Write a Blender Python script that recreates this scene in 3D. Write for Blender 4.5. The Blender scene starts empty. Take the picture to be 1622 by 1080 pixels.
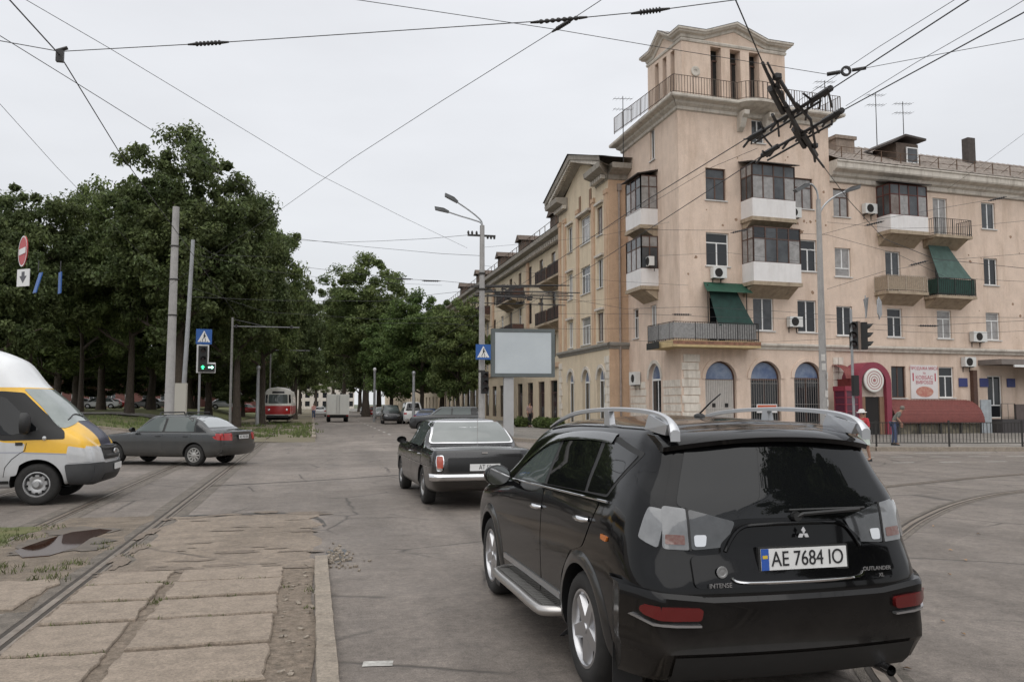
import bpy, bmesh, math, random
import numpy as np
from mathutils import Vector, Matrix
from mathutils.bvhtree import BVHTree
from mathutils.geometry import delaunay_2d_cdt
random.seed(7)
SC = bpy.context.scene
COL = SC.collection
R = math.radians
# ------------------------------------------------------------------ materials
MATS = {}
def mat(name, col, rough=0.7, metal=0.0, var=0.0, scale=4.0, bump=0.0, bscale=60.0, col2=None, coat=0.0, spec=0.5, emit=None, estr=0.0, island=0.0, stain=0.0, stcol=(0.1,0.09,0.08)):
    if name in MATS: return MATS[name]
    m = bpy.data.materials.new(name); m.use_nodes = True
    nt = m.node_tree; b = nt.nodes['Principled BSDF']
    b.inputs['Base Color'].default_value = (*col, 1); b.inputs['Roughness'].default_value = rough
    b.inputs['Metallic'].default_value = metal; b.inputs['Specular IOR Level'].default_value = spec
    if coat: b.inputs['Coat Weight'].default_value = coat; b.inputs['Coat Roughness'].default_value = 0.03
    if emit: b.inputs['Emission Color'].default_value = (*emit, 1); b.inputs['Emission Strength'].default_value = estr
    out = None
    def N(t, **k):
        n = nt.nodes.new(t)
        for a, v in k.items(): setattr(n, a, v)
        return n
    tc = N('ShaderNodeTexCoord')
    if var or col2 or stain:
        no = N('ShaderNodeTexNoise'); no.inputs['Scale'].default_value = scale; no.inputs['Detail'].default_value = 7; no.inputs['Roughness'].default_value = 0.62
        nt.links.new(tc.outputs['Object'], no.inputs['Vector'])
        rp = N('ShaderNodeValToRGB'); rp.color_ramp.elements[0].position = 0.3; rp.color_ramp.elements[1].position = 0.7
        c2 = col2 if col2 else tuple(c*(1+var) for c in col)
        c1 = col if col2 else tuple(c*(1-var) for c in col)
        rp.color_ramp.elements[0].color = (*c1, 1); rp.color_ramp.elements[1].color = (*c2, 1)
        nt.links.new(no.outputs['Fac'], rp.inputs['Fac']); out = rp.outputs['Color']
        if stain:
            n2 = N('ShaderNodeTexNoise'); n2.inputs['Scale'].default_value = scale*0.35; n2.inputs['Detail'].default_value = 9; n2.inputs['Roughness'].default_value = 0.75
            mp = N('ShaderNodeMapping'); mp.inputs['Scale'].default_value = (2.6, 2.6, 0.45); mp.inputs['Location'].default_value = (3.1, 7.7, 1.3)
            nt.links.new(tc.outputs['Object'], mp.inputs['Vector']); nt.links.new(mp.outputs['Vector'], n2.inputs['Vector'])
            r2 = N('ShaderNodeValToRGB'); r2.color_ramp.elements[0].position = 0.48; r2.color_ramp.elements[1].position = 0.70
            r2.color_ramp.elements[1].color = (stain, stain, stain, 1)
            nt.links.new(n2.outputs['Fac'], r2.inputs['Fac'])
            mx = N('ShaderNodeMixRGB'); mx.inputs['Color2'].default_value = (*stcol, 1)
            nt.links.new(r2.outputs['Color'], mx.inputs['Fac']); nt.links.new(out, mx.inputs['Color1']); out = mx.outputs['Color']
    if island:
        g = N('ShaderNodeNewGeometry'); hs = N('ShaderNodeHueSaturation')
        mr = N('ShaderNodeMapRange'); mr.inputs['To Min'].default_value = 1-island; mr.inputs['To Max'].default_value = 1+island
        nt.links.new(g.outputs['Random Per Island'], mr.inputs['Value']); nt.links.new(mr.outputs['Result'], hs.inputs['Value'])
        if out: nt.links.new(out, hs.inputs['Color'])
        else: hs.inputs['Color'].default_value = (*col, 1)
        out = hs.outputs['Color']
    if out: nt.links.new(out, b.inputs['Base Color'])
    if bump and b.inputs['Base Color'].links:
        sk = N('ShaderNodeTexNoise'); sk.inputs['Scale'].default_value = bscale*.8; sk.inputs['Detail'].default_value = 3; sk.inputs['Roughness'].default_value = .8
        nt.links.new(tc.outputs['Object'], sk.inputs['Vector']); m3 = N('ShaderNodeMapRange'); m3.inputs['From Min'].default_value = .3; m3.inputs['From Max'].default_value = .7; m3.inputs['To Min'].default_value = .68 if bscale > 45 else .86; m3.inputs['To Max'].default_value = 1.3 if bscale > 45 else 1.13
        nt.links.new(sk.outputs['Fac'], m3.inputs['Value']); mm = N('ShaderNodeMixRGB'); mm.blend_type = 'MULTIPLY'; mm.inputs['Fac'].default_value = 1; nt.links.new(out, mm.inputs['Color1']); nt.links.new(m3.outputs['Result'], mm.inputs['Color2']); nt.links.new(mm.outputs['Color'], b.inputs['Base Color'])
    if bump:
        nb = N('ShaderNodeTexNoise'); nb.inputs['Scale'].default_value = bscale; nb.inputs['Detail'].default_value = 5
        nt.links.new(tc.outputs['Object'], nb.inputs['Vector'])
        bp = N('ShaderNodeBump'); bp.inputs['Strength'].default_value = bump; bp.inputs['Distance'].default_value = 0.02
        nt.links.new(nb.outputs['Fac'], bp.inputs['Height']); nt.links.new(bp.outputs['Normal'], b.inputs['Normal'])
    MATS[name] = m
    return m
# ------------------------------------------------------------------ mesh builder
class MB:
    def __init__(s, M=None): s.v = []; s.f = []; s.mi = []; s.M = M if M is not None else Matrix.Identity(4); s.cur = 0
    def add(s, vs, fs, M=None):
        T = s.M @ M if M is not None else s.M
        o = len(s.v); s.v += [T @ Vector(v) for v in vs]
        fl = T.to_3x3().determinant() < 0
        for f in fs:
            f = [o+i for i in f]; s.f.append(f[::-1] if fl else f); s.mi.append(s.cur)
        return s
    def box(s, x0, x1, y0, y1, z0, z1, M=None):
        v = [(x0,y0,z0),(x1,y0,z0),(x1,y1,z0),(x0,y1,z0),(x0,y0,z1),(x1,y0,z1),(x1,y1,z1),(x0,y1,z1)]
        return s.add(v, [(3,2,1,0),(4,5,6,7),(0,1,5,4),(1,2,6,5),(2,3,7,6),(3,0,4,7)], M)
    def cbox(s, c, sz, M=None): return s.box(c[0]-sz[0]/2,c[0]+sz[0]/2,c[1]-sz[1]/2,c[1]+sz[1]/2,c[2]-sz[2]/2,c[2]+sz[2]/2, M)
    def tube(s, path, r, n=8, cap=True, M=None):
        P = [Vector(p) for p in path]; k = len(P); rr = r if isinstance(r, (list, tuple)) else [r]*k
        vs = []; fs = []; up = None
        for i, p in enumerate(P):
            t = (P[min(i+1,k-1)]-P[max(i-1,0)]).normalized()
            if up is None: up = Vector((0,0,1)) if abs(t.z) < 0.9 else Vector((1,0,0))
            a = t.cross(up).normalized(); b = a.cross(t).normalized(); up = b
            for j in range(n):
                an = 2*math.pi*j/n; vs.append(p + (a*math.cos(an)+b*math.sin(an))*rr[i])
        for i in range(k-1):
            for j in range(n): fs.append((i*n+j, i*n+(j+1)%n, (i+1)*n+(j+1)%n, (i+1)*n+j))
        if cap: fs.append(tuple(range(n-1,-1,-1))); fs.append(tuple((k-1)*n+j for j in range(n)))
        return s.add(vs, fs, M)
    def prism(s, poly, h0, h1, M=None):           # poly in xy, extruded along z
        n = len(poly); vs = [(p[0],p[1],h0) for p in poly]+[(p[0],p[1],h1) for p in poly]
        fs = [tuple(range(n-1,-1,-1)), tuple(range(n,2*n))]+[(i,(i+1)%n,n+(i+1)%n,n+i) for i in range(n)]
        return s.add(vs, fs, M)
    def lathe(s, prof, n=24, M=None, cap=False):   # prof (r,z) about z
        vs = []; fs = []; k = len(prof)
        for r, z in prof:
            for j in range(n):
                a = 2*math.pi*j/n; vs.append((r*math.cos(a), r*math.sin(a), z))
        for i in range(k-1):
            for j in range(n): fs.append((i*n+j, i*n+(j+1)%n, (i+1)*n+(j+1)%n, (i+1)*n+j))
        if cap: fs.append(tuple(range(n-1,-1,-1))); fs.append(tuple((k-1)*n+j for j in range(n)))
        return s.add(vs, fs, M)
    def grid(s, P, M=None):                        # P[i][j] points
        a = len(P); b = len(P[0]); vs = [p for r_ in P for p in r_]
        return s.add(vs, [(i*b+j, i*b+j+1, (i+1)*b+j+1, (i+1)*b+j) for i in range(a-1) for j in range(b-1)], M)
    def face(s, pts, M=None): return s.add(pts, [tuple(range(len(pts)))], M)
    def mesh(s, name, mats, smooth=None):
        me = bpy.data.meshes.new(name); me.from_pydata([tuple(v) for v in s.v], [], s.f)
        for m in (mats if isinstance(mats, (list, tuple)) else [mats]): me.materials.append(m)
        if any(s.mi): me.polygons.foreach_set('material_index', s.mi)
        me.update()
        if smooth is not None:
            me.shade_smooth()
            if smooth < 170: me.set_sharp_from_angle(angle=R(smooth))
        return me
    def build(s, name, mats, parent=None, smooth=None):
        return link(name, s.mesh(name, mats, smooth), parent)
def _each(self, name, mats, parent=None, smooth=None):
    p = list(range(len(self.v)))
    def find(i):
        while p[i] != i: p[i] = p[p[i]]; i = p[i]
        return i
    for f in self.f:
        a = find(f[0])
        for i in f[1:]: p[find(i)] = a
    # pieces that touch belong together
    key = {}
    for i, v in enumerate(self.v):
        k = (round(v.x,3),round(v.y,3),round(v.z,3))
        if k in key: p[find(i)] = find(key[k])
        else: key[k] = i
    grp = {}
    for f, m in zip(self.f, self.mi): grp.setdefault(find(f[0]), []).append((f, m))
    out = []
    for fs in grp.values():
        b = MB(); mp = {}
        for f, m in fs:
            for i in f:
                if i not in mp: mp[i] = len(b.v); b.v.append(self.v[i])
            b.f.append([mp[i] for i in f]); b.mi.append(m)
        out.append(b.build(name, mats, parent, smooth))
    return out
MB.build_each = _each
def link(name, me, parent=None):
    o = bpy.data.objects.new(name, me); COL.objects.link(o)
    if parent is not None: o.parent = parent
    return o
def tag(o, label=None, cat=None, group=None, kind=None):
    if label: o['label'] = label
    if cat: o['category'] = cat
    if group: o['group'] = group
    if kind: o['kind'] = kind
    return o
def thing(name, label, cat, loc=(0,0,0), rz=0.0, group=None):
    o = bpy.data.objects.new(name, None); COL.objects.link(o); o.empty_display_size = 0.2
    o.location = loc; o.rotation_euler = (0,0,rz)
    return tag(o, label, cat, group)
def struct(name, mb, m, smooth=None): return tag(mb.build(name, m, None, smooth), kind='structure')
def dup(root, loc=None, rz=None, label=None, group=None):
    r = root.copy(); COL.objects.link(r)
    if loc is not None: r.location = loc
    if rz is not None: r.rotation_euler = (0,0,rz)
    if label: r['label'] = label
    if group: r['group'] = group
    for ch in list(root.children):
        c = ch.copy(); COL.objects.link(c); c.parent = r
        for g in list(ch.children):
            d = g.copy(); COL.objects.link(d); d.parent = c
    return r
def text_mesh(txt, size, ext=0.002, align='CENTER'):
    cu = bpy.data.curves.new('lettering', 'FONT'); cu.body = txt; cu.size = size; cu.extrude = ext
    cu.align_x = align; cu.align_y = 'CENTER'
    o = bpy.data.objects.new('lettering', cu); COL.objects.link(o)
    bpy.context.view_layer.update()
    me = bpy.data.meshes.new_from_object(o.evaluated_get(bpy.context.evaluated_depsgraph_get()))
    bpy.data.objects.remove(o); bpy.data.curves.remove(cu)
    return me
def add_text(txt, size, M, m, parent, name='lettering', ext=0.002, bold=0):
    me = text_mesh(txt, size, ext); me.transform(M); me.materials.clear(); me.materials.append(m); me.name = name
    return link(name, me, parent)
def XY(px, py, d): pass
# ------------------------------------------------------------------ camera
F_PX, CAM_H, HOR, VPX = 1340.0, 1.75, 640.0, 495.0
PITCH = math.atan((HOR-540)/F_PX); YAW = math.atan((811-VPX)/math.hypot(F_PX, HOR-540))
cd = bpy.data.cameras.new('camera'); cam = bpy.data.objects.new('camera', cd); COL.objects.link(cam)
cd.sensor_width = 36; cd.lens = 36*F_PX/1622; cd.clip_end = 6000; cd.clip_start = 0.1
cam.location = (0,0,CAM_H); cam.rotation_euler = (math.pi/2+PITCH, 0, -YAW); SC.camera = cam
# survey helpers: turn a measured direction of the photo into a place in the street
def _ray(px, py):
    r = (px-811)/F_PX; u = -(py-540)/F_PX
    fw = math.cos(PITCH)-u*math.sin(PITCH); up = math.sin(PITCH)+u*math.cos(PITCH)
    return (fw*math.sin(YAW)+r*math.cos(YAW), fw*math.cos(YAW)-r*math.sin(YAW), up)
def on_z(px, py, z=0.0):
    d = _ray(px, py); t = (z-CAM_H)/d[2]; return Vector((d[0]*t, d[1]*t, z))
def at_depth(px, py, dep):
    d = _ray(px, py); t = dep/(d[0]*math.sin(YAW)+d[1]*math.cos(YAW)); return Vector((d[0]*t, d[1]*t, CAM_H+d[2]*t))
def spot(px, dep):
    p = at_depth(px, HOR, dep); return (p.x, p.y)
# ------------------------------------------------------------------ world: bright overcast sky
w = bpy.data.worlds.new('World'); SC.world = w; w.use_nodes = True
nt = w.node_tree; bg = nt.nodes['Background']
sky = nt.nodes.new('ShaderNodeTexSky'); sky.sky_type = 'NISHITA'; sky.sun_disc = False
SUN_E, SUN_A = R(55), R(200)
sky.sun_elevation = SUN_E; sky.sun_rotation = SUN_A
tc = nt.nodes.new('ShaderNodeTexCoord'); sp = nt.nodes.new('ShaderNodeSeparateXYZ'); nt.links.new(tc.outputs['Generated'], sp.inputs[0])
ra = nt.nodes.new('ShaderNodeValToRGB'); ra.color_ramp.interpolation = 'EASE'
for e_, (p_, c_) in zip([ra.color_ramp.elements[0], ra.color_ramp.elements[1], ra.color_ramp.elements.new(0.5), ra.color_ramp.elements.new(0.62)],
        [(0.0,(.14,.13,.12)), (1.0,(2.9,2.9,2.95)), (0.5,(.53,.54,.555)), (0.74,(.60,.61,.635))]):
    e_.position = p_; e_.color = (*c_, 1)
ma = nt.nodes.new('ShaderNodeMath'); ma.operation = 'MULTIPLY_ADD'; ma.inputs[1].default_value = .5; ma.inputs[2].default_value = .5
nt.links.new(sp.outputs['Z'], ma.inputs[0]); nt.links.new(ma.outputs[0], ra.inputs['Fac'])
mp = nt.nodes.new('ShaderNodeMapping'); mp.inputs['Scale'].default_value = (1.5,1.5,5)
cn = nt.nodes.new('ShaderNodeTexNoise'); cn.inputs['Scale'].default_value = 1.6; cn.inputs['Detail'].default_value = 5
nt.links.new(tc.outputs['Generated'], mp.inputs[0]); nt.links.new(mp.outputs[0], cn.inputs['Vector'])
cr = nt.nodes.new('ShaderNodeMapRange'); cr.inputs['From Min'].default_value=.3; cr.inputs['From Max'].default_value=.7; cr.inputs['To Min'].default_value = .92; cr.inputs['To Max'].default_value = 1.05
nt.links.new(cn.outputs['Fac'], cr.inputs['Value'])
mu = nt.nodes.new('ShaderNodeMixRGB'); mu.blend_type = 'MULTIPLY'; mu.inputs['Fac'].default_value = 1
nt.links.new(ra.outputs['Color'], mu.inputs['Color1']); nt.links.new(cr.outputs['Result'], mu.inputs['Color2'])
sk = nt.nodes.new('ShaderNodeMixRGB'); sk.blend_type = 'MULTIPLY'; sk.inputs['Fac'].default_value = 1; sk.inputs['Color2'].default_value = (.1,.1,.1,1)
nt.links.new(sky.outputs['Color'], sk.inputs['Color1'])
mx = nt.nodes.new('ShaderNodeMixRGB'); mx.inputs['Fac'].default_value = 0.95
nt.links.new(sk.outputs['Color'], mx.inputs['Color1']); nt.links.new(mu.outputs['Color'], mx.inputs['Color2'])
nt.links.new(mx.outputs['Color'], bg.inputs['Color']); bg.inputs['Strength'].default_value = 1.0
ld = bpy.data.lights.new('sun', 'SUN'); ld.energy = 1.0; ld.angle = R(85); ld.color = (1,.97,.93)
lo = bpy.data.objects.new('sun', ld); COL.objects.link(lo)
# sun in the south-west, high behind thin cloud
sd = Vector((math.sin(SUN_A)*math.cos(SUN_E), math.cos(SUN_A)*math.cos(SUN_E), math.sin(SUN_E)))
lo.rotation_euler = sd.to_track_quat('Z','Y').to_euler()
SC.view_settings.view_transform = 'Standard'; SC.view_settings.look = 'None'; SC.view_settings.exposure = 0.55; SC.view_settings.gamma = 1
SC.cycles.use_denoising = True
SC.cycles.max_bounces = 5; SC.cycles.diffuse_bounces = 3; SC.cycles.glossy_bounces = 3; SC.cycles.transmission_bounces = 3; SC.cycles.transparent_max_bounces = 6
SC.cycles.use_adaptive_sampling = True; SC.cycles.adaptive_threshold = 0.02
# ================================================================== GROUND
def smooth(a, b, x):
    t = min(1, max(0, (x-a)/(b-a))); return t*t*(3-2*t)
def hz(X, Y):
    k = smooth(-6.5, -14, X); return k*(0.6*smooth(36, 50, Y) + 0.55*smooth(50, 78, Y))
def road_material(name, base, crack=1.0, tint=(1,1,1)):
    m = bpy.data.materials.new(name); m.use_nodes = True; nt = m.node_tree; b = nt.nodes['Principled BSDF']; L = nt.links.new
    def N(t): return nt.nodes.new(t)
    tc = N('ShaderNodeTexCoord')
    def noise(s, d=6, r=.6, v=None):
        n = N('ShaderNodeTexNoise'); n.inputs['Scale'].default_value = s; n.inputs['Detail'].default_value = d; n.inputs['Roughness'].default_value = r
        L(v or tc.outputs['Object'], n.inputs['Vector']); return n.outputs['Fac']
    def ramp(f, p0, c0, p1, c1):
        r = N('ShaderNodeValToRGB'); e = r.color_ramp.elements; e[0].position = p0; e[1].position = p1
        e[0].color = (*c0,1) if hasattr(c0,'__len__') else (c0,c0,c0,1); e[1].color = (*c1,1) if hasattr(c1,'__len__') else (c1,c1,c1,1)
        L(f, r.inputs['Fac']); return r.outputs['Color']
    def mix(mode, f, a, c):
        x = N('ShaderNodeMixRGB'); x.blend_type = mode
        for inp, val in (('Fac', f), ('Color1', a), ('Color2', c)):
            if isinstance(val, (int, float)): x.inputs[inp].default_value = val if inp == 'Fac' else (val,val,val,1)
            elif isinstance(val, tuple): x.inputs[inp].default_value = (*val, 1)
            else: L(val, x.inputs[inp])
        return x.outputs['Color']
    c = ramp(noise(.35, 8, .65), .3, tuple(base[i]*.80 for i in range(3)), .72, tuple(base[i]*1.2 for i in range(3)))
    # streaks worn along the lanes
    mp = N('ShaderNodeMapping'); mp.inputs['Scale'].default_value = (1.3, .12, 1); L(tc.outputs['Object'], mp.inputs['Vector'])
    c = mix('MULTIPLY', .8, c, ramp(noise(1.0, 6, .6, mp.outputs['Vector']), .35, .78, .65, 1.12))
    c = mix('MULTIPLY', 1, c, ramp(noise(3.5, 8, .75), .3, .72, .7, 1.2))
    c = mix('MULTIPLY', 1, c, ramp(noise(16, 5, .75), .32, .72, .68, 1.25))
    c = mix('MULTIPLY', 1, c, ramp(noise(75, 4, .85), .3, .45, .7, 1.6))
    # repair patches
    vo = N('ShaderNodeTexVoronoi'); vo.inputs['Scale'].default_value = .16; L(tc.outputs['Object'], vo.inputs['Vector'])
    c = mix('MULTIPLY', .8, c, ramp(vo.outputs['Color'], .2, .78, .8, 1.1))
    # cracks
    wv = N('ShaderNodeMixRGB'); wv.inputs['Fac'].default_value = .12; wn = N('ShaderNodeTexNoise'); wn.inputs['Scale'].default_value = 1.5; wn.inputs['Detail'].default_value = 6
    L(tc.outputs['Object'], wn.inputs['Vector']); L(tc.outputs['Object'], wv.inputs['Color1']); L(wn.outputs['Color'], wv.inputs['Color2'])
    ve = N('ShaderNodeTexVoronoi'); ve.feature = 'DISTANCE_TO_EDGE'; ve.inputs['Scale'].default_value = .55; L(wv.outputs['Color'], ve.inputs['Vector'])
    ck = ramp(ve.outputs['Distance'], .0, 1, .018, 0)
    cm = mix('MULTIPLY', 1, ck, ramp(noise(.5, 4, .6), .44, 0, .56, crack))
    c = mix('MIX', cm, c, tuple(x*.30 for x in base))
    # oil and damp blotches
    c = mix('MULTIPLY', 1, c, ramp(noise(.9, 9, .75), .56, 1, .74, .62))
    L(c, b.inputs['Base Color']); b.inputs['Roughness'].default_value = .78
    rr = ramp(noise(.7, 6), .3, .86, .75, .62); L(rr, b.inputs['Roughness'])
    bp = N('ShaderNodeBump'); bp.inputs['Strength'].default_value = .45; bp.inputs['Distance'].default_value = .008
    L(noise(120, 4, .7), bp.inputs['Height'])
    b2 = N('ShaderNodeBump'); b2.inputs['Strength'].default_value = .5; b2.inputs['Distance'].default_value = .02; b2.invert = True
    L(cm, b2.inputs['Height']); L(bp.outputs['Normal'], b2.inputs['Normal']); L(b2.outputs['Normal'], b.inputs['Normal'])
    return m
M_ASPH = road_material('asphalt', (.182,.156,.135))
M_ASPH2 = road_material('asphalt_path', (.20,.185,.165))
M_CONC = mat('concrete', (.245,.20,.158), .9, var=.16, scale=7, bump=.5, bscale=55, stain=.5, stcol=(.14,.112,.088))
M_DIRT = road_material('dirt', (.225,.18,.138), 1.0)
M_KERB = mat('kerb_stone', (.25,.213,.172), .9, var=.2, scale=8, bump=.5, bscale=60, stain=.5, stcol=(.14,.12,.1))
M_GRASS = mat('grass_ground', (.05,.075,.018), .95, col2=(.12,.115,.04), scale=1.2, bump=.8, bscale=25, stain=.8, stcol=(.15,.12,.08))
M_STEEL = mat('rail_steel', (.24,.205,.17), .45, .6, var=.3, scale=6, stain=.6, stcol=(.13,.08,.05))
M_GROOVE = mat('rail_groove', (.045,.037,.03), .9, var=.4, scale=7)
M_WPAINT = mat('worn_paint', (.52,.51,.48), .8, col2=(.22,.21,.19), scale=14)
# far ground sheet
g = MB(); g.grid([[(x, y, -.06) for x in (-3000,-200,200,3000)] for y in (-3000,-100,600,3000)]); struct('ground', g, mat('far_ground', (.09,.10,.06), .95, var=.3, scale=.05))
# carriageway of the crossing and the street going away
g = MB()
xs = [-130,-100,-80,-60,-48,-40,-34,-28,-24,-20,-17,-14,-12,-10,-8,-6.5,-4,-2,0.2,3,6,9,12,18,26,40,60,90,130]
ys = [-25,-10,0,6,12,20,28,36,38,40,42,44,46,48,50,52]
g.grid([[(x, y, hz(x,y)) for x in xs] for y in ys])
g.grid([[(x, y, 0) for x in (-0.02,3,6,9.2)] for y in (52,80,120,200,320,500,800)])
struct('road', g, M_ASPH)
# park lawn with its bank, beyond the crossing
g = MB(); xs = [-320,-200,-140,-100,-75,-60,-50,-42,-36,-30,-26,-22,-19,-16.5,-14,-12,-10,-8.5,-7.2]; ys = [50.6,52,54,57,60,64,68,73,78,90,110,150,220,340,600]
g.grid([[(x, y, hz(x,y)+.05+.05*math.sin(x*1.3+y*.7)*math.sin(y*.45)) for x in xs] for y in ys]); struct('lawn', g, M_GRASS, 60)
g = MB(); g.grid([[(x, y, hz(x,y)+d) for x in xs[3:]] for y, d in ((50.3,-.05),(50.3,.13),(50.5,.14),(50.62,.05))]); struct('kerb_lawn', g, M_KERB)
# path inside the park
g = MB(); g.grid([[(x, y, hz(x,y)+.125) for x in xs[3:-2]] for y in (66,68,70)]); struct('path', g, M_ASPH2)
# tram bed: dirt with thin grass beyond the crossing
g = MB(); g.grid([[(x, y, .02+.02*math.sin(y*.9+x)) for x in (-7.3,-5.5,-4.5,-3.8,-3,-2.1,-1.2,-.5,.15)] for y in [40.5,42,44,47,50,55,60,70,85,100,140,200,340]])
bed = struct('track_bed', g, mat('track_dirt', (.15,.125,.09), .95, col2=(.13,.118,.065), scale=1.6, bump=.8, bscale=30, stain=.7, stcol=(.2,.17,.13)), 60)
g = MB(); g.box(-.02,.2,44,52,-.02,.12); g.box(.0,.18,52.05,340,-.02,.13); struct('kerb_tram_bed', g, M_KERB)
# pavement by the corner house
PV = [(8.75,320),(8.75,120),(8.8,60),(8.95,44),(9.3,40.2),(10.1,37.6),(11.4,35.4),(13.6,32.8),(16.8,30.2),(20.6,28.0),(26,26.6),(40,25.0),(90,20)]
g = MB(); poly = PV+[(90,60),(30,60),(30,320)]
g.prism(poly, -.05, .14); struct('pavement', g, M_ASPH2)
g = MB()
for a, b in zip(PV, PV[1:]):
    A = Vector((*a,0)); B = Vector((*b,0)); d = (B-A); n = max(1, int(d.length/1.5)); t = d.normalized(); nn = Vector((t.y,-t.x,0))
    if nn.dot(Vector((20,45,0))-A) > 0: nn = -nn
    for i in range(n):
        p = A+d*(i/n); q = A+d*((i+1)/n)-t*.012
        g.add([p-nn*.04, q-nn*.04, q+nn*.14, p+nn*.14, p-nn*.04+Vector((0,0,.16)), q-nn*.04+Vector((0,0,.16)), q+nn*.12+Vector((0,0,.15)), p+nn*.12+Vector((0,0,.15))], [(3,2,1,0),(4,5,6,7),(0,1,5,4),(1,2,6,5),(2,3,7,6),(3,0,4,7)])
struct('kerb_pavement', g, M_KERB)
# rails -------------------------------------------------------------
def rail(path, wid=.062, name='tram_rail', zo=.008, bw=.2):
    P = [Vector((p[0],p[1],0)) for p in path]
    def strip(o0, o1, z):
        rows = []
        for i, p in enumerate(P):
            t = (P[min(i+1,len(P)-1)]-P[max(i-1,0)]).normalized(); n = Vector((t.y,-t.x,0))
            rows.append([p+n*o0+Vector((0,0,z)), p+n*o1+Vector((0,0,z))])
        return rows
    r = MB(); a = strip(-wid/2, wid/2, zo); b_ = strip(-wid/2, wid/2, -.02)
    r.grid(a); r.grid([[a[i][0], b_[i][0]] for i in range(len(P))]); r.grid([[a[i][1], b_[i][1]] for i in range(len(P))])
    c = strip(wid/2+.045, wid/2+.075, zo); r.grid(c)
    o = struct(name, r, M_STEEL)
    q = MB(); q.grid(strip(wid/2+.002, wid/2+.043, .0045)); q.grid(strip(-wid/2-.045, -wid/2-.004, .0045)); struct('rail_groove', q, M_GROOVE)
    q = MB(); q.grid(strip(-wid/2-.05-bw, -wid/2-.05, .0042)); q.grid(strip(wid/2+.079, wid/2+.079+bw, .0042)); struct('rail_bedding', q, mat('bedding', (.10,.086,.072), .95, col2=(.18,.155,.13), scale=5, bump=.7, bscale=50, stain=.9, stcol=(.055,.05,.042)))
def spl(pts, n=8):
    out = []; P = [Vector((*p,0)) if len(p)==2 else Vector(p) for p in pts]
    for i in range(len(P)-1):
        a = P[max(i-1,0)]; b = P[i]; c = P[i+1]; d = P[min(i+2,len(P)-1)]
        for k in range(n):
            t = k/n; out.append(.5*((2*b)+(c-a)*t+(2*a-5*b+4*c-d)*t*t+(3*b-a-3*c+d)*t**3))
    return out+[P[-1]]
ST = [(-2.2,-6),(-2.2,10),(-2.2,40),(-2.2,120),(-2.2,400)]
rail(ST); rail([(x-1.6,y) for x,y in ST])
rail([(x-3.6,y) for x,y in ST]); rail([(x-5.2,y) for x,y in ST])
inner = [(2.2,-2.5),(2.75,2.0),(3.62,4.95),(5.6,7.95),(8.1,10.46),(9.55,11.73),(10.93,12.8),(12.49,13.79),(13.98,14.45),(18,15.9),(26,17.6),(45,20)]
rail(spl(inner), bw=.07)
IP = spl(inner); outer = []
for i, p in enumerate(IP):
    t = (IP[min(i+1,len(IP)-1)]-IP[max(i-1,0)]).normalized(); n = Vector((t.y,-t.x,0)); outer.append(p-n*(1.52 if i<24 else 1.52+.6*smooth(24,44,i)*1.0))
rail(outer, bw=.05)
# rails over the dirt bed stand a little proud
for x in (-2.2,-3.8):
    r = MB(); r.box(x-.034,x+.034,44,340,.0,.075); struct('tram_rail', r, M_STEEL)
# concrete slabs, near left ------------------------------------------
def rag(x0, x1, y0, y1, j=.03, n=6):
    pts = []
    for (a, b) in (((x0,y0),(x1,y0)),((x1,y0),(x1,y1)),((x1,y1),(x0,y1)),((x0,y1),(x0,y0))):
        for k in range(n):
            t = k/n; pts.append((a[0]+(b[0]-a[0])*t+random.uniform(-j,j), a[1]+(b[1]-a[1])*t+random.uniform(-j,j)))
    return pts
def slab(poly, z0, z1, cut=.02):
    s = MB(); c = Vector((sum(p[0] for p in poly)/len(poly), sum(p[1] for p in poly)/len(poly)))
    n = len(poly); inn = [(p[0]+(c.x-p[0])*cut, p[1]+(c.y-p[1])*cut) for p in poly]
    vs = [(p[0],p[1],z0) for p in poly]+[(p[0],p[1],z1-.012) for p in poly]+[(p[0],p[1],z1) for p in inn]
    s.add(vs, [(i,(i+1)%n,n+(i+1)%n,n+i) for i in range(n)]+[(n+i,n+(i+1)%n,2*n+(i+1)%n,2*n+i) for i in range(n)]+[])
    q = [Vector(p) for p in inn]; q_, _, f_, *_r = delaunay_2d_cdt(q, [(i,(i+1)%n) for i in range(n)], [], 1, 1e-6)
    s.add([(p.x,p.y,z1) for p in q_], [tuple(f) for f in f_]); return s
rows = [9.52,8.86,8.12,7.38,6.5,5.62,4.7,3.8,2.9,2.0]
lab_i = 0
for i in range(len(rows)-1):
    y1, y0 = rows[i], rows[i+1]+.085
    for (x0, x1) in ((-2.07,-1.37),(-1.27,-.27)):
        ti = random.uniform(-.006,.006)
        o = slab(rag(x0,x1,y0,y1,.016,7), -.02, .03+ti).build('paving_slab', M_CONC)
        o.location.z = random.uniform(-.006,.006)
        wd = 'narrow' if x0 < -2 else 'wide'
        od = ['first','second','third','fourth','fifth','sixth','seventh','eighth','ninth'][i]
        tag(o, f'{wd} worn concrete slab {"beside the tram rail" if x0<-2 else "nearer the broken kerb"}, {od} row from the dirt patch', 'paving slab', 'concrete slabs beside the tram rail')
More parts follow.
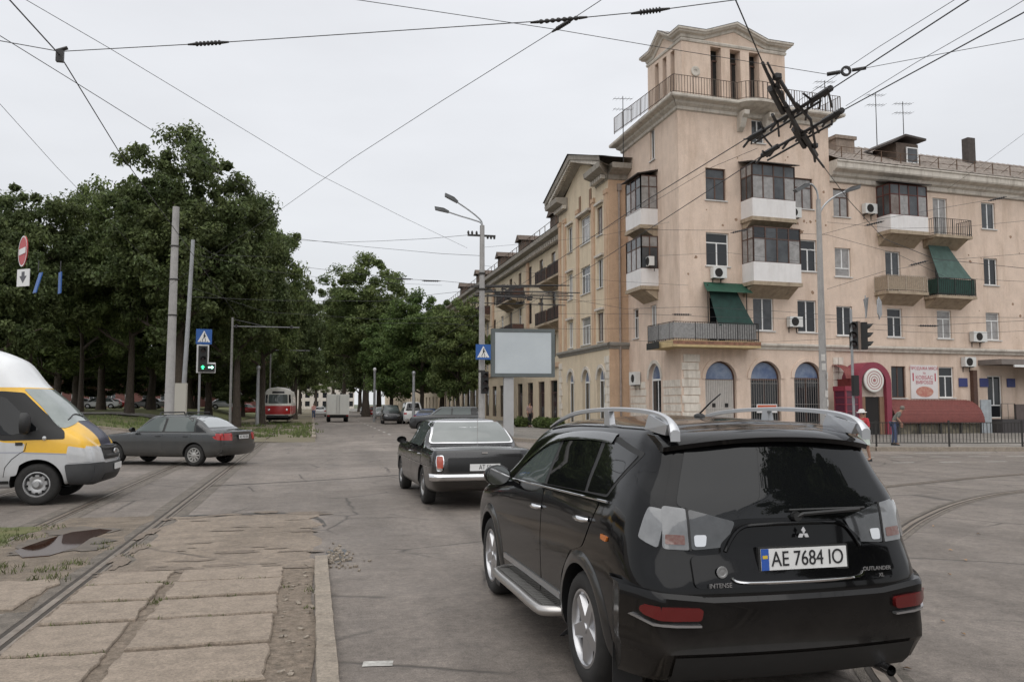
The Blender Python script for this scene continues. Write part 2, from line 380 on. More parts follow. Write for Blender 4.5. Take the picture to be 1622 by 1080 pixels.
# tan dirt apron beyond the slabs, gravel gutter, broken kerb
g = slab([(p[0],p[1]) for p in rag(-2.03,.12,9.5,14.1,.13,14)], -.02, .012, .03); struct('dirt_apron', g, M_DIRT)
g = slab(rag(-2.1,.04,1.5,9.6,.03,10), -.02, .0085, .0); struct('gravel_gutter', g, mat('gravel', (.25,.20,.155), .95, col2=(.11,.088,.066), scale=13, bump=1, bscale=60))
g = MB(); yy = 9.9
for i in range(12):
    L_ = random.uniform(.8,1.0); a = slab(rag(.05,.19,yy-L_,yy-.012,.006,4), -.05, .075+random.uniform(-.012,.008), .06)
    g.v, off = g.v+a.v, len(g.v); g.f += [[off+k for k in f] for f in a.f]; g.mi += a.mi; yy -= L_
struct('kerb_broken', g, M_KERB)
# crumbled asphalt and rubble at the kerb end
g = MB()
for i in range(150):
    a = random.uniform(0,1); x = .2+abs(random.gauss(0,.13)); y = 10.0+random.gauss(0,.35); s_ = random.uniform(.012,.04)
    if random.random()<.3: x, y = random.uniform(-.25,.03), random.uniform(3,9.4)
    g.cbox((0,0,0),(s_,s_*1.3,s_*.7), Matrix.Translation((x,y,.012)) @ Matrix.Rotation(random.uniform(0,3),4,'Z') @ Matrix.Rotation(random.uniform(-.5,.5),4,'X'))
tag(g.build('rubble', M_KERB), 'crumbled asphalt and stones at the broken kerb end', 'rubble', kind='stuff')
g = slab(rag(.18,.42,9.75,10.6,.05,6), -.02, .006, .1); struct('kerb_pothole', g, mat('damp', (.07,.07,.072), .4, var=.3, scale=15, bump=.8, bscale=50))
# mud strip with puddle, between the two rails
g = slab(rag(-3.66,-2.34,8.0,14.4,.08,12), -.02, .006, .02); struct('mud_strip', g, mat('mud', (.10,.08,.06), .8, col2=(.22,.175,.13), scale=2.2, bump=.8, bscale=50, stain=.9, stcol=(.05,.04,.03)))
g = slab([(-3.42,11.3),(-3.32,12.1),(-3.16,12.75),(-2.86,12.98),(-2.66,12.82),(-2.78,12.1),(-2.76,11.4),(-2.92,10.85),(-3.18,10.78)], -.01, .0165, .0); pd = struct('puddle', g, mat('puddle_water', (.045,.024,.017), .03, spec=.5))
g = slab(rag(-3.0,-2.4,8.1,9.35,.06,6), -.02, .03, .05); struct('concrete_strip', g, M_CONC)
g = slab(rag(-3.7,-3.1,7.2,9.2,.06,6), -.02, .022, .05); struct('concrete_strip', g, M_CONC)
# damp crumbled edge along the apron and dark wet rim of the puddle
g = MB()
BZ = [0]
def blot(cx, cy, rx, ry, z, k=14, j=.35): 
    BZ[0] += 1; z += BZ[0]*.00012
    P_ = [Vector((cx+rx*math.cos(a)*random.uniform(1-j,1+j*.6), cy+ry*math.sin(a)*random.uniform(1-j,1+j*.6))) for a in np.linspace(0,6.283,k+1)[:-1]]
    q_, _, f_, *_r = delaunay_2d_cdt(P_, [(i,(i+1)%k) for i in range(k)], [], 1, 1e-6); g.add([(p.x,p.y,z) for p in q_], [tuple(f) for f in f_])
for k in range(16): blot(random.uniform(-2.0,.1), 14.1+random.gauss(0,.12), random.uniform(.1,.35), random.uniform(.04,.12), .0128)
for k in range(22): blot(random.uniform(-1.95,.0), 9.62+random.gauss(0,.10), random.uniform(.06,.28), random.uniform(.03,.08), .0126)
for k in range(18): blot(random.uniform(-1.8,.1), random.uniform(10,13.8), random.uniform(.05,.3), random.uniform(.02,.07), .0124)
for k in range(10): blot(-2.06+random.gauss(0,.06), random.uniform(9.6,14), random.uniform(.04,.10), random.uniform(.1,.4), .0122)
struct('damp_patches', g, mat('damp_earth', (.125,.10,.078), .85, col2=(.20,.16,.125), scale=6, bump=.6, bscale=60))
g = MB()
for k in range(12): blot(-3.05+random.gauss(0,.22), 11.9+random.gauss(0,.75), random.uniform(.2,.4), random.uniform(.2,.6), .0062)
struct('puddle_rim', g, mat('wet_mud', (.07,.058,.046), .6, col2=(.12,.098,.077), scale=5))
# grass tufts
def tufts(name, spots, h=.09, n=26, label=''):
    g = MB()
    for (x, y, r) in spots:
        for k in range(int(n*(r/.15))):
            a = random.uniform(0,6.28); q = r*math.sqrt(random.random()); px, py = x+q*math.cos(a), y+q*math.sin(a)*.8
            hh = h*random.uniform(.4,1.2); b = random.uniform(0,6.28); dx, dy = math.cos(b)*.006, math.sin(b)*.006; lx, ly = random.gauss(0,.4)*hh, random.gauss(0,.4)*hh
            g.face([(px-dx,py-dy,0),(px+dx,py+dy,0),(px+lx*.5+dx*.6,py+ly*.5+dy*.6,hh*.6),(px+lx,py+ly,hh)])
    return tag(g.build(name, mat('grass_blade', (.085,.10,.03), .7, island=.5)), label, 'grass', kind='stuff')
sp_ = [(-2.02,11.3,.14),(-2.05,10.6,.08)]
for i in range(len(rows)-1):
    for k in range(9): sp_.append((random.uniform(-2.05,-.3), rows[i+1]+.035+random.uniform(-.03,.03), random.uniform(.03,.075)))
sp_ += [(-1.3,8.1,.11),(-1.05,8.1,.09),(-.2,8.5,.05),(0.0,8.3,.07),(.0,7.6,.05)]
tufts('grass', sp_, .05, 30, 'short green grass growing in the slab joints')
sp_ = [(random.uniform(-4.6,-3.5), random.uniform(9.6,13.4), random.uniform(.1,.3)) for _ in range(26)]+[(random.uniform(-3.5,-2.4), random.uniform(9.2,10.4), random.uniform(.06,.16)) for _ in range(16)]+[(-2.5,11.6,.16),(-2.4,11.2,.1)]
tufts('grass', sp_, .07, 26, 'patchy green grass between the tram tracks beside the puddle')
g = slab(rag(-5.4,-3.72,8.6,13.6,.15,9), -.02, .012, .1); struct('verge_grass', g, M_GRASS)
sp_ = [(random.uniform(-7,0), random.uniform(44,75), random.uniform(.2,.5)) for _ in range(70)]+[(random.uniform(-40,-8), random.uniform(51,64), random.uniform(.3,.7)) for _ in range(120)]
gg = MB()
for (x,y,r) in sp_:
    for k in range(24):
        a = random.uniform(0,6.28); q = r*math.sqrt(random.random()); px, py = x+q*math.cos(a)*1.6, y+q*math.sin(a); z = hz(px,py)+.04; hh = random.uniform(.08,.3); dx = .03
        gg.face([(px-dx,py,z),(px+dx,py,z),(px+random.uniform(-.1,.1),py,z+hh)])
tag(gg.build('weeds', mat('weed_blade', (.085,.11,.03), .8, island=.5)), 'ragged weeds and grass along the tram bed and park edge', 'weeds', kind='stuff')
# fallen leaves on the right
g = MB()
for i in range(46):
    x, y = random.uniform(3.4,9.0), random.uniform(4.2,11)
    if i < 14: x, y = random.gauss(3.7,.25), random.gauss(5.1,.35)
    s_ = random.uniform(.02,.045); a = random.uniform(0,6.28); c_, d_ = math.cos(a)*s_, math.sin(a)*s_
    g.face([(x-c_,y-d_,.012),(x+d_*.6,y-c_*.6,.02),(x+c_,y+d_,.014),(x-d_*.6,y+c_*.6,.024)])
tag(g.build('leaves', mat('dry_leaf', (.26,.15,.07), .8, island=.6)), 'dry brown fallen leaves scattered on the asphalt behind the black car', 'leaves', kind='stuff')
# painted marks: worn dashes
g = MB()
def dash(x0,y0,x1,y1,wd):
    A = Vector((x0,y0,.005)); B = Vector((x1,y1,.005)); t = (B-A).normalized(); n = Vector((t.y,-t.x,0))*wd/2; k = max(2,int((B-A).length/.5))
    g.grid([[A+(B-A)*(i/k)-n*random.uniform(.8,1.1), A+(B-A)*(i/k)+n*random.uniform(.8,1.1)] for i in range(k+1)])
dash(.36,5.93,.56,5.9,.11)
for i, y in enumerate((49,53,57.5,62,66.5,71,76,82,88)): dash(4.35+.03*i,y,4.4+.03*i,y+1.6,.14)
for k in range(9): dash(12+k*1.35,25.6-k*.18,12.75+k*1.35,25.5-k*.18,.16); dash(14+k*1.5,22.6-k*.15,14.7+k*1.5,22.55-k*.15,.14)
dash(21,26.4,24,26.1,.2)
struct('road_markings', g, M_WPAINT)
# manhole cover
mh = MB(); mh.lathe([(.0,.012),(.30,.012),(.33,.008),(.36,.004)], 28, Matrix.Translation((14.2,20.2,0)))
struct('road_patch', mh, M_GROOVE)
# long seam and patched strip across the lane
g = MB(); P_ = [(-2.1,19.3),(-.6,19.9),(.6,20.4),(2.0,21.2),(3.2,21.4)]
g.grid([[(x,y-.05-random.uniform(0,.05),.0042),(x,y+.03+random.uniform(0,.04),.0042)] for x,y in [tuple(v[:2]) for v in spl(P_,6)]])
P_ = [(-2.0,14.25),(-.9,14.3),(-.3,14.15),(.1,13.5),(.2,12.6)]
g.grid([[(x-.02,y-.05-random.uniform(0,.06),.0046),(x+.03,y+.03+random.uniform(0,.08),.0046)] for x,y in [tuple(v[:2]) for v in spl(P_,6)]])
struct('road_seam', g, mat('tar', (.06,.055,.05), .85, var=.4, scale=12))
# ================================================================== BUILDINGS
M_WALL = mat('plaster_peach', (.655,.52,.425), .92, var=.08, scale=1.4, bump=.25, bscale=40, stain=.75, stcol=(.44,.32,.235))
M_WALLY = mat('plaster_cream', (.62,.52,.385), .92, var=.07, scale=1.4, bump=.25, bscale=40, stain=.5, stcol=(.38,.29,.19))
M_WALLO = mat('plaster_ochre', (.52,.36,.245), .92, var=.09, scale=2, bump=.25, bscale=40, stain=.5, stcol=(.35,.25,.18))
M_WALLB = mat('plaster_brown', (.25,.155,.10), .92, var=.12, scale=2, stain=.4)
M_STONE = mat('trim_stone', (.56,.515,.455), .9, var=.1, scale=3, stain=.75, stcol=(.27,.23,.19))
M_RUST = mat('quoin_white', (.66,.605,.53), .9, var=.1, scale=4, stain=.6, stcol=(.30,.25,.2))
M_WHITE = mat('window_white', (.72,.72,.71), .5, var=.06, scale=5)
M_BROWN = mat('window_brown', (.085,.043,.03), .55, var=.3, scale=10)
M_PANE = mat('pane_dark', (.018,.02,.023), .06, spec=.5)
M_PANE2 = mat('pane_curtain', (.20,.19,.185), .12, col2=(.34,.33,.32), scale=3.5)
M_PANE4 = mat('pane_warm', (.11,.075,.06), .1, col2=(.22,.19,.17), scale=3)
M_PANE3 = mat('pane_grey', (.06,.065,.07), .08, var=.5, scale=1.4)
M_BLUEG = mat('arch_glass_blue', (.05,.085,.19), .15, col2=(.25,.30,.38), scale=1.1)
M_IRON = mat('wrought_iron', (.03,.028,.026), .7)
M_ROOFS = mat('roof_slate', (.33,.285,.25), .9, var=.25, scale=2.5, stain=.6)
M_ROOFD = mat('roof_edge', (.06,.05,.045), .8, var=.3, scale=5)
M_SLAB = mat('balcony_concrete', (.36,.29,.21), .92, var=.15, scale=4, stain=.8, stcol=(.16,.12,.09))
M_CLAD = mat('cladding_white', (.70,.68,.67), .6, var=.05, scale=3, stain=.3, stcol=(.45,.4,.36))
M_AC = mat('ac_white', (.62,.62,.60), .5, var=.06, scale=5)
M_DARKIN = mat('dark_inside', (.02,.018,.017), .9)
ORG = Vector((18.223, 39.888, 0)); AF = R(85)
U = Vector((math.sin(AF), math.cos(AF), 0)); NF = Vector((math.cos(AF), -math.sin(AF), 0))
def frame(o, u, n): return Matrix(((u.x,n.x,0,o.x),(u.y,n.y,0,o.y),(u.z,n.z,1,o.z),(0,0,0,1)))
FR = frame(Vector((0,0,0)), U, NF)                       # front street face: (s, out, z)
LF = frame(Vector((0,0,0)), Vector((0,1,0)), Vector((-1,0,0)))   # main street face
BX = 18.223-17.0                                          # projection of the bay
def LFo(off): return frame(Vector((-off,0,0)), Vector((0,1,0)), Vector((-1,0,0)))
def FRo(off): return frame(NF*off, U, NF)
def wall(mb, M, s0, s1, z0, z1, holes=(), dep=.2):
    """face pierced by openings (s0,s1,z0,z1,arched) with reveals"""
    S = sorted({s0,s1,*[h[0] for h in holes],*[h[1] for h in holes]}); Z = sorted({z0,z1,*[h[2] for h in holes],*[h[3] for h in holes]})
    for a, b in zip(S, S[1:]):
        for c, d in zip(Z, Z[1:]):
            if not any(h[0] <= a+1e-6 and b <= h[1]+1e-6 and h[2] <= c+1e-6 and d <= h[3]+1e-6 for h in holes):
                mb.face([(a,0,c),(b,0,c),(b,0,d),(a,0,d)], M)
    for h in holes:
        a, b, c, d = h[:4]; r = (b-a)/2; arch = len(h) > 4 and h[4]; sp = d-r if arch else d; n = 16
        mb.face([(a,0,c),(a,0,sp),(a,-dep,sp),(a,-dep,c)], M); mb.face([(b,0,c),(b,0,sp),(b,-dep,sp),(b,-dep,c)], M)
        mb.face([(a,0,c),(b,0,c),(b,-dep,c),(a,-dep,c)], M)
        if arch:
            A = [(a+r-r*math.cos(math.pi*i/n), sp+r*math.sin(math.pi*i/n)) for i in range(n+1)]
            for i in range(n):
                p, q = A[i], A[i+1]
                mb.face([(p[0],0,p[1]),(q[0],0,q[1]),(q[0],-dep,q[1]),(p[0],-dep,p[1])], M)
                co = (a,d) if i < n//2 else (b,d)
                mb.face([(p[0],0,p[1]),(q[0],0,q[1]),(co[0],0,co[1])], M)
            mb.face([(A[n//2][0],0,A[n//2][1]),(a,0,d),(b,0,d)], M)
        else: mb.face([(a,0,d),(b,0,d),(b,-dep,d),(a,-dep,d)], M)
def cornice(mb, M, prof, s0, s1, e0=0, e1=0):
    """profile [(out,z)] swept along s; mitre e0/e1: +1 lengthens the end by 'out'"""
    k = len(prof)
    a = [(s0-e0*o, o, z) for o, z in prof]; b = [(s1+e1*o, o, z) for o, z in prof]
    mb.add(a+b, [(i,i+1,k+i+1,k+i) for i in range(k-1)]+[tuple(range(k)), tuple(range(2*k-1,k-1,-1))], M)
def window(par, M, a, b, c, d, col='w', kind=2, pane=None, sill=True, dep=.16):
    fm = M_WHITE if col == 'w' else M_BROWN if col == 'b' else col
    pane = pane or random.choice([M_PANE, M_PANE, M_PANE3, M_PANE2, M_PANE2])
    t = .06; y0, y1 = -dep, -dep+.06; w_ = b-a; h_ = d-c
    f = MB(M)
    f.box(a,a+t,y0,y1,c,d); f.box(b-t,b,y0,y1,c,d); f.box(a+t,b-t,y0,y1,c,c+t); f.box(a+t,b-t,y0,y1,d-t,d)
    tz = d-h_*.3
    if kind == 2:   # casement with transom
        f.box(a+t,b-t,y0,y1-.004,tz-t/2,tz+t/2); f.box((a+b)/2-t*.6,(a+b)/2+t*.6,y0,y1-.008,c+t,tz-t/2)
    elif kind == 1: f.box((a+b)/2-t*.6,(a+b)/2+t*.6,y0,y1-.008,c+t,d-t)
    elif kind == 3:
        f.box(a+t,b-t,y0,y1-.004,tz-t/2,tz+t/2)
        for q in (.33,.67): f.box(a+w_*q-t*.5,a+w_*q+t*.5,y0,y1-.008,c+t,tz-t/2)
    elif kind == 4:
        f.box(a+t,b-t,y0,y1-.004,c+h_*.3-t/2,c+h_*.3+t/2); f.box((a+b)/2-t*.6,(a+b)/2+t*.6,y0,y1-.008,c+h_*.3+t/2,d-t)
    fo = f.build('window', fm, par)
    p = MB(M); p.box(a+.01,b-.01,y0+.012,y0+.03,c+.01,d-.01); p.build('pane', pane, fo)
    if sill:
        s = MB(M); s.box(a-.08,b+.08,-dep+.03,.07,c-.06,c-.002); s.build('sill', mat('sill_metal',(.55,.54,.52),.6), fo)
    return fo
def arch_window(par, M, a, b, c, d, col, lower, glass, bars=True, lowmat=None, dep=.24):
    r = (b-a)/2; sp = d-r; n = 16; y0 = -dep
    A = [((a+b)/2-(r-.0)*math.cos(math.pi*i/n), sp+r*math.sin(math.pi*i/n)) for i in range(n+1)]
    B = [((a+b)/2-(r-.08)*math.cos(math.pi*i/n), sp+(r-.08)*math.sin(math.pi*i/n)) for i in range(n+1)]
    f = MB(M)
    for i in range(n):
        f.face([(A[i][0],y0+.05,A[i][1]),(A[i+1][0],y0+.05,A[i+1][1]),(B[i+1][0],y0+.05,B[i+1][1]),(B[i][0],y0+.05,B[i][1])])
        f.face([(B[i][0],y0+.05,B[i][1]),(B[i+1][0],y0+.05,B[i+1][1]),(B[i+1][0],y0,B[i+1][1]),(B[i][0],y0,B[i][1])])
    f.box(a,a+.08,y0,y0+.05,c,sp); f.box(b-.08,b,y0,y0+.05,c,sp); f.box(a+.08,b-.08,y0,y0+.056,sp-.1,sp)
    f.box((a+b)/2-.035,(a+b)/2+.035,y0,y0+.047,c,sp-.1)
    fo = f.build('window', col, par)
    p = MB(M); p.face([(x,y0+.02,z) for x, z in B]); p.build('pane', glass, fo)
    p = MB(M); p.box(a+.07,b-.07,y0+.005,y0+.025,c,sp-.02); p.build('pane', lowmat or M_PANE, fo)
    if bars:
        q = MB(M)
        k = int((b-a)/.14)
        for i in range(1,k): q.box(a+(b-a)*i/k-.011,a+(b-a)*i/k+.011,y0+.10,y0+.122,c,sp-.02)
        for z in (c+.4,(c+sp)/2,sp-.25): q.box(a+.02,b-.02,y0+.122,y0+.135,z-.015,z+.015)
        q.build('grille', mat('grille_grey',(.22,.21,.2),.6) , fo)
    return fo
def balcony_slab(mb, M, a, b, z, dep, th=.2, corb=.55):
    mb.box(a,b,0,dep,z-th,z)
    mb.add([(a+.1,0,z-th-corb),(b-.1,0,z-th-corb),(b-.1,0,z-th-.002),(a+.1,0,z-th-.002),(a+.1,dep*.8,z-th-.002),(b-.1,dep*.8,z-th-.002)], [(0,1,2,3),(0,4,5,1),(0,3,4),(1,5,2),(3,2,5,4)], M=None)
def loggia(par, M, a, b, z0, zp, zt, dep, clad, frm, roof=True, nb=4):
    """glazed balcony: slab, clad parapet, glazing with bars, lean-to roof"""
    s = MB(M); balcony_slab(s, None, a-.05, b+.05, z0, dep+.05); bo = s.build('balcony', M_SLAB, par)
    p = MB(M)
    p.box(a,b,dep-.05,dep,z0+.002,zp); p.box(a,a+.05,0,dep-.052,z0+.002,zp); p.box(b-.05,b,0,dep-.052,z0+.002,zp); p.build('parapet', clad, bo)
    f = MB(M); t = .06; tz = zp+(zt-zp)*.66
    def panel(P, Q, n):
        P = Vector((*P,0)); Q = Vector((*Q,0)); d = Q-P; ang = math.atan2(d.y,d.x); T = Matrix.Translation(P) @ Matrix.Rotation(ang,4,'Z'); L_ = d.length
        for i in range(n+1):
            x = L_*i/n; f.box(x-t/2,x+t/2,-t/2,t/2,zp,zt,T)
        for z in (zp+.002,tz,zt-.03): f.box(t/2,L_-t/2,-t*.4,t*.4,z-.02,z+.03,T)
    panel((a+.03,.02),(a+.03,dep-.03),2); panel((a+.03,dep-.03),(b-.03,dep-.03),nb); panel((b-.03,dep-.03),(b-.03,.02),2)
    f.build('glazing_frame', frm, bo)
    for (z_0,z_1,up) in ((zp,tz,0),(tz,zt,1)):
        for i in range(nb):
            x0, x1 = a+.035+(b-a-.07)*i/nb, a+.035+(b-a-.07)*(i+1)/nb
            q = MB(M); q.box(x0,x1,dep-.034,dep-.028,z_0,z_1); q.build('pane', random.choice([M_PANE3,M_PANE3,M_PANE] if up else [M_PANE2,M_PANE3,M_PANE2,M_PANE4]), bo)
        for x0, x1 in ((a+.028,a+.034),(b-.034,b-.028)):
            q = MB(M); q.box(x0,x1,0,dep-.036,z_0,z_1); q.build('pane', random.choice([M_PANE3,M_PANE2]), bo)
    # room behind, seen as dark
    if roof:
        r_ = MB(M); r_.add([(a-.12,0,zt+.28),(b+.12,0,zt+.28),(b+.15,dep+.22,zt+.02),(a-.15,dep+.22,zt+.02),(a-.12,0,zt+.34),(b+.12,0,zt+.34),(b+.15,dep+.22,zt+.07),(a-.15,dep+.22,zt+.07)], [(0,1,2,3),(4,7,6,5),(0,4,5,1),(1,5,6,2),(2,6,7,3),(3,7,4,0)]); r_.build('canopy', M_ROOFD, bo)
    return bo
def railing(mb, pts, z0, h, step=.13, r=.008, M=None, post=1.2):
    P = [Vector((*p,0)) for p in pts]
    for A, B in zip(P, P[1:]):
        d = B-A; n = max(1,int(d.length/step)); T = Matrix.Translation(A) @ Matrix.Rotation(math.atan2(d.y,d.x),4,'Z')
        for z in (z0+.1, z0+h-.02): mb.box(0,d.length,-.014,.014,z-.012,z+.012,T)
        for i in range(n+1):
            w_ = .02 if i % max(1,int(post/step)) == 0 else r; mb.box(d.length*i/n-w_,d.length*i/n+w_,-w_,w_,z0,z0+h-.035,T)
def open_balcony(par, M, a, b, z0, dep, h=.95, infill=None, rmat=None):
    s = MB(M); balcony_slab(s, None, a-.04, b+.04, z0, dep+.04, .16, .5); bo = s.build('balcony', M_SLAB, par)
    g = MB(M); railing(g, [(a,.02),(a,dep-.02),(b,dep-.02),(b,.02)], z0, h); g.build('railing', rmat or M_IRON, bo)
    if infill:
        q = MB(M); q.box(a+.03,b-.03,dep-.05,dep-.04,z0+.05,z0+h-.06); q.box(a+.01,a+.02,.03,dep-.06,z0+.05,z0+h-.06); q.build('infill', infill, bo)
    return bo
def ac_unit(M, s, out, z, label, w_=.8, h_=.55):
    T = M; c = T @ Vector((s, out, z)); root = thing('air_conditioner', label, 'air conditioner', ORG+c, 0, 'air conditioners on the facades')
    Ml = Matrix(T.to_3x3().to_4x4())
    b = MB(Ml); b.box(-w_/2,w_/2,.06,.36,0,h_); b.build('casing', M_AC, root)
    f = MB(Ml); f.lathe([(0,.0),(.2,.0),(.21,.012),(.23,.012),(.23,-.0)], 18, Matrix.Translation((-.08,.362,h_/2)) @ Matrix.Rotation(-math.pi/2,4,'X')); f.build('fan_grille', M_DARKIN, root)
    k = MB(Ml)
    for x in (-w_*.3,w_*.3): k.box(x-.02,x+.02,0,.34,-.05,-.003); k.box(x-.02,x+.02,0,.03,-.3,-.052)
    k.build('bracket', M_IRON, root)
    return root
house = thing('apartment_house', 'four storey peach corner house with a balconied tower and gabled roof pavilion', 'building', ORG)
# openings -----------------------------------------------------------
HF = []; WF = []
def W(a,b,c,d,col='w',kind=2,pane=None,sill=True): HF.append((a,b,c,d)); WF.append((a,b,c,d,col,kind,pane,sill))
W(4.32,5.58,5.62,7.36,'w',1,M_PANE3); W(7.1,8.3,5.6,7.34,'w',1)
W(1.56,2.92,8.92,10.68,'w',2,M_PANE); W(7.36,8.42,8.92,10.65,'w',2)
W(1.6,2.8,12.4,14.1,'b',2,M_PANE3); W(7.06,8.27,12.35,14.04,'b',2,M_PANE2)
W(4.46,5.26,15.72,17.0,'w',1); W(1.7,2.75,4.95,7.3,'w',1,M_PANE,False); W(4.6,5.9,8.3,10.6,'w',1,M_PANE,False); W(4.6,5.9,11.6,13.9,'w',1,M_PANE,False)
ARCH = [(1.37,3.22,.35,3.97,True),(4.07,5.93,.35,4.02,True),(6.77,8.5,.35,4.02,True)]
tw = MB(); tw.M = Matrix.Identity(4)
wall(tw, FR, 0, 9.4, 0, 17.62, HF+ARCH)
for w_ in WF: window(house, FR, *w_[:4], col=w_[4], kind=w_[5], pane=w_[6], sill=w_[7])
HL = [(3.05,3.7,15.3,17.05),(5.72,6.52,5.56,7.28),(3.1,3.95,4.95,7.2),(3.4,4.5,8.3,10.5),(3.4,4.5,11.7,14.0)]
AL = [(2.6,4.27,.35,3.97,True)]
wall(tw, LF, 0, 8.0, 0, 17.62, HL+AL)
tw.face([(0,0,17.5),(0,8,17.5),(9.36,8.8,17.5),(9.36,.82,17.5)])
# back sides of the tower
tw.face([(0,8,13),(9.36,8.8,13),(9.36,8.8,17.6),(0,8,17.6)]); tw.face([(9.364,.82,13),(9.364,8.8,13),(9.364,8.8,17.6),(9.364,.82,17.6)])
tw.build('wall', M_WALL, house)
window(house, LF, *HL[0], col='w', kind=1); window(house, LF, *HL[1], col='w', kind=2, pane=M_PANE); window(house, LF, *HL[2], col='w', kind=1, sill=False)
window(house, LF, *HL[3], col='w', kind=1, sill=False); window(house, LF, *HL[4], col='w', kind=1, sill=False)
shut = mat('roller_shutter', (.44,.41,.38), .7, var=.08, scale=6, stain=.4, stcol=(.25,.22,.2))
arch_window(house, FR, *ARCH[0][:4], M_BROWN, None, M_BLUEG, False, shut)
s = MB(FR)
for i in range(16): s.box(1.46+i*.105,1.545+i*.105,-.19,-.165,.4,3.0)
s.box(1.45,3.14,-.16,-.15,1.5,1.56); s.build('shutter', shut, house)
s = MB(FR)
for x in (1.85,2.6): s.box(x,x+.18,-.145,-.13,1.6,1.8)
s.build_each('shutter_vent', M_DARKIN, house)
arch_window(house, FR, *ARCH[1][:4], M_BROWN, None, M_BLUEG); arch_window(house, FR, *ARCH[2][:4], M_BROWN, None, M_BLUEG)
arch_window(house, LF, *AL[0][:4], M_WHITE, None, M_BLUEG, False, M_PANE)
# archivolts
for M, (a,b,c,d,_) in [(FR,x) for x in ARCH]+[(LF,AL[0])]:
    q = MB(M); r = (b-a)/2; n = 18; cx, sp = (a+b)/2, d-r
    for i in range(n):
        A0, A1 = math.pi*i/n, math.pi*(i+1)/n
        p = lambda rr, an, y: (cx-rr*math.cos(an), y, sp+rr*math.sin(an))
        q.add([p(r+.002,A0,.0),p(r+.002,A1,.0),p(r+.2,A1,.0),p(r+.2,A0,.0),p(r+.002,A0,.05),p(r+.002,A1,.05),p(r+.2,A1,.05),p(r+.2,A0,.05)],[(4,5,6,7),(0,1,5,4),(3,7,6,2)])
    q.build_each('arch_surround', M_STONE if M is LF else M_WALL, house)
# quoins of the ground floor: blocks with open joints
q = MB(FR)
for i in range(9):
    z = .55+i*.42
    if z+.38 < 4.3: q.box(.02 if i%2 else .12, .98 if i%2 else 1.06, .0, .055, z, z+.38); q.box(9.28,9.58,.005,.06,z,z+.38); q.box(9.62,9.93,.005,.06,z,z+.38)
q.M = LF
for i in range(9):
    z = .55+i*.42
    if z+.38 < 3.4:
        for a, b in ((.02,.6),(.64,1.3),(1.34,2.2),(4.65,5.4),(5.44,6.3),(6.34,7.05)): q.box(a+(.1 if i%2 else 0),b+(.1 if i%2 and b<7 else 0),.0,.03,z,z+.36)
q.build_each('quoin', M_RUST, house)
q = MB(FR); q.box(.0,1.3,.002,.04,.0,.53); q.box(3.3,4.0,.002,.04,.0,.53); q.box(6.0,6.7,.002,.04,.0,.53); q.box(8.58,12.0,.002,.05,0,.53); q.build_each('plinth', mat('plinth_grey',(.22,.19,.16),.9,var=.2,scale=4), house)
# string course
prof = [(.0,4.62),(.06,4.64),(.08,4.72),(.16,4.80),(.2,4.84),(.2,4.93),(.04,4.97),(0,4.97)]
c = MB(); cornice(c, FR, prof, 3.9, 30, 0, 0); c.build('string_course', M_STONE, house)
# tower cornice
prof = [(.0,17.0),(.1,17.05),(.12,17.2),(.3,17.32),(.34,17.42),(.62,17.5),(.66,17.56),(.66,17.68),(.0,17.72)]
c = MB(); cornice(c, FR, prof, 0, 9.4, 1, 1); cornice(c, LF, prof, 0, 8.0, 1, 1)
for i in range(10):     # bowed balcony on the cornice
    t0, t1 = i/10, (i+1)/10; b0, b1 = math.sin(math.pi*t0)**.5*.55, math.sin(math.pi*t1)**.5*.55; s0, s1 = 3.3+2.4*t0, 3.3+2.4*t1
    c.add([(s0,.0,17.22),(s1,.0,17.22),(s1,.3+b1,17.4),(s0,.3+b0,17.4),(s0,.66+b0,17.56),(s1,.66+b1,17.56),(s0,.66+b0,17.705),(s1,.66+b1,17.705),(s0,0,17.725),(s1,0,17.725)],[(0,1,2,3),(3,2,5,4),(4,5,7,6),(6,7,9,8)], FR)
c.build('cornice', M_STONE, house)
c = MB(FR)
for x in (3.55,5.1):
    c.prism([(0,0),(.75,0),(.72,.22),(.5,.35),(.4,.6),(.28,.8),(.1,.95),(0,1.0)], x, x+.32, Matrix(((0,0,1,0),(1,0,0,.003),(0,-1,0,17.19),(0,0,0,1))))
c.build_each('corbel', M_STONE, house)
rl = MB(FR); pts = [(-.5,-6.6),(-.5,.5),(3.3,.5)]+[(3.3+2.4*i/8,.5+math.sin(math.pi*i/8)**.5*.55) for i in range(1,8)]+[(5.7,.5),(9.85,.5),(9.85,-3)]
railing(rl, pts, 17.7, 1.0, .16, .011); rl.build('railing', mat('terrace_iron',(.10,.075,.06),.8,var=.3,scale=8), house)
# roof pavilion with a gable on each side
pz0, pz1, pa, pb, pd0, pd1 = 17.7, 21.4, .55, 7.0, -.45, -4.3
PH = [(2.3,2.95,17.8,20.9),(3.5,4.15,17.8,20.9),(4.7,5.35,17.8,20.9)]
pv = MB(); Mf = FR @ Matrix.Translation((0,pd0,0)); wall(pv, Mf, pa, pb, pz0, pz1, PH, .5)
Ml = frame(U*pa+NF*pd0, -NF, -U)
PL = [(.75,1.2,17.8,20.8),(1.65,2.1,17.8,20.8),(2.55,3.0,17.8,20.8)]
wall(pv, Ml, 0, pd0-pd1, pz0, pz1, PL, .5)
Mr = frame(U*pb+NF*pd0, -NF, U); wall(pv, Mr, 0, pd0-pd1, pz0, pz1)
Mb = FR @ Matrix.Translation((0,pd1,0)); wall(pv, Mb, pa, pb, pz0, pz1)
apx = 22.1
def gable(mb, M, a, b, z0, z1, y=0.0): mb.face([(a+(b-a)*.2,y,z0),(b-(b-a)*.2,y,z0),((a+b)/2,y,z1)], M)
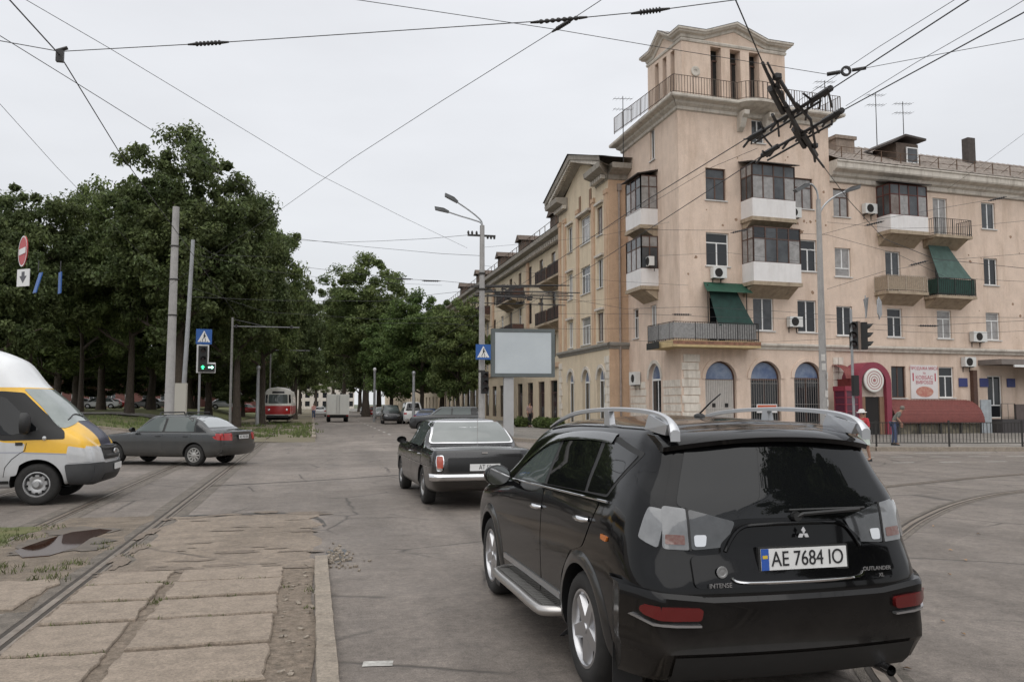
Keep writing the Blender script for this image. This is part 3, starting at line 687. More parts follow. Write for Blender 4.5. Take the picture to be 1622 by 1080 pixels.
gable(pv, Mf, pa, pb, pz1, apx); gable(pv, Ml, 0, pd0-pd1, pz1, apx)
gable(pv, Mr, 0, pd0-pd1, pz1, apx); gable(pv, Mb, pa, pb, pz1, apx)
pv.build_each('wall', M_WALL, house)
fr = MB()
for M, HS in ((Mf,PH),(Ml,PL)):
    for (a,b,c_,d) in HS:
        fr.face([(a,-.5,c_),(b,-.5,c_),(b,-.5,d),(a,-.5,d)], M)
fr.build('door_recess', M_DARKIN, house)
for M, HS in ((Mf,PH),(Ml,PL)):
    for (a,b,c_,d) in HS:
        f = MB(M); f.box((a+b)/2-.05,(a+b)/2+.05,-.48,-.43,c_,d-.6); f.box(a,b,-.48,-.43,d-.62,d-.54); f.box(a+.04,a+.1,-.48,-.43,c_,d-.62); f.build('door', M_BROWN, house)
pr = MB()
prof2 = [(0,20.98),(.05,21.0),(.08,21.1),(.05,21.16),(0,21.16)]
cornice(pr, Mf, prof2, pa, pb, 1, 1); cornice(pr, Ml, prof2, 0, pd0-pd1, 1, 1)
mould = [(0,-.22),(.06,-.2),(.1,-.06),(.26,.0),(.30,.08),(.36,.1),(.37,.2),(0,.24)]      # (out, up) of the eaves moulding
def roofline(a0, L_): return [(a0,pz1),(a0+L_*.2,pz1),(a0+L_*.5,apx),(a0+L_*.8,pz1),(a0+L_,pz1)]
FACES = ((Mf,pb-pa,pa),(Ml,pd0-pd1,0),(Mr,pd0-pd1,0))
for M, L_, a0 in FACES:
    RL = roofline(a0, L_); k = len(mould)
    for n_, ((x0,z0),(x1,z1)) in enumerate(zip(RL, RL[1:])):
        e0 = 1 if n_ == 0 else 0; e1 = 1 if n_ == 3 else 0
        pr.add([(x0-e0*o,o,z0+u) for o,u in mould]+[(x1+e1*o,o,z1+u) for o,u in mould], [(i_,i_+1,k+i_+1,k+i_) for i_ in range(k-1)], M)
pr.build('cornice', M_STONE, house)
rf = MB()
tops = []
cen = tuple(FR @ Vector(((pa+pb)/2,(pd0+pd1)/2,apx+.3)))
for M, L_, a0 in FACES:
    P_ = [tuple(M @ Vector((x + (-.38 if n_==0 else .38 if n_==4 else 0), .38, z+.225))) for n_, (x, z) in enumerate(roofline(a0, L_))]
    for p_, q_ in zip(P_, P_[1:]): rf.face([p_, q_, cen])
rf.face([tuple(FR @ Vector((pa-.38,pd1,pz1+.225))), tuple(FR @ Vector((pb+.38,pd1,pz1+.225))), cen])
rf.build('roof', M_ROOFD, house)
q = MB(FR @ Matrix.Translation((1.35,pd0+.02,19.4)) @ Matrix.Rotation(-math.pi/2,4,'X')); q.lathe([(0,.0),(.24,.0),(.27,.02),(.27,.04),(.22,.05),(.1,.03)],20); q.build('medallion', M_STONE, house)
# ------------------------------------------------ right wing
wg = MB(); HW = []; WW = []
cols = [9.68,13.1,16.62,20.24,23.7,27.2,30.8,34.4,38]
for i, s0 in enumerate(cols):
    for fl, (c_, d) in enumerate(((5.5,7.12),(8.75,10.35),(12.1,13.68))):
        col = 'w'; kind = 1; cc = c_; sill = True
        if i in (1,2) and fl > 0: cc = c_-.72; sill = False
        if i in (1,2,3) and fl == 0: kind = 2
        if i == 0 and fl == 2: col = 'b'; kind = 2
        if i == 0 and fl == 1: kind = 4
        HW.append((s0,s0+1.05,cc,d)); WW.append((s0,s0+1.05,cc,d,col,kind,sill))
GH = [(13.25,14.25,2.1,3.87),(16.6,17.68,2.12,3.87),(20.15,21.25,.95,3.4)]
M_RW = FRo(-.08)
wall(wg, M_RW, 9.4, 42, 0, 14.5, HW+GH)
wg.face([(9.4,0,0),(9.4,-.1,0),(9.4,-.1,14.5),(9.4,0,14.5)], FR)
wg.build('wall', M_WALL, house)
for i, w_ in enumerate(WW): window(house, M_RW, *w_[:4], col=w_[4], kind=w_[5], sill=w_[6])
window(house, M_RW, *GH[0], col='b', kind=1, pane=M_PANE); window(house, M_RW, *GH[1], col='w', kind=2, pane=M_PANE)
d_ = window(house, M_RW, *GH[2], col='w', kind=4, pane=M_PANE, sill=False); d_.name = 'door'
prof = [(.0,14.0),(.06,14.05),(.08,14.25),(.25,14.35),(.3,14.5),(.62,14.62),(.66,14.7),(.66,14.95),(.72,15.0),(.72,15.08),(.0,15.12)]
c = MB(); cornice(c, FR, prof, 9.4, 42, 0, 0); c.build('cornice', M_STONE, house)
rf = MB(FR); rf.grid([[(s, .7, 15.13),(s,-5.4,18.15),(s,-11,15.2)] for s in np.linspace(9.42,42,34)]); rf.build('roof', M_ROOFS, house)
rb = MB(FR)
for s in np.linspace(9.5,41.5,65): rb.box(s-.02,s+.02,.5,-5.3,0,.0) if False else rb.tube([(s,.66,15.165),(s,-5.35,18.17)],.018,4)
rb.build('roof_seam', M_ROOFS, house)
rl = MB(FR)
for i in range(24):
    s = 10+i*1.35; rl.box(s-.02,s+.02,.3,.34,15.28,15.95); rl.tube([(s,.32,15.9),(s,-.4,15.6)],.016,4)
rl.tube([(9.6,.32,15.93),(41.5,.32,15.93)],.016,4); rl.tube([(9.6,.32,15.6),(41.5,.32,15.6)],.013,4); rl.build('roof_railing', mat('rusty_iron',(.12,.075,.05),.9,var=.4,scale=8), house)
ch = MB(FR); ch.box(11.75,13.05,-3.2,-2.2,15.6,17.35); ch.box(11.65,13.15,-3.3,-2.1,17.352,17.55); ch.build('chimney', mat('chimney_grey',(.27,.215,.175),.9,var=.2,scale=5,stain=.7,stcol=(.13,.1,.08)), house)
ch = MB(FR); ch.box(23.0,23.6,-3.9,-3.4,17,18.9); ch.build('chimney', M_ROOFD, house)
dm = MB(FR); dm.box(14.7,16.3,-2.6,-.7,15.6,16.95); dd = dm.build('dormer', mat('dormer_wood',(.10,.075,.06),.9,var=.3,scale=5), house)
dm = MB(FR); dm.add([(14.2,-.45,16.78),(15.2,-.45,17.3),(16.7,-.45,17.16),(16.7,-3.2,17.16),(15.2,-3.2,17.3),(14.2,-3.2,16.78),(14.2,-.45,16.9),(15.2,-.45,17.42),(16.7,-.45,17.28),(16.7,-3.2,17.28),(15.2,-3.2,17.42),(14.2,-3.2,16.9)],[(0,1,4,5),(1,2,3,4),(6,11,10,7),(7,10,9,8),(0,6,7,1),(1,7,8,2),(2,8,9,3),(5,11,6,0)]); dm.build('roof', M_ROOFD, dd)
window(dd, FRo(-.54), 15.35, 16.2, 15.75, 16.7, 'w', 0, M_PANE3, False, .1)
# glazed and open balconies of the front
loggia(house, FR, 3.7, 6.35, 11.45, 12.42, 14.25, 1.05, M_CLAD, M_BROWN)
loggia(house, FR, 3.7, 6.6, 8.08, 9.08, 10.95, 1.05, M_CLAD, M_BROWN, False, 4)
loggia(house, LF, 2.75, 5.0, 11.5, 12.4, 14.25, 1.0, M_CLAD, M_BROWN, True, 3)
loggia(house, LF, 2.75, 5.0, 8.15, 9.1, 10.9, 1.0, M_CLAD, M_BROWN, False, 3)
loggia(house, M_RW, 12.6, 15.2, 11.35, 12.2, 13.95, 1.05, M_CLAD, mat('oxblood_wood',(.10,.028,.02),.6), True, 4)
open_balcony(house, M_RW, 15.75, 18.3, 11.3, 1.05)
open_balcony(house, M_RW, 12.3, 15.0, 7.95, 1.05, .9, mat('wire_infill',(.33,.26,.19),.9,var=.3,scale=14), mat('railing_tan',(.36,.30,.24),.8,var=.2,scale=6))
gb = open_balcony(house, M_RW, 15.75, 18.45, 7.85, 1.05, 1.0, mat('green_sheet',(.012,.05,.038),.6,var=.3,scale=5))
M_GREEN = mat('green_canvas',(.009,.038,.03),.8,var=.35,scale=3); M_GREENB = mat('green_valance',(.008,.055,.032),.75,var=.25,scale=3)
def drape(name, par, M, a0, a1, z1, d1, b0, b1, z0, d0, m):
    n = 14; P = [[( (a0+(a1-a0)*i/n)*(1-t)+(b0+(b1-b0)*i/n)*t, d1+(d0-d1)*t+.025*math.sin(i*2.2)*t, z1+(z0-z1)*t-.05*math.sin(math.pi*t)) for t in np.linspace(0,1,8)] for i in range(n+1)]
    q = MB(M); q.grid(P); q.grid([[ (p[0],p[1]-.015,p[2]) for p in r] for r in P]); return q.build(name, m, par, 60)
drape('awning', gb, M_RW, 15.9,17.3,10.9,.25, 15.9,18.3,8.82,1.0, mat('green_tarp',(.055,.10,.085),.7,var=.3,scale=3))
# long corner balcony of the first floor, wrapping the corner
s = MB(); B0, Bt = 4.6, 4.93
FRc = [Vector((0,0,0)), NF*1.1]
pA = LF @ Vector((1.9,0,0)); pB = LF @ Vector((1.9,1.1,0)); pC = Vector((-1.1,0,0))+NF*1.1+Vector((0.09,0,0)); pD = FR @ Vector((4.0,1.1,0)); pE = FR @ Vector((4.0,0,0)); p0 = Vector((0,0,0))
poly = [tuple(p[:2]) for p in (pA,pB,pC,pD,pE,p0)]
s.prism(poly, B0, Bt); lb = s.build('balcony', mat('balcony_yellow',(.47,.36,.19),.9,var=.12,scale=3,stain=.6,stcol=(.22,.15,.1)), house)
q = MB(); railing(q, [tuple((p-(p-p0).normalized()*.12)[:2]) if p in (pB,pC,pD) else tuple(p[:2]) for p in (pA,pB,pC,pD,pE)], Bt, .95, .13, .01); q.build('railing', M_IRON, lb)
q = MB(); pp = [p*.94 for p in (pB,pC,pD)]
for a_, b_ in zip(pp, pp[1:]): q.face([tuple(a_+Vector((0,0,5.03))),tuple(b_+Vector((0,0,5.03))),tuple(b_+Vector((0,0,5.8))),tuple(a_+Vector((0,0,5.8)))])
q.build('infill', mat('grey_netting',(.24,.235,.23),.95,var=.25,scale=9), lb)
q = MB(); a_, b_ = pC*1.003, pD*1.003; q.face([tuple(a_+Vector((0,0,4.72))),tuple(b_+Vector((0,0,4.72))),tuple(b_+Vector((0,0,4.9))),tuple(a_+Vector((0,0,4.9)))]); q.build('fascia_stain', mat('rust_stain',(.22,.11,.07),.9,var=.5,scale=5), lb)
q = MB(LF); q.box(.2,1.8,1.105,1.14,4.58,4.92); q.build('fascia_board', mat('board_black',(.02,.02,.018),.7,var=.3,scale=5), lb)
drape('awning', lb, FR, 1.35,3.95,8.05,.03, 1.05,3.75,7.45,.9, M_GREENB)
drape('awning', lb, FR, 1.35,3.0,7.6,.5, 1.6,3.75,5.72,1.0, M_GREEN)
q = MB(FR); q.box(1.4,1.44,.3,.34,4.95,7.9); q.box(3.7,3.74,.3,.34,4.95,7.9); q.build('awning_post', M_IRON, lb)
# ------------------------------------------------ bay with pediment on the main street
bay = MB(); MBY = LFo(BX); b0, b1 = 7.3, 17.7
HB = []; WB = []
for (a, b, k) in ((8.35,9.35,1),(10.75,12.65,3),(14.5,15.5,1)):
    for (c_, d) in ((5.55,7.3),(8.85,10.6),(12.1,13.85)): HB.append((a,b,c_,d)); WB.append((a,b,c_,d,k))
AB = [(8.15,9.55,.3,3.95,True),(10.95,12.45,.3,3.95,True),(14.3,15.7,.3,3.95,True)]
wall(bay, MBY, b0, b1, 0, 15.6, HB+AB)
bay.build('wall', M_WALLY, house)
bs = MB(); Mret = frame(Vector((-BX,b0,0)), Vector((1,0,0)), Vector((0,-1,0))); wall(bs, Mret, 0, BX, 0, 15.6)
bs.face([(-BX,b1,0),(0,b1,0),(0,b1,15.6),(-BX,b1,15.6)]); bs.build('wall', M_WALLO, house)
for (a,b,c_,d,k) in WB: window(house, MBY, a,b,c_,d,'w' if random.random()<.75 else 'b',k)
for a in AB: arch_window(house, MBY, *a[:4], M_WHITE, None, M_BLUEG, False, M_PANE)
q = MB(MBY)
for (a,b,c_,d,_) in AB:
    r = (b-a)/2; n = 16; cx, sp = (a+b)/2, d-r
    for i in range(n):
        A0, A1 = math.pi*i/n, math.pi*(i+1)/n; p = lambda rr, an, y: (cx-rr*math.cos(an), y, sp+rr*math.sin(an))
        q.add([p(r+.002,A0,.0),p(r+.002,A1,.0),p(r+.22,A1,.0),p(r+.22,A0,.0),p(r+.002,A0,.06),p(r+.002,A1,.06),p(r+.22,A1,.06),p(r+.22,A0,.06)],[(4,5,6,7),(0,1,5,4),(3,7,6,2)])
q.build_each('arch_surround', M_STONE, house)
q = MB(MBY)
for i in range(9):
    z = .5+i*.46
    q.box(b0+.0,b0+(.55 if i%2 else .75),.0,.06,z,z+.42); q.box(b1-(.55 if i%2 else .75),b1,.0,.06,z,z+.42)
q.build_each('quoin', M_RUST, house)
q = MB(MBY)
for a in (7.35,9.75,12.95,15.9,17.1): q.box(a,a+.5,.0,.09,5.2,14.6); q.box(a-.05,a+.55,.0,.13,14.35,14.62)
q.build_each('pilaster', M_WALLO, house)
q = MB(MBY); q.box(10.3,12.9,-.3,-.02,0,0); 
q = MB(MBY); q.box(10.35,10.75,.01,.05,13.9,15.4); q.box(12.55,12.9,.01,.05,13.9,15.4); q.build_each('panel', M_WALLB, house)
for fl in (7.45,10.75,14.0):
    q = MB(MBY)
    for (a, b) in ((8.25,9.45),(14.4,15.6)): q.box(a-.1,b+.1,.0,.16,fl,fl+.14)
    if fl > 12: q.box(10.4,13.0,.0,.3,fl,fl+.14)
    q.build_each('hood_mould', M_STONE, house)
prof = [(.0,5.0),(.05,5.02),(.08,5.12),(.18,5.2),(.2,5.26),(.2,5.36),(0,5.42)]
c = MB(); cornice(c, MBY, prof, b0, b1, 1, 1); cornice(c, Mret, prof, 0, BX, 0, 0); c.build('string_course', mat('slate_grey_trim',(.24,.225,.2),.9,var=.15,scale=3), house)
# pediment: broken horizontal cornice and raking cornices with dentils
c = MB(); z_e = 15.15
prof = [(.0,z_e),(.08,z_e+.05),(.1,z_e+.3),(.45,z_e+.42),(.8,z_e+.55),(.85,z_e+.85),(0,z_e+.9)]
cornice(c, MBY, prof, b0, b0+2.2, 1, 0); cornice(c, MBY, prof, b1-2.2, b1, 0, 1); cornice(c, Mret, prof, 0, BX-.004, 0, 0)
apz = 17.5; mid = (b0+b1)/2
for (x0, x1) in ((b0-.85,mid),(b1+.85,mid)):
    z0, z1 = z_e+.6, apz
    c.add([(x0,0,z0),(x1,0,z1),(x1,.45,z1+.12),(x0,.45,z0+.12),(x1,.82,z1+.3),(x0,.82,z0+.3),(x1,.86,z1+.6),(x0,.86,z0+.6),(x1,0,z1+.62),(x0,0,z0+.62)],[(0,1,2,3),(3,2,4,5),(5,4,6,7),(7,6,8,9)], MBY)
c.build('cornice', mat('cornice_grey',(.33,.30,.26),.9,var=.15,scale=3,stain=.7,stcol=(.14,.12,.1)), house)
dn = MB(MBY)
n = 26
for i in range(n):
    for (xa, xb) in ((b0-.3,mid),(b1+.3,mid)):
        t = (i+.5)/n; x = xa+(xb-xa)*t; z = z_e+.78+(apz-z_e-.6)*t; dn.box(x-.1,x+.1,.46,.74,z-.02,z+.2)
for k in range(6): dn.box(b0+.1+k*.38,b0+.32+k*.38,.12,.4,z_e+.1,z_e+.34); dn.box(b1-.32-k*.38,b1-.1-k*.38,.12,.4,z_e+.1,z_e+.34)
dn.build_each('dentil', M_STONE, house)
c = MB(MBY); c.face([(b0,0,15.6),(b1,0,15.6),(mid,0,apz+.2)]); c.build('gable', M_WALLY, house)
rf = MB(MBY); rf.grid([[(x, .95, z) , (x,-7,z)] for x, z in ((b0-.95,z_e+1.15),(mid,apz+.68),(b1+.95,z_e+1.15))]); rf.build('roof', M_ROOFD, house)
# drainpipes
q = MB(); q.tube([(-BX*.45,b0-.07,14.6),(-BX*.45,b0-.07,.4)],.07,8); q.box(-BX*.45-.12,-BX*.45+.12,b0-.2,b0-.0,14.5,14.9); q.build('drainpipe', mat('zinc_pipe',(.30,.25,.22),.6,.3,var=.2,scale=4), house)
# ------------------------------------------------ long wing further along the street
house2 = thing('apartment_house', 'long cream terraced house with brown balconies receding along the tree lined street', 'building', (18.3,57.7,0))
M2 = frame(Vector((0,0,0)), Vector((0,1,0)), Vector((-1,0,0))); L2 = 64.0
H2 = []; W2 = []; bal = []
for i in range(17):
    s0 = 1.6+i*3.7
    for fl, (c_, d) in enumerate(((5.4,7.2),(8.7,10.5),(12.0,13.7))):
        isb = (i % 4 in (0,1)) and fl > 0 and i < 12
        H2.append((s0,s0+1.15,c_-(.7 if isb else 0),d)); W2.append((s0,s0+1.15,c_-(.7 if isb else 0),d))
        if isb: bal.append((s0,c_-.75,fl))
G2 = [(1.2+i*3.7,3.2+i*3.7,.5,3.6) for i in range(17)]
wb = MB(); wall(wb, M2, 0, L2, 0, 14.6, H2+G2); wb.face([(0,0,0),(12,0,0),(12,0,14.6),(0,0,14.6)]); wb.face([(0,L2,0),(12,L2,0),(12,L2,14.6),(0,L2,14.6)]); wb.build('wall', M_WALLY, house2)
for w_ in W2: window(house2, M2, *w_, col='w' if random.random()<.4 else 'b', kind=2, sill=False)
for i, w_ in enumerate(G2): 
    f = window(house2, M2, *w_, col='b', kind=3, pane=M_PANE, sill=False)
for (s0, z, fl) in bal: open_balcony(house2, M2, s0-.9, s0+2.1, z, 1.1, 1.0, mat('brown_balcony',(.12,.06,.045),.8,var=.3,scale=5))
prof = [(.0,14.1),(.1,14.15),(.12,14.4),(.5,14.55),(.9,14.7),(.95,15.0),(0,15.05)]
c = MB(); cornice(c, M2, prof, 0, L2); c.build('cornice', MATS['cornice_grey'], house2)
dn = MB(M2)
comb = [(0,14.52)]
for i in range(int(L2/.6)): comb += [(i*.6,14.2),(i*.6+.3,14.2),(i*.6+.3,14.45),(i*.6+.6,14.45)]
comb += [(L2,14.52)]
dn.prism(comb, .14, .5, Matrix(((1,0,0,0),(0,0,1,0),(0,1,0,0),(0,0,0,1))))
dn.build('dentil', M_STONE, house2)
rf = MB(M2); rf.grid([[(s,.95,15.06),(s,-6,17.6),(s,-12,15)] for s in (0,L2)]); rf.build('roof', M_ROOFD, house2)
rl = MB(M2)
for i in range(40): rl.box(i*1.6,i*1.6+.05,.5,.55,15.1,15.9); 
rl.tube([(0,.52,15.9),(L2,.52,15.9)],.03,4); rl.build('roof_railing', MATS['rusty_iron'], house2)
for k, s in enumerate((6,17,26,38,49)):
    d2 = MB(M2); d2.box(s,s+1.4,-2.2,-.2,15.2,16.8); d2.add([(s-.2,.1,16.8),(s+1.6,.1,16.8),(s+.7,.1,17.4),(s-.2,-2.4,16.8),(s+1.6,-2.4,16.8),(s+.7,-2.4,17.4)],[(0,1,2),(3,5,4),(0,2,5,3),(1,4,5,2)]); d2.build('dormer', MATS['dormer_wood'], house2)
q = MB(M2)
for a in (13.5,28.2,43): q.box(a,a+.7,.0,.15,4.9,14.1)
q.box(0,L2,.0,.14,4.6,4.95); q.build_each('pilaster', M_WALLO, house2)
# building on the far cross street beyond (right end of the wing) closed by distance
# ---------------------------------------------------------------- things fixed on the house
ac_unit(FR, 2.15, 0, 8.25, 'white air conditioner under the white framed window left of the glazed balconies')
ac_unit(FR, 6.75, 0, 5.85, 'white air conditioner between two first floor windows, near the corner balcony')
ac_unit(FR, 6.85, 0, 11.75, 'white air conditioner at the right end of the top white clad balcony')
ac_unit(M_RW, 11.95, 0, 12.35, 'white air conditioner left of the oxblood glazed balcony under the eaves')
ac_unit(M_RW, 19.4, 0, 5.35, 'white air conditioner with dark fan beside the last first floor window at right', 1.0, .6)
ac_unit(M_RW, 18.6, 0, 3.9, 'small air conditioner high on the ground floor wall above the brown pipe')
ac_unit(LF, 5.9, 0, 2.85, 'grey air conditioner low beside the blue arched window on the street side', 1.0, .75)
ac_unit(LF, 2.62, .35, 9.2, 'white air conditioner hung on the side of the lower street side balcony', .6, .5)
def antenna(s, d, z, h, label, M=FR, yagi=True):
    p = M @ Vector((s,d,z)); root = thing('roof_antenna', label, 'antenna', ORG+p, 0, 'roof antennas')
    b = MB(); b.tube([(0,0,0),(0,0,h)],[.03,.02],6); b.build('mast', M_IRON, root)
    b = MB()
    for zz in ((h*.96,h*.8) if yagi else (h*.95,)):
        b.tube([(-.55,.1,zz),(.55,-.1,zz)],.014,5)
        for k in range(6): x = -.5+k*.2; b.tube([(x,.1-.18*(k/5)+.28,zz),(x,.1-.18*(k/5)-.28,zz)],.008,4)
    b.build('aerial', M_IRON, root)
antenna(-.6,-5.2,15.6,3.9,'thin tall aerial mast at the left edge of the tower terrace')
antenna(9.1,.2,17.7,1.9,'small aerial at the right end of the tower terrace railing')
antenna(15.6,-3.2,17.0,3.9,'taller aerial mast standing behind the attic dormer')
antenna(17.1,-2.6,16.7,3.6,'aerial mast with dark dish top right of the attic dormer')
# ---------------------------------------------------------------- ground floor cafe and shops on the front
M_RED = mat('cafe_crimson', (.23,.036,.06), .55, var=.12, scale=4); M_RED2 = mat('cafe_red_dark', (.14,.02,.02), .7, var=.3, scale=6)
cafe = thing('cafe_entrance', 'crimson arched cafe vestibule with a round white sign over its dark door', 'entrance', ORG)
# s 10.2..13.1 projecting 2.2 m
n = 18; a, b, sp, pr_ = 9.75, 12.02, 2.86, 1.25; r = (b-a)/2; cx = (a+b)/2
q = MB(FR)
Aout = [(a,.14)]+[(cx-r*math.cos(math.pi*i/n), sp+r*math.sin(math.pi*i/n)) for i in range(n+1)]+[(b,.14)]
ri = r-.33
Ain = [(a+.33,.14)]+[(cx-ri*math.cos(math.pi*i/n), sp+ri*math.sin(math.pi*i/n)) for i in range(n+1)]+[(b-.33,.14)]
for i in range(len(Aout)-1):
    (x0,z0),(x1,z1) = Aout[i],Aout[i+1]; (u0,v0),(u1,v1) = Ain[i],Ain[i+1]
    q.face([(x0,pr_,z0),(x1,pr_,z1),(u1,pr_,v1),(u0,pr_,v0)]); q.face([(x0,0,z0),(x1,0,z1),(x1,pr_,z1),(x0,pr_,z0)]); q.face([(u0,pr_-.25,v0),(u1,pr_-.25,v1),(u1,pr_,v1),(u0,pr_,v0)])
q.build('arch', M_RED, cafe)
q = MB(FR); q.face([(x,pr_-.25,z) for x, z in Ain if z > 2.2]+[(b-.33,pr_-.25,2.15),(a+.33,pr_-.25,2.15)]); q.build('tympanum', mat('cafe_cream',(.5,.42,.36),.8,var=.2,scale=5), cafe)
q = MB(FR); q.box(a+.33,a+.7,pr_-.3,pr_-.2,.14,2.14); q.box(b-.62,b-.33,pr_-.3,pr_-.2,.14,2.14); q.build_each('door_jamb', M_WALLB, cafe)
q = MB(FR); q.box(a+.71,b-.63,pr_-.34,pr_-.28,.14,2.14); q.build('door', M_DARKIN, cafe)
q = MB(FR @ Matrix.Translation((cx,pr_+.03,3.02)) @ Matrix.Rotation(-math.pi/2,4,'X')); q.lathe([(0,.0),(.60,.0),(.64,-.02),(.64,-.1)],28); sg = q.build('round_sign', mat('sign_white',(.66,.64,.60),.6), cafe)
q = MB(FR @ Matrix.Translation((cx,pr_+.03,3.02)) @ Matrix.Rotation(-math.pi/2,4,'X'))
for r0 in (.5,.36,.22): q.lathe([(r0,.004),(r0-.045,.004)],24)
q.lathe([(0,.005),(.1,.005)],16); q.build('ring_mark', mat('sign_red',(.36,.16,.16),.6), sg)
q = MB(FR)
P = [[(s, 1.1*math.sin(t*math.pi/2), 3.1+.75*math.cos(t*math.pi/2)+.02*((i%2))) for t in np.linspace(0,1,8)] for i, s in enumerate(np.linspace(9.2,9.74,10))]
q.grid(P); q.build('side_canopy', mat('dark_red_tile',(.18,.045,.04),.7,var=.3,scale=8), cafe)
q = MB(FR); q.box(9.5,9.74,.0,1.1,.14,3.1); q.build('pier', M_RED2, cafe)
q = MB(FR); q.box(9.46,9.495,.5,1.1,.14,2.4); q.build('pier_trim', mat('cafe_green',(.02,.07,.03),.7), cafe)
kiosk = thing('phone_kiosk', 'tall crimson kiosk with dark glazed panes beside the cafe arch', 'kiosk', ORG+(FR @ Vector((8.6,.85,.14))), AF-math.pi/2 if False else 0)
Ks = Matrix(FR.to_3x3().to_4x4())
q = MB(Ks)
for x in (0,.82): 
    for y in (0,.82): q.box(x,x+.08,y,y+.08,0,2.3)
q.box(-.03,.93,-.03,.93,2.3,2.55); q.box(0.08,.82,.0,.04,0,.5); q.box(.08,.82,.86,.9,0,.5); q.box(.0,.04,.08,.82,0,.5); q.box(.86,.9,.08,.82,0,.5)
for k in range(1,5): q.box(.08,.82,.855,.895,.5+k*.36,.54+k*.36); q.box(.005,.045,.08,.82,.5+k*.36,.54+k*.36)
q.build('frame', mat('kiosk_red',(.24,.03,.05),.5,var=.2,scale=5), kiosk)
q = MB(Ks); q.box(.08,.82,.86,.87,.5,2.3); q.box(.02,.03,.08,.82,.5,2.3); q.box(.08,.82,.02,.03,.5,2.3); q.box(.86,.87,.08,.82,.5,2.3); q.build('pane', mat('kiosk_pane',(.10,.03,.05),.15), kiosk)
# curved red tiled canopy over the terrace
aw = thing('tiled_canopy', 'long curved red tiled canopy over the cafe terrace', 'canopy', ORG)
nt_ = 10; P = []; sm = np.linspace(12.1,18.2,60)
for i, s in enumerate(sm):
    row = []
    for k in range(nt_*2+1):
        t = k/(nt_*2); an = t*math.pi/2; step = .03*(k%2)
        row.append((s, .1+1.35*math.sin(an)+step*.4, .72+1.25*math.cos(an)+.012*math.sin(i*3.1)+step))
    P.append(row)
q = MB(FR); q.grid(P); e1 = [tuple(p) for p in P[-1]]; q.face(e1+[(18.2,.1,.72)]); q.build('tiles', mat('tile_red',(.15,.04,.033),.75,var=.25,scale=9,stain=.5,stcol=(.12,.03,.025)), aw, 30)
q = MB(FR)
for s in np.linspace(12.3,18.0,5): q.box(s-.04,s+.04,1.3,1.38,.14,.74)
q.build_each('post', M_IRON, aw)
q = MB(FR); q.box(12.1,18.1,1.1,1.16,.14,.68); q.build('terrace_screen', mat('screen_dark',(.05,.045,.035),.9,col2=(.25,.22,.16),scale=3), aw)
pn = thing('wall_panel', 'pale blue grey panel standing at the right end of the red canopy', 'panel', ORG)
q = MB(FR); q.box(18.35,19.1,1.0,1.08,.14,2.0); q.build_each('panel', mat('panel_grey',(.34,.37,.39),.6,var=.15,scale=4,stain=.4), pn)
# poster with blurred red lettering
ps = thing('wall_poster', 'white poster with red lettering and a sausage platter picture on the ground floor wall', 'poster', ORG)
q = MB(M_RW); q.box(14.55,16.45,.02,.05,2.05,3.95); q.build('sheet', mat('poster_white',(.66,.63,.62),.6,var=.06,scale=2), ps)
PM = mat('poster_red',(.42,.03,.06),.6)
def on_wall(M, s, o, z): 
    return M @ Matrix.Translation((s,o,z)) @ Matrix.Rotation(math.pi/2,4,'X')
add_text('ПРОДАЖА МЯСА', .24, on_wall(M_RW,15.5,.056,3.76), PM, ps); add_text('та', .2, on_wall(M_RW,15.5,.056,3.5), PM, ps)
add_text('КОВБАС', .30, on_wall(M_RW,15.5,.056,3.24), PM, ps); add_text('ВИРОБІВ', .27, on_wall(M_RW,15.5,.056,2.97), PM, ps)
q = MB(M_RW); q.box(14.68,14.76,.051,.055,3.05,3.5); q.box(16.24,16.32,.051,.055,3.05,3.5); q.build_each('bracket_mark', PM, ps)
q = MB(M_RW); q.prism([(15.5+.62*math.cos(t)*(1 if math.sin(t)<0 else 1),2.45+.3*math.sin(t)) for t in np.linspace(0,2*math.pi,18)[:-1]], .051,.056, Matrix(((1,0,0,0),(0,0,1,0),(0,1,0,0),(0,0,0,1)))); q.build('picture', mat('poster_meat',(.40,.09,.08),.6,col2=(.55,.35,.26),scale=6), ps)
# shop sign, plaques, entrance canopy at the far right
cn_ = thing('entrance_canopy', 'flat grey entrance canopy with a white edge above the glazed door', 'canopy', ORG)
q = MB(M_RW); q.box(19.5,27,.0,1.6,4.0,4.3); q.build('slab', mat('canopy_grey',(.18,.155,.14),.8,var=.15,scale=3), cn_); q = MB(M_RW); q.box(20.4,27,1.58,1.66,3.85,3.98); q.build('edge', M_WHITE, cn_)
sb = thing('shop_sign', 'dark shop sign under the entrance canopy at the right edge', 'sign', ORG); q = MB(M_RW); q.box(22.0,24.6,1.2,1.3,3.3,3.75); q.build('board', mat('sign_dark',(.04,.03,.035),.6), sb)
for k, (s, lb_) in enumerate(((18.0,'blue plaque nearest the brown wall pipe'),(19.55,'blue plaque left of the glazed shop door'),(21.6,'blue plaque right of the glazed shop door'))):
    t_ = thing('wall_plaque', lb_, 'plaque', ORG, 0, 'plaques by the shop door'); q = MB(M_RW); q.box(s,s+.62,.02,.06,2.75,3.25); q.build('plate', mat('plaque_blue',(.035,.045,.16),.5), t_)
pp_ = thing('wall_pipe', 'thick dark brown duct on the ground floor wall below the small air conditioner', 'pipe', ORG); q = MB(M_RW); q.box(18.85,19.15,.0,.25,1.5,3.7); q.build('duct', M_BROWN, pp_)
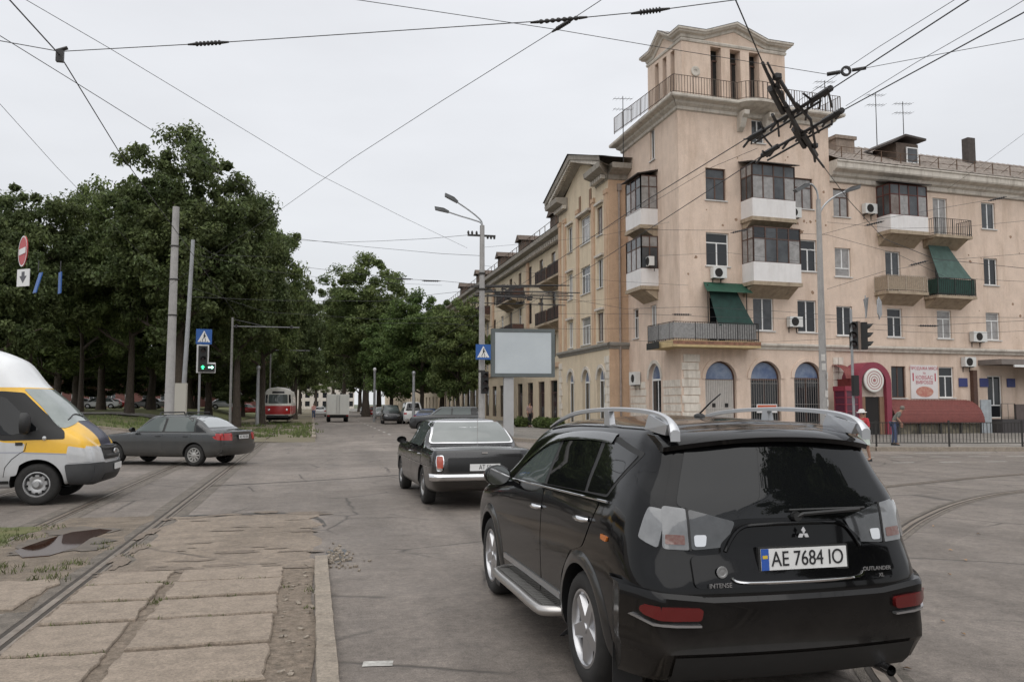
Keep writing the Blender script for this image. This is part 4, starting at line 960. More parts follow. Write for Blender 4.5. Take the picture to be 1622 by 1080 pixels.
st_ = thing('entrance_steps', 'dark porch with solid side wall in front of the shop door', 'porch', ORG); q = MB(FR); q.box(19.3,27,.06,1.6,.14,.9); q.build('platform', mat('porch_dark',(.05,.045,.045),.8), st_); q = MB(FR); q.box(20.4,27,1.4,1.55,.902,1.75); q.build('parapet', mat('porch_brown',(.09,.07,.065),.8,var=.2,scale=4), st_)
q = MB(FR); railing(q, [(19.35,1.5),(20.35,1.5)], .9, .9, .5); q.build('railing', M_IRON, st_)
rs = thing('window_notice', 'red and white notice behind the grille of the middle arched window', 'notice', ORG); q = MB(FR); q.box(4.45,5.7,-.08,-.05,1.3,1.75); q.build('board', M_CLAD, rs); q = MB(FR); q.box(4.5,5.65,-.048,-.04,1.55,1.7); q.build('red_band', mat('notice_red',(.5,.09,.03),.6), rs)
# bullet-like plaster scars
random.seed(5); q = MB(FR)
for k in range(75):
    s, z = (random.uniform(6.2,9.2), random.uniform(10.9,11.9)) if k < 14 else (random.uniform(19,28), random.uniform(5,12)) if k < 45 else (random.uniform(.3,9), random.uniform(5.2,16))
    if any(h[0]-.15<s<h[1]+.15 and h[2]-.15<z<h[3]+.15 for h in HF+HW): continue
    r_ = random.uniform(.03,.11); off = .003 if s < 9.4 else -.076
    q.prism([(s+r_*random.uniform(.6,1.2)*math.cos(t), z+r_*random.uniform(.6,1.3)*math.sin(t)) for t in np.linspace(0,6.28,8)[:-1]], off-.002, off, Matrix(((1,0,0,0),(0,0,1,0),(0,1,0,0),(0,0,0,1))))
q.build_each('plaster_scar', mat('scar',(.29,.19,.13),.95,var=.4,scale=9), house)
# ================================================================== VEHICLES
def pchip(x, y, xi):
    x = np.asarray(x, float); y = np.asarray(y, float); h = np.diff(x); d = np.diff(y)/h; m = np.zeros_like(y)
    for k in range(1, len(x)-1):
        if d[k-1]*d[k] > 0:
            w1 = 2*h[k]+h[k-1]; w2 = h[k]+2*h[k-1]; m[k] = (w1+w2)/(w1/d[k-1]+w2/d[k])
    m[0] = d[0]; m[-1] = d[-1]
    i = np.clip(np.searchsorted(x, xi)-1, 0, len(x)-2); t = (xi-x[i])/h[i]
    return (1+2*t)*(1-t)**2*y[i]+t*(1-t)**2*h[i]*m[i]+t*t*(3-2*t)*y[i+1]+t*t*(t-1)*h[i]*m[i+1]
def loft(st, nu=90, per=4, b0=.05, b1=.05, ncap=14):
    """st: list of (u, ys, xs, zs); returns MB of the closed shell (both sides)"""
    us = [s[0] for s in st]; k = len(st[0][2])
    P = np.zeros((len(st), k, 3))
    for a, (u, ys, xs, zs) in enumerate(st):
        P[a,:,0] = xs; P[a,:,1] = ys; P[a,:,2] = zs
    ui = np.linspace(0, 1, nu)**1.0; D = np.zeros((nu, k, 3))
    for j in range(k):
        for c in range(3): D[:,j,c] = pchip(us, P[:,j,c], ui)
    vi = np.linspace(0, k-1, (k-1)*per+1); n = len(vi); G = np.zeros((nu, n, 3))
    for a in range(nu):
        for c in range(3): G[a,:,c] = pchip(range(k), D[a,:,c], vi)
    m = MB(); rows = []
    for a in range(nu):
        half = [tuple(p) for p in G[a]]
        rows.append(half+[(-x,y,z) for x,y,z in half[-2:0:-1]])
    N = len(rows[0]); vs = [p for r_ in rows for p in r_]
    fs = [(a*N+j, a*N+(j+1)%N, (a+1)*N+(j+1)%N, (a+1)*N+j) for a in range(nu-1) for j in range(N)]
    def cap(a, bul, flip):
        base = a*N; idx = {}
        for j in range(n):
            for c in range(ncap+1):
                if j in (0, n-1): idx[j,c] = base+j
                elif c == 0: idx[j,c] = base+j
                elif c == ncap: idx[j,c] = base+N-j
                else:
                    x, y, z = G[a,j]; q = 1-2*c/ncap; idx[j,c] = len(vs); vs.append((x*q, y+bul*(1-q*q)*min(1,x/.4), z))
        for j in range(n-1):
            for c in range(ncap):
                f = []
                for i in (idx[j,c], idx[j,c+1], idx[j+1,c+1], idx[j+1,c]):
                    if i not in f: f.append(i)
                if len(f) > 2: fs.append(tuple(f[::-1] if flip else f))
    cap(0, -b0, False); cap(nu-1, b1, True)
    m.v = [Vector(v) for v in vs]; m.f = [list(f) for f in fs]; m.mi = [0]*len(fs)
    return m
M_TYRE = mat('tyre_rubber', (.018,.017,.016), .85, var=.25, scale=20)
M_ALLOY = mat('alloy', (.48,.48,.49), .28, .85)
M_CHROME = mat('chrome', (.75,.75,.76), .08, 1.0)
M_BLACKP = mat('black_plastic', (.016,.016,.016), .55)
M_SEAL = mat('rubber_seal', (.012,.012,.012), .6)
M_WELL = mat('wheel_well', (.008,.008,.008), .9)
def glass_mat(name, tint, a): 
    m = mat(name, tint, .02, spec=.42); return m
M_GLASS = glass_mat('tinted_glass', (.006,.0065,.007), 1)
M_GLASS2 = glass_mat('clear_glass', (.075,.09,.087), 1)
M_REDL = mat('red_lens', (.32,.012,.012), .12, coat=.6)
M_AMBER = mat('amber_lens', (.5,.14,.02), .15, coat=.6)
M_PLATE = mat('plate_white', (.66,.66,.65), .45)
M_INK = mat('plate_ink', (.012,.012,.014), .6)
M_PBLUE = mat('plate_blue', (.02,.08,.35), .5); M_PYEL = mat('plate_yellow', (.6,.42,.03), .5)
def rpoly(pts, r=.03, n=4):
    out = []; k = len(pts)
    for i in range(k):
        p = Vector(pts[i]); a = Vector(pts[i-1])-p; b = Vector(pts[(i+1)%k])-p
        q = min(r, a.length*.45, b.length*.45); A = p+a.normalized()*q; B = p+b.normalized()*q
        for j in range(n+1):
            t = j/n; out.append(A*(1-t)**2+p*2*t*(1-t)+B*t*t)
    return out
class Shell:
    def __init__(s, mb): 
        s.bvh = BVHTree.FromPolygons(mb.v, mb.f); s.bb = [(min(v[i] for v in mb.v), max(v[i] for v in mb.v)) for i in range(3)]
    def hit(s, view, a, b):
        if view in ('L','R'):
            sg = -1 if view == 'L' else 1; h = s.bvh.ray_cast(Vector((sg*5, a, b)), Vector((-sg,0,0)))
        elif view == 'B': h = s.bvh.ray_cast(Vector((a,-9,b)), Vector((0,1,0)))
        elif view == 'F': h = s.bvh.ray_cast(Vector((a,12,b)), Vector((0,-1,0)))
        else: h = s.bvh.ray_cast(Vector((a,b,9)), Vector((0,0,-1)))
        return (h[0], h[1]) if h[0] is not None else (None, None)
    def patch(s, view, poly, off=.003, skirt=.02, step=.05, r=.03, m=None):
        """panel that follows the shell: poly in (y,z) for sides, (x,z) front/back, (x,y) top"""
        pts = rpoly(poly, r) if r else [Vector(p) for p in poly]
        B = []
        for i in range(len(pts)):
            A, C = pts[i], pts[(i+1)%len(pts)]; k = max(1, int((C-A).length/step))
            for j in range(k): B.append(A+(C-A)*(j/k))
        nb = len(B); V = list(B)
        x0, x1 = min(p.x for p in B), max(p.x for p in B); y0, y1 = min(p.y for p in B), max(p.y for p in B)
        def inside(q):
            c = False
            for i in range(nb):
                a, b = B[i], B[(i+1)%nb]
                if (a.y > q.y) != (b.y > q.y) and q.x < (b.x-a.x)*(q.y-a.y)/(b.y-a.y)+a.x: c = not c
            return c
        gx = np.arange(x0+step*.5, x1, step); gy = np.arange(y0+step*.5, y1, step)
        for X in gx:
            for Y in gy:
                q = Vector((X,Y))
                if inside(q) and min((q-b).length for b in B) > step*.45: V.append(q)
        vv, ee, ff, *_ = delaunay_2d_cdt(V, [(i,(i+1)%nb) for i in range(nb)], [], 1, 1e-5)
        P3 = []; last = None; ok = []
        for q in vv:
            p, nrm = s.hit(view, q.x, q.y)
            if p is None: P3.append(None); ok.append(False)
            else: P3.append((p, nrm)); ok.append(True)
        for i, p in enumerate(P3):
            if p is None:
                j = min((k for k in range(len(vv)) if ok[k]), key=lambda k: (vv[k]-vv[i]).length); P3[i] = P3[j]
        mb = m if m is not None else MB()
        out = []
        d = {'L':Vector((-1,0,0)),'R':Vector((1,0,0)),'B':Vector((0,-1,0)),'F':Vector((0,1,0)),'T':Vector((0,0,1))}[view]
        for p, nrm in P3:
            n_ = nrm if nrm.dot(d) > 0 else -nrm
            n_ = (n_+d*.35).normalized(); out.append((p+n_*off, p+n_*(off-skirt)))
        edge = {}
        for f in ff:
            for i in range(len(f)):
                e = (f[i], f[(i+1)%len(f)]); k = tuple(sorted(e)); edge[k] = None if k in edge else e
        o = len(mb.v); top = [a for a, b in out]; bot = [b for a, b in out]; n = len(top)
        fl = view in ('R','F') and False
        fs = [tuple(f) for f in ff]
        # outward orientation
        if fs:
            a_, b_, c_ = (top[i] for i in fs[0][:3])
            if (b_-a_).cross(c_-a_).dot(d) < 0: fs = [f[::-1] for f in fs]
        sk = [(e[0], e[1], n+e[1], n+e[0]) for e in edge.values() if e]
        mb.add(top+bot, fs+sk); return mb
def patch_part(sh, name, view, poly, m, par, off=.003, skirt=.02, step=.05, r=.03, both=False):
    res = []
    for v in ((view,) if not both else ('L','R')):
        res.append(sh.patch(v, poly, off, skirt, step, r).build(name, m, par, 40))
    return res if both else res[0]
def carve(mb, wheels, rad, x_in, name, mats, par, smooth=45):
    body = mb.build(name, mats, None); me = body.data
    bm = bmesh.new(); bm.from_mesh(me); bmesh.ops.recalc_face_normals(bm, faces=bm.faces); bm.to_mesh(me); bm.free()
    c = MB()
    for (x, y, z) in wheels:
        sg = 1 if x > 0 else -1
        for rr in (rad,): c.lathe([(rr,x_in*sg),(rr,1.6*sg)], 40, Matrix.Translation((0,y,z)) @ Matrix.Rotation(math.pi/2,4,'Y'), True)
    co = c.build('cutter', [mats[0], M_WELL] if isinstance(mats, list) else [mats, M_WELL], None); co.data.polygons.foreach_set('material_index', [1]*len(co.data.polygons))
    bm = bmesh.new(); bm.from_mesh(co.data); bmesh.ops.recalc_face_normals(bm, faces=bm.faces); bm.to_mesh(co.data); bm.free()
    if len(body.data.materials) < 2: body.data.materials.append(M_WELL)
    md = body.modifiers.new('cut', 'BOOLEAN'); md.object = co; md.operation = 'DIFFERENCE'; md.solver = 'EXACT'
    try: md.material_mode = 'INDEX'
    except Exception: pass
    bpy.context.view_layer.update(); dg = bpy.context.evaluated_depsgraph_get()
    nm = bpy.data.meshes.new_from_object(body.evaluated_get(dg)); body.modifiers.clear(); old = body.data; body.data = nm; nm.name = name
    bpy.data.objects.remove(co); bpy.data.meshes.remove(old)
    nm.shade_smooth(); nm.set_sharp_from_angle(angle=R(smooth)); body.parent = par
    return body
def wheel(par, x, y, rad, wid, rim_r, style, rimm, name='wheel'):
    """tyre and rim about the axle; x is the outer face"""
    sg = 1 if x > 0 else -1
    T = Matrix.Translation((x,y,rad)) @ Matrix.Rotation(sg*math.pi/2,4,'Y')     # local +z outwards
    t = MB(T); w_ = wid
    t.lathe([(rim_r,-.01),(rim_r+.012,.004),(rim_r+.03,.008),((rim_r+rad)/2,.012),(rad-.03,.004),(rad-.008,-.02),(rad,-.05),(rad,-w_+.05),(rad-.02,-w_),(rim_r,-w_)], 40)
    tw_ = t.build('wheel', M_TYRE, par, 40); 
    r_ = MB(T)
    r_.lathe([(rim_r+.004,.0),(rim_r-.012,.002),(rim_r-.022,-.012),(rim_r-.03,-.06),(rim_r-.035,-w_+.03)], 40)
    ro = None
    if style == 'five':
        for k in range(5):
            a = 2*math.pi*k/5+.3; A = Matrix.Rotation(a,4,'Z')
            r_.add([(-.045,.03,-.012),(.045,.03,-.012),(.032,rim_r-.03,-.006),(-.032,rim_r-.03,-.006),(-.06,.03,-.05),(.06,.03,-.05),(.05,rim_r-.025,-.04),(-.05,rim_r-.025,-.04)],[(0,1,2,3),(0,3,7,4),(1,5,6,2),(3,2,6,7)],A)
        r_.lathe([(0,-.004),(.03,-.004),(.034,-.012),(.07,-.014),(.085,-.03),(.085,-.05)], 20)
    elif style == 'many':
        for k in range(10):
            a = 2*math.pi*k/10; A = Matrix.Rotation(a,4,'Z')
            r_.add([(-.018,.05,-.004),(.018,.05,-.004),(.026,rim_r-.03,-.004),(-.026,rim_r-.03,-.004),(-.018,.05,-.03),(.018,.05,-.03),(.026,rim_r-.03,-.03),(-.026,rim_r-.03,-.03)],[(0,1,2,3),(0,3,7,4),(1,5,6,2)],A)
        r_.lathe([(0,.004),(.05,.002),(.07,-.004),(.075,-.03)], 20)
    elif style == 'steel':
        r_.lathe([(0,.03),(.045,.03),(.055,.02),(.06,-.015),(.09,-.035),(rim_r*.62,-.02),(rim_r*.74,-.022),(rim_r*.86,-.055),(rim_r-.03,-.06)], 30)
        for k in range(9):
            a = 2*math.pi*k/9; r_.cur = 1; r_.cbox((rim_r*.74*math.cos(a),rim_r*.74*math.sin(a),-.03),(.04,.04,.03)); r_.cur = 0
    else:
        r_.lathe([(0,.01),(.06,.01),(.09,.0),(.10,-.012),(rim_r*.6,-.018),(rim_r*.8,-.03),(rim_r-.03,-.03)], 30)
    ro = r_.build('rim', [rimm, M_WELL], tw_, 40)
    b = MB(T); b.lathe([(0,-.075),(rim_r-.03,-.075)], 24); b.build('brake_disc', M_WELL, tw_)
    return tw_
def arch_flare(par, sh, y, z, r0, r1, m, a0=-10, a1=190, proud=.02, xs=.9):
    for sg in (-1,1):
        q = MB(); rows = []
        for i in range(33):
            a = R(a0+(a1-a0)*i/32); row = []
            for rr, pr in ((r0-.005,-.12),(r0,proud*.9),(r0+(r1-r0)*.4,proud),(r1,.003),(r1+.002,-.03)):
                yy, zz = y-rr*math.cos(a), z+rr*math.sin(a)
                h, _ = sh.hit('R', yy, max(zz,.2)); x = (h.x if h is not None else xs)
                if rr <= r0: x = max(x, row[-1][3] if row else x)
                row.append((x+pr, yy, zz, x))
            rows.append([(sg*p[0],p[1],p[2]) for p in row])
        q.grid(rows); q.build('wheel_arch', m, par, 60)
def plate(par, loc, w_, h_, txt, rx=0, flag=True, font=.095):
    T = Matrix.Translation(loc) @ Matrix.Rotation(rx,4,'X')
    q = MB(T); q.box(-w_/2-.012,w_/2+.012,-.012,.012,-h_/2-.01,h_/2+.01); po = q.build('number_plate', M_BLACKP, par)
    q = MB(T); q.box(-w_/2,w_/2,-.017,-.0125,-h_/2,h_/2); q.build('plate_face', M_PLATE, po)
    if flag:
        q = MB(T); q.box(-w_/2,-w_/2+.045,-.0195,-.0175,-h_/2,h_/2); q.build('blue_band', M_PBLUE, po)
        q = MB(T); q.box(-w_/2+.008,-w_/2+.037,-.021,-.02,.005,.022); q.build('flag', M_PYEL, po)
    add_text(txt, font, T @ Matrix.Translation((.02 if flag else 0,-.019,-.002)) @ Matrix.Rotation(math.pi/2,4,'X') @ Matrix.Diagonal((.92,1.12,1,1)), M_INK, po, 'plate_lettering')
    return po
def dusty(m, amt=.3, z0=.25, z1=.85):
    nt = m.node_tree; b = nt.nodes['Principled BSDF']; L = nt.links.new
    tc = nt.nodes.new('ShaderNodeTexCoord'); sx = nt.nodes.new('ShaderNodeSeparateXYZ'); L(tc.outputs['Object'], sx.inputs[0])
    mr = nt.nodes.new('ShaderNodeMapRange'); mr.inputs['From Min'].default_value = z1; mr.inputs['From Max'].default_value = z0; mr.inputs['To Max'].default_value = amt; L(sx.outputs['Z'], mr.inputs['Value'])
    no = nt.nodes.new('ShaderNodeTexNoise'); no.inputs['Scale'].default_value = 3; no.inputs['Detail'].default_value = 8; no.inputs['Roughness'].default_value = .7; L(tc.outputs['Object'], no.inputs['Vector'])
    mu = nt.nodes.new('ShaderNodeMath'); mu.operation = 'MULTIPLY'; L(mr.outputs[0], mu.inputs[0]); L(no.outputs['Fac'], mu.inputs[1])
    mx = nt.nodes.new('ShaderNodeMixRGB'); mx.inputs['Color2'].default_value = (.16,.135,.11,1); L(mu.outputs[0], mx.inputs['Fac'])
    if b.inputs['Base Color'].links: L(b.inputs['Base Color'].links[0].from_socket, mx.inputs['Color1'])
    else: mx.inputs['Color1'].default_value = b.inputs['Base Color'].default_value
    L(mx.outputs['Color'], b.inputs['Base Color'])
    ad = nt.nodes.new('ShaderNodeMath'); ad.operation = 'MULTIPLY_ADD'; ad.inputs[1].default_value = .9; ad.inputs[2].default_value = b.inputs['Roughness'].default_value; L(mu.outputs[0], ad.inputs[0]); L(ad.outputs[0], b.inputs['Roughness'])
    return m
# ------------------------------------------------------------------ the black SUV
def make_suv():
    root = thing('sport_utility_vehicle', 'black sport utility vehicle with silver roof rails and plate AE 7684 IO', 'car', (2.56,5.18,0), R(.67))
    paint = mat('black_paint', (.004,.004,.0045), .10, coat=.30, spec=.15, var=.2, scale=6)
    dusty(paint, .22, .3, .8)
    st = []
    def S(u, y, x, z): st.append((u, y, x, z))
    #            bottom c, edge, sill, low, mid(max), shoulder, belt, win mid, cantrail, roof mid, roof c
    S(0,   [-.88,-.89,-.92,-.955,-.965,-.90,-.875,-.80,-.71,-.68,-.68], [0,.58,.68,.72,.73,.71,.68,.61,.545,.30,0], [.32,.32,.42,.56,.74,.97,1.14,1.34,1.545,1.585,1.595])
    S(.022,[-.86,-.86,-.87,-.885,-.89,-.83,-.81,-.74,-.66,-.66,-.66], [0,.66,.77,.815,.825,.80,.765,.685,.60,.33,0], [.30,.30,.41,.56,.74,.97,1.16,1.36,1.565,1.60,1.61])
    S(.055,[-.74,-.74,-.74,-.74,-.74,-.70,-.68,-.62,-.56,-.56,-.56], [0,.72,.84,.875,.882,.862,.825,.725,.615,.34,0], [.28,.28,.40,.56,.76,1.0,1.20,1.39,1.585,1.62,1.63])
    S(.11, -.45, [0,.76,.865,.89,.897,.885,.85,.745,.625,.34,0], [.25,.25,.38,.55,.78,1.02,1.20,1.41,1.605,1.64,1.655])
    S(.21, 0.0, [0,.78,.875,.895,.90,.888,.855,.755,.63,.34,0], [.24,.24,.36,.54,.78,1.0,1.175,1.40,1.605,1.65,1.668])
    S(.38, .75, [0,.79,.872,.888,.895,.885,.858,.76,.635,.34,0], [.23,.23,.34,.52,.76,.98,1.15,1.38,1.595,1.65,1.672])
    S(.52, 1.35, [0,.79,.872,.888,.895,.885,.858,.755,.63,.34,0], [.23,.23,.34,.52,.76,.96,1.125,1.355,1.565,1.63,1.655])
    S(.60, [1.9,1.9,1.9,1.9,1.9,1.9,1.88,1.80,1.72,1.80,1.84], [0,.79,.875,.89,.895,.885,.855,.75,.625,.34,0], [.23,.23,.34,.52,.76,.95,1.10,1.32,1.52,1.60,1.62])
    S(.70, [2.3,2.3,2.3,2.3,2.3,2.3,2.28,2.22,2.15,2.28,2.35], [0,.78,.875,.892,.896,.885,.85,.765,.665,.36,0], [.24,.24,.36,.53,.76,.94,1.07,1.20,1.31,1.385,1.405])
    S(.78, [2.62,2.62,2.62,2.62,2.62,2.62,2.6,2.6,2.58,2.78,2.86], [0,.77,.87,.89,.895,.88,.84,.79,.72,.40,0], [.25,.25,.38,.54,.77,.93,1.03,1.06,1.075,1.085,1.09])
    S(.88, [3.15,3.15,3.15,3.15,3.15,3.15,3.12,3.12,3.1,3.15,3.2], [0,.74,.85,.875,.88,.86,.81,.76,.68,.38,0], [.26,.26,.38,.54,.74,.88,.96,.99,1.005,1.02,1.025])
    S(.95, [3.45,3.45,3.45,3.45,3.46,3.42,3.4,3.4,3.38,3.42,3.45], [0,.66,.78,.81,.81,.77,.72,.67,.6,.34,0], [.26,.26,.38,.54,.70,.80,.86,.89,.91,.925,.93])
    S(1,   [3.55,3.55,3.57,3.6,3.6,3.56,3.54,3.53,3.52,3.53,3.54], [0,.5,.6,.62,.62,.58,.54,.5,.45,.25,0], [.30,.30,.40,.52,.64,.72,.78,.80,.82,.83,.83])
    mb = loft(st, 110, 4, .065, .08); sh = Shell(mb)
    carve(mb, [(sx, y, .353) for sx in (-.9,.9) for y in (0,2.67)], .405, .52, 'body', [paint, M_WELL], root)
    for sx in (-1,1):
        for y in (0,2.67): wheel(root, sx*.885, y, .353, .225, .235, 'five', M_ALLOY)
    flare = mat('arch_black', (.012,.012,.0125), .28, coat=.5)
    for y in (0,2.67): arch_flare(root, sh, y, .353, .40, .475, flare, -25 if y else -12, 200 if y == 0 else 190, .022)
    # side glass with rubber surround
    outl = [(1.98,1.115),(1.55,1.37),(1.22,1.475),(.85,1.525),(.3,1.55),(-.15,1.545),(-.58,1.47),(-.36,1.20),(.2,1.185),(1.2,1.15)]
    for v in 'LR':
        patch_part(sh, 'window_surround', v, outl, M_SEAL, root, .002, .02, .06, .03)
        fd = [(1.90,1.13),(1.52,1.36),(1.2,1.455),(1.0,1.485),(.98,1.16)]
        rd = [(.90,1.165),(.92,1.49),(.5,1.515),(.12,1.52),(.06,1.195)]
        qg = [(-.0,1.2),(.04,1.515),(-.15,1.51),(-.53,1.45),(-.335,1.215)]
        for P, m_, nm in ((fd,M_GLASS2,'side_window'),(rd,M_GLASS,'side_window'),(qg,M_GLASS,'quarter_window')): patch_part(sh, nm, v, P, m_, root, .006, .01, .05, .015)
        sg = -1 if v == 'L' else 1
        # doors: panels a few millimetres proud, gaps between them
        patch_part(sh, 'door', v, [(1.98,1.08),(2.02,.52),(1.98,.36),(1.02,.36),(.955,.5),(.955,1.125)], paint, root, .004, .012, .06, .05)
        d2 = patch_part(sh, 'door', v, [(.94,1.125),(.94,.5),(.93,.36),(.5,.36),(.42,.62),(.22,.80),(-.02,.86),(-.26,1.165)], paint, root, .004, .012, .06, .05)
        for yy, zz in ((1.05,.985),(-.02,1.03)):
            h, _ = sh.hit(v, yy, zz); q = MB(); q.tube([(h.x+sg*.005,yy+.10,zz),(h.x+sg*.035,yy+.07,zz+.003),(h.x+sg*.04,yy,zz+.006),(h.x+sg*.035,yy-.07,zz+.006),(h.x+sg*.005,yy-.10,zz+.006)], [.012,.018,.02,.018,.012], 8); q.build('door_handle', M_CHROME, root, 60)
        q = MB(); P = []
        for yy in np.linspace(1.93,-.4,22):
            zz = 1.135+(1.195-1.135)*(1.93-yy)/2.3-.018; h, _ = sh.hit(v, yy, zz); P.append((h.x+sg*.012,yy,zz))
        q.tube(P, .008, 6); q.build('belt_trim', M_CHROME, root, 60)
        patch_part(sh, 'door_trim', v, [(2.1,.475),(2.1,.43),(.46,.43),(.46,.475)], M_ALLOY, root, .014, .02, .08, .01)
        # weather visor over the doors
        q = MB(); rows = []
        for yy, zz in spl([(1.8,1.30,0),(1.5,1.43,0),(1.2,1.515,0),(.8,1.555,0),(.3,1.575,0),(-.1,1.57,0)],5) and [(p.x,p.y) for p in spl([(1.8,1.30),(1.5,1.42),(1.2,1.505),(.8,1.55),(.3,1.57),(-.1,1.565)],5)]:
            a, _ = sh.hit(v, yy, zz); b, _ = sh.hit(v, yy, zz-.06)
            rows.append([(a.x+sg*.003,yy,zz),(a.x+sg*.02,yy,zz-.012),(b.x+sg*.018,yy,zz-.06)])
        q.grid(rows); q.build('wind_deflector', mat('smoked_acrylic',(.012,.012,.012),.08,coat=.5), root, 60)
        # mirror
        q = MB(Matrix.Translation((sg*1.0,1.93,1.15))); 
        q.v = []; 
        pr = [(0,-.11),(.06,-.105),(.082,-.08),(.088,0),(.08,.06),(.05,.095),(0,.105)]
        n = 16
        q.lathe([(.001,.10),(.06,.09),(.092,.05),(.098,.0),(.098,-.04),(.09,-.05)], n, Matrix.Rotation(-math.pi/2,4,'X') @ Matrix.Diagonal((1.15,.9,1,1)))
        q.box(-sg*.22 if sg>0 else .0, .0 if sg>0 else .22, -.02,.03,-.09,-.05)
        mo = q.build('mirror', paint, root, 60)
        q = MB(Matrix.Translation((sg*1.0,1.93,1.15))); q.lathe([(0,-.045),(.088,-.045)], 16, Matrix.Rotation(-math.pi/2,4,'X') @ Matrix.Diagonal((1.15,.9,1,1)) ); q.build('mirror_glass', mat('mirror_glass',(.5,.5,.5),.03,1.0), mo)
        # running board: tube with tread
        q = MB(); xo = sg*.99
        q.tube(spl([(sg*.80,2.12,.34),(sg*.95,2.05,.33),(xo,1.92,.325),(xo,1.3,.325),(xo,.72,.325),(sg*.95,.58,.33),(sg*.80,.5,.34)],5), .036, 10)
        bo = q.build('running_board', mat('brushed_steel',(.52,.50,.48),.3,.9), root, 60)
        q = MB(); q.box(min(sg*.81,sg*.955),max(sg*.81,sg*.955),.62,2.02,.33,.352); 
        for k in range(26): q.box(min(sg*.83,sg*.95),max(sg*.83,sg*.95),.66+k*.052,.69+k*.052,.3525,.358)
        q.build('tread', mat('tread_grey',(.20,.195,.185),.5,.5), bo)
        # roof rail with foot and post
        q = MB(); pts = [(sg*.615,1.58,1.565),(sg*.60,1.3,1.638),(sg*.595,.9,1.69),(sg*.592,.3,1.715),(sg*.592,-.2,1.712),(sg*.595,-.5,1.695),(sg*.60,-.66,1.668),(sg*.605,-.75,1.62),(sg*.608,-.79,1.575)]
        P = spl(pts,6); rows = []
        for i, p in enumerate(P):
            t = i/(len(P)-1); hw = .017+.012*smooth(.75,1,t); hh = .014+.018*smooth(.7,.9,t)-.008*smooth(.2,0,t)
            rows.append([(p.x-hw,p.y,p.z-hh),(p.x-hw,p.y,p.z+hh*.6),(p.x-hw*.4,p.y,p.z+hh),(p.x+hw*.4,p.y,p.z+hh),(p.x+hw,p.y,p.z+hh*.6),(p.x+hw,p.y,p.z-hh),(p.x-hw,p.y,p.z-hh)])
        q.grid(rows); q.face(rows[-1][:6]); q.face(rows[0][:6]); ra_ = q.build('roof_rail', mat('rail_silver',(.50,.51,.53),.3,.6), root, 50)
        q = MB(); q.add([(sg*.57,-.40,1.60),(sg*.63,-.40,1.60),(sg*.63,-.70,1.575),(sg*.57,-.70,1.575),(sg*.57,-.46,1.69),(sg*.625,-.46,1.69),(sg*.635,-.74,1.635),(sg*.575,-.74,1.635)],[(0,1,5,4),(1,2,6,5),(2,3,7,6),(3,0,4,7),(4,5,6,7)]); q.build('rail_foot', MATS['rail_silver'], ra_); q = MB(); q.add([(sg*.575,.22,1.60),(sg*.615,.22,1.60),(sg*.615,.34,1.60),(sg*.575,.34,1.60),(sg*.575,.25,1.705),(sg*.615,.25,1.705),(sg*.615,.31,1.705),(sg*.575,.31,1.705)],[(0,1,5,4),(1,2,6,5),(2,3,7,6),(3,0,4,7)]); q.build('rail_foot', MATS['rail_silver'], ra_)
        # lamps
        sx = sg
        lp = [(sx*.715,1.20),(sx*.60,1.185),(sx*.335,1.115),(sx*.405,.985),(sx*.60,.972),(sx*.735,.98)]
        lens = mat('clear_lens', (.12,.125,.13), .06, col2=(.22,.225,.23), scale=7, coat=1)
        lo_ = patch_part(sh, 'tail_light', 'B', [lp[0],(sx*.594,1.185),(sx*.594,.972),lp[-1]], lens, root, .012, .03, .035, .02)
        patch_part(sh, 'tail_light', v, [(-.862,1.175),(-.79,1.195),(-.775,1.03),(-.868,.982)], MATS['clear_lens'], root, .010, .02, .03, .015)
        patch_part(sh, 'inner_lamp', 'B', [(sx*.588,1.183),lp[2],lp[3],(sx*.588,.972)], mat('smoked_lens',(.03,.032,.034),.05,col2=(.055,.057,.06),scale=14,coat=1), root, .012, .03, .035, .02)
        patch_part(sh, 'red_reflector', 'B', [(sx*.715,1.055),(sx*.62,1.05),(sx*.62,1.0),(sx*.72,1.005)], mat('lens_red_dim',(.13,.035,.025),.1,col2=(.18,.11,.09),scale=60,coat=.8), lo_, .015, .01, .03, .008)
        patch_part(sh, 'lens_divider', 'B', [(sx*.60,1.19),(sx*.588,1.19),(sx*.588,.97),(sx*.60,.97)], M_BLACKP, lo_, .016, .02, .03, 0)
        patch_part(sh, 'reversing_lamp', 'B', [(sx*.57,1.05),(sx*.50,1.05),(sx*.51,.99),(sx*.57,.99)], M_CHROME, lo_, .016, .01, .02, .015)
        patch_part(sh, 'rear_reflector', 'B', [(sx*.84,.705),(sx*.57,.69),(sx*.58,.63),(sx*.78,.632),(sx*.84,.66)], mat('reflector_red',(.105,.008,.008),.25,coat=.3), root, .05, .05, .04, .02)
        patch_part(sh, 'reflector_trim', 'B', [(sx*.86,.650),(sx*.80,.615),(sx*.58,.608),(sx*.58,.598),(sx*.80,.602),(sx*.87,.64)], M_ALLOY, root, .052, .05, .04, 0)
        patch_part(sh, 'side_repeater', v, [(-.46,.985),(-.36,.99),(-.36,.96),(-.45,.955)], M_AMBER, root, .01, .02, .03, .008)
    # rear glass, spoiler, tailgate, bumper
    gl = [(-.53,1.505),(.53,1.505),(.645,1.205),(.44,1.11),(.30,1.13),(-.30,1.13),(-.44,1.11),(-.645,1.205)]
    rw = patch_part(sh, 'rear_window', 'B', gl, M_GLASS, root, .005, .01, .05, .03)
    sp_ = MB(); rows = []
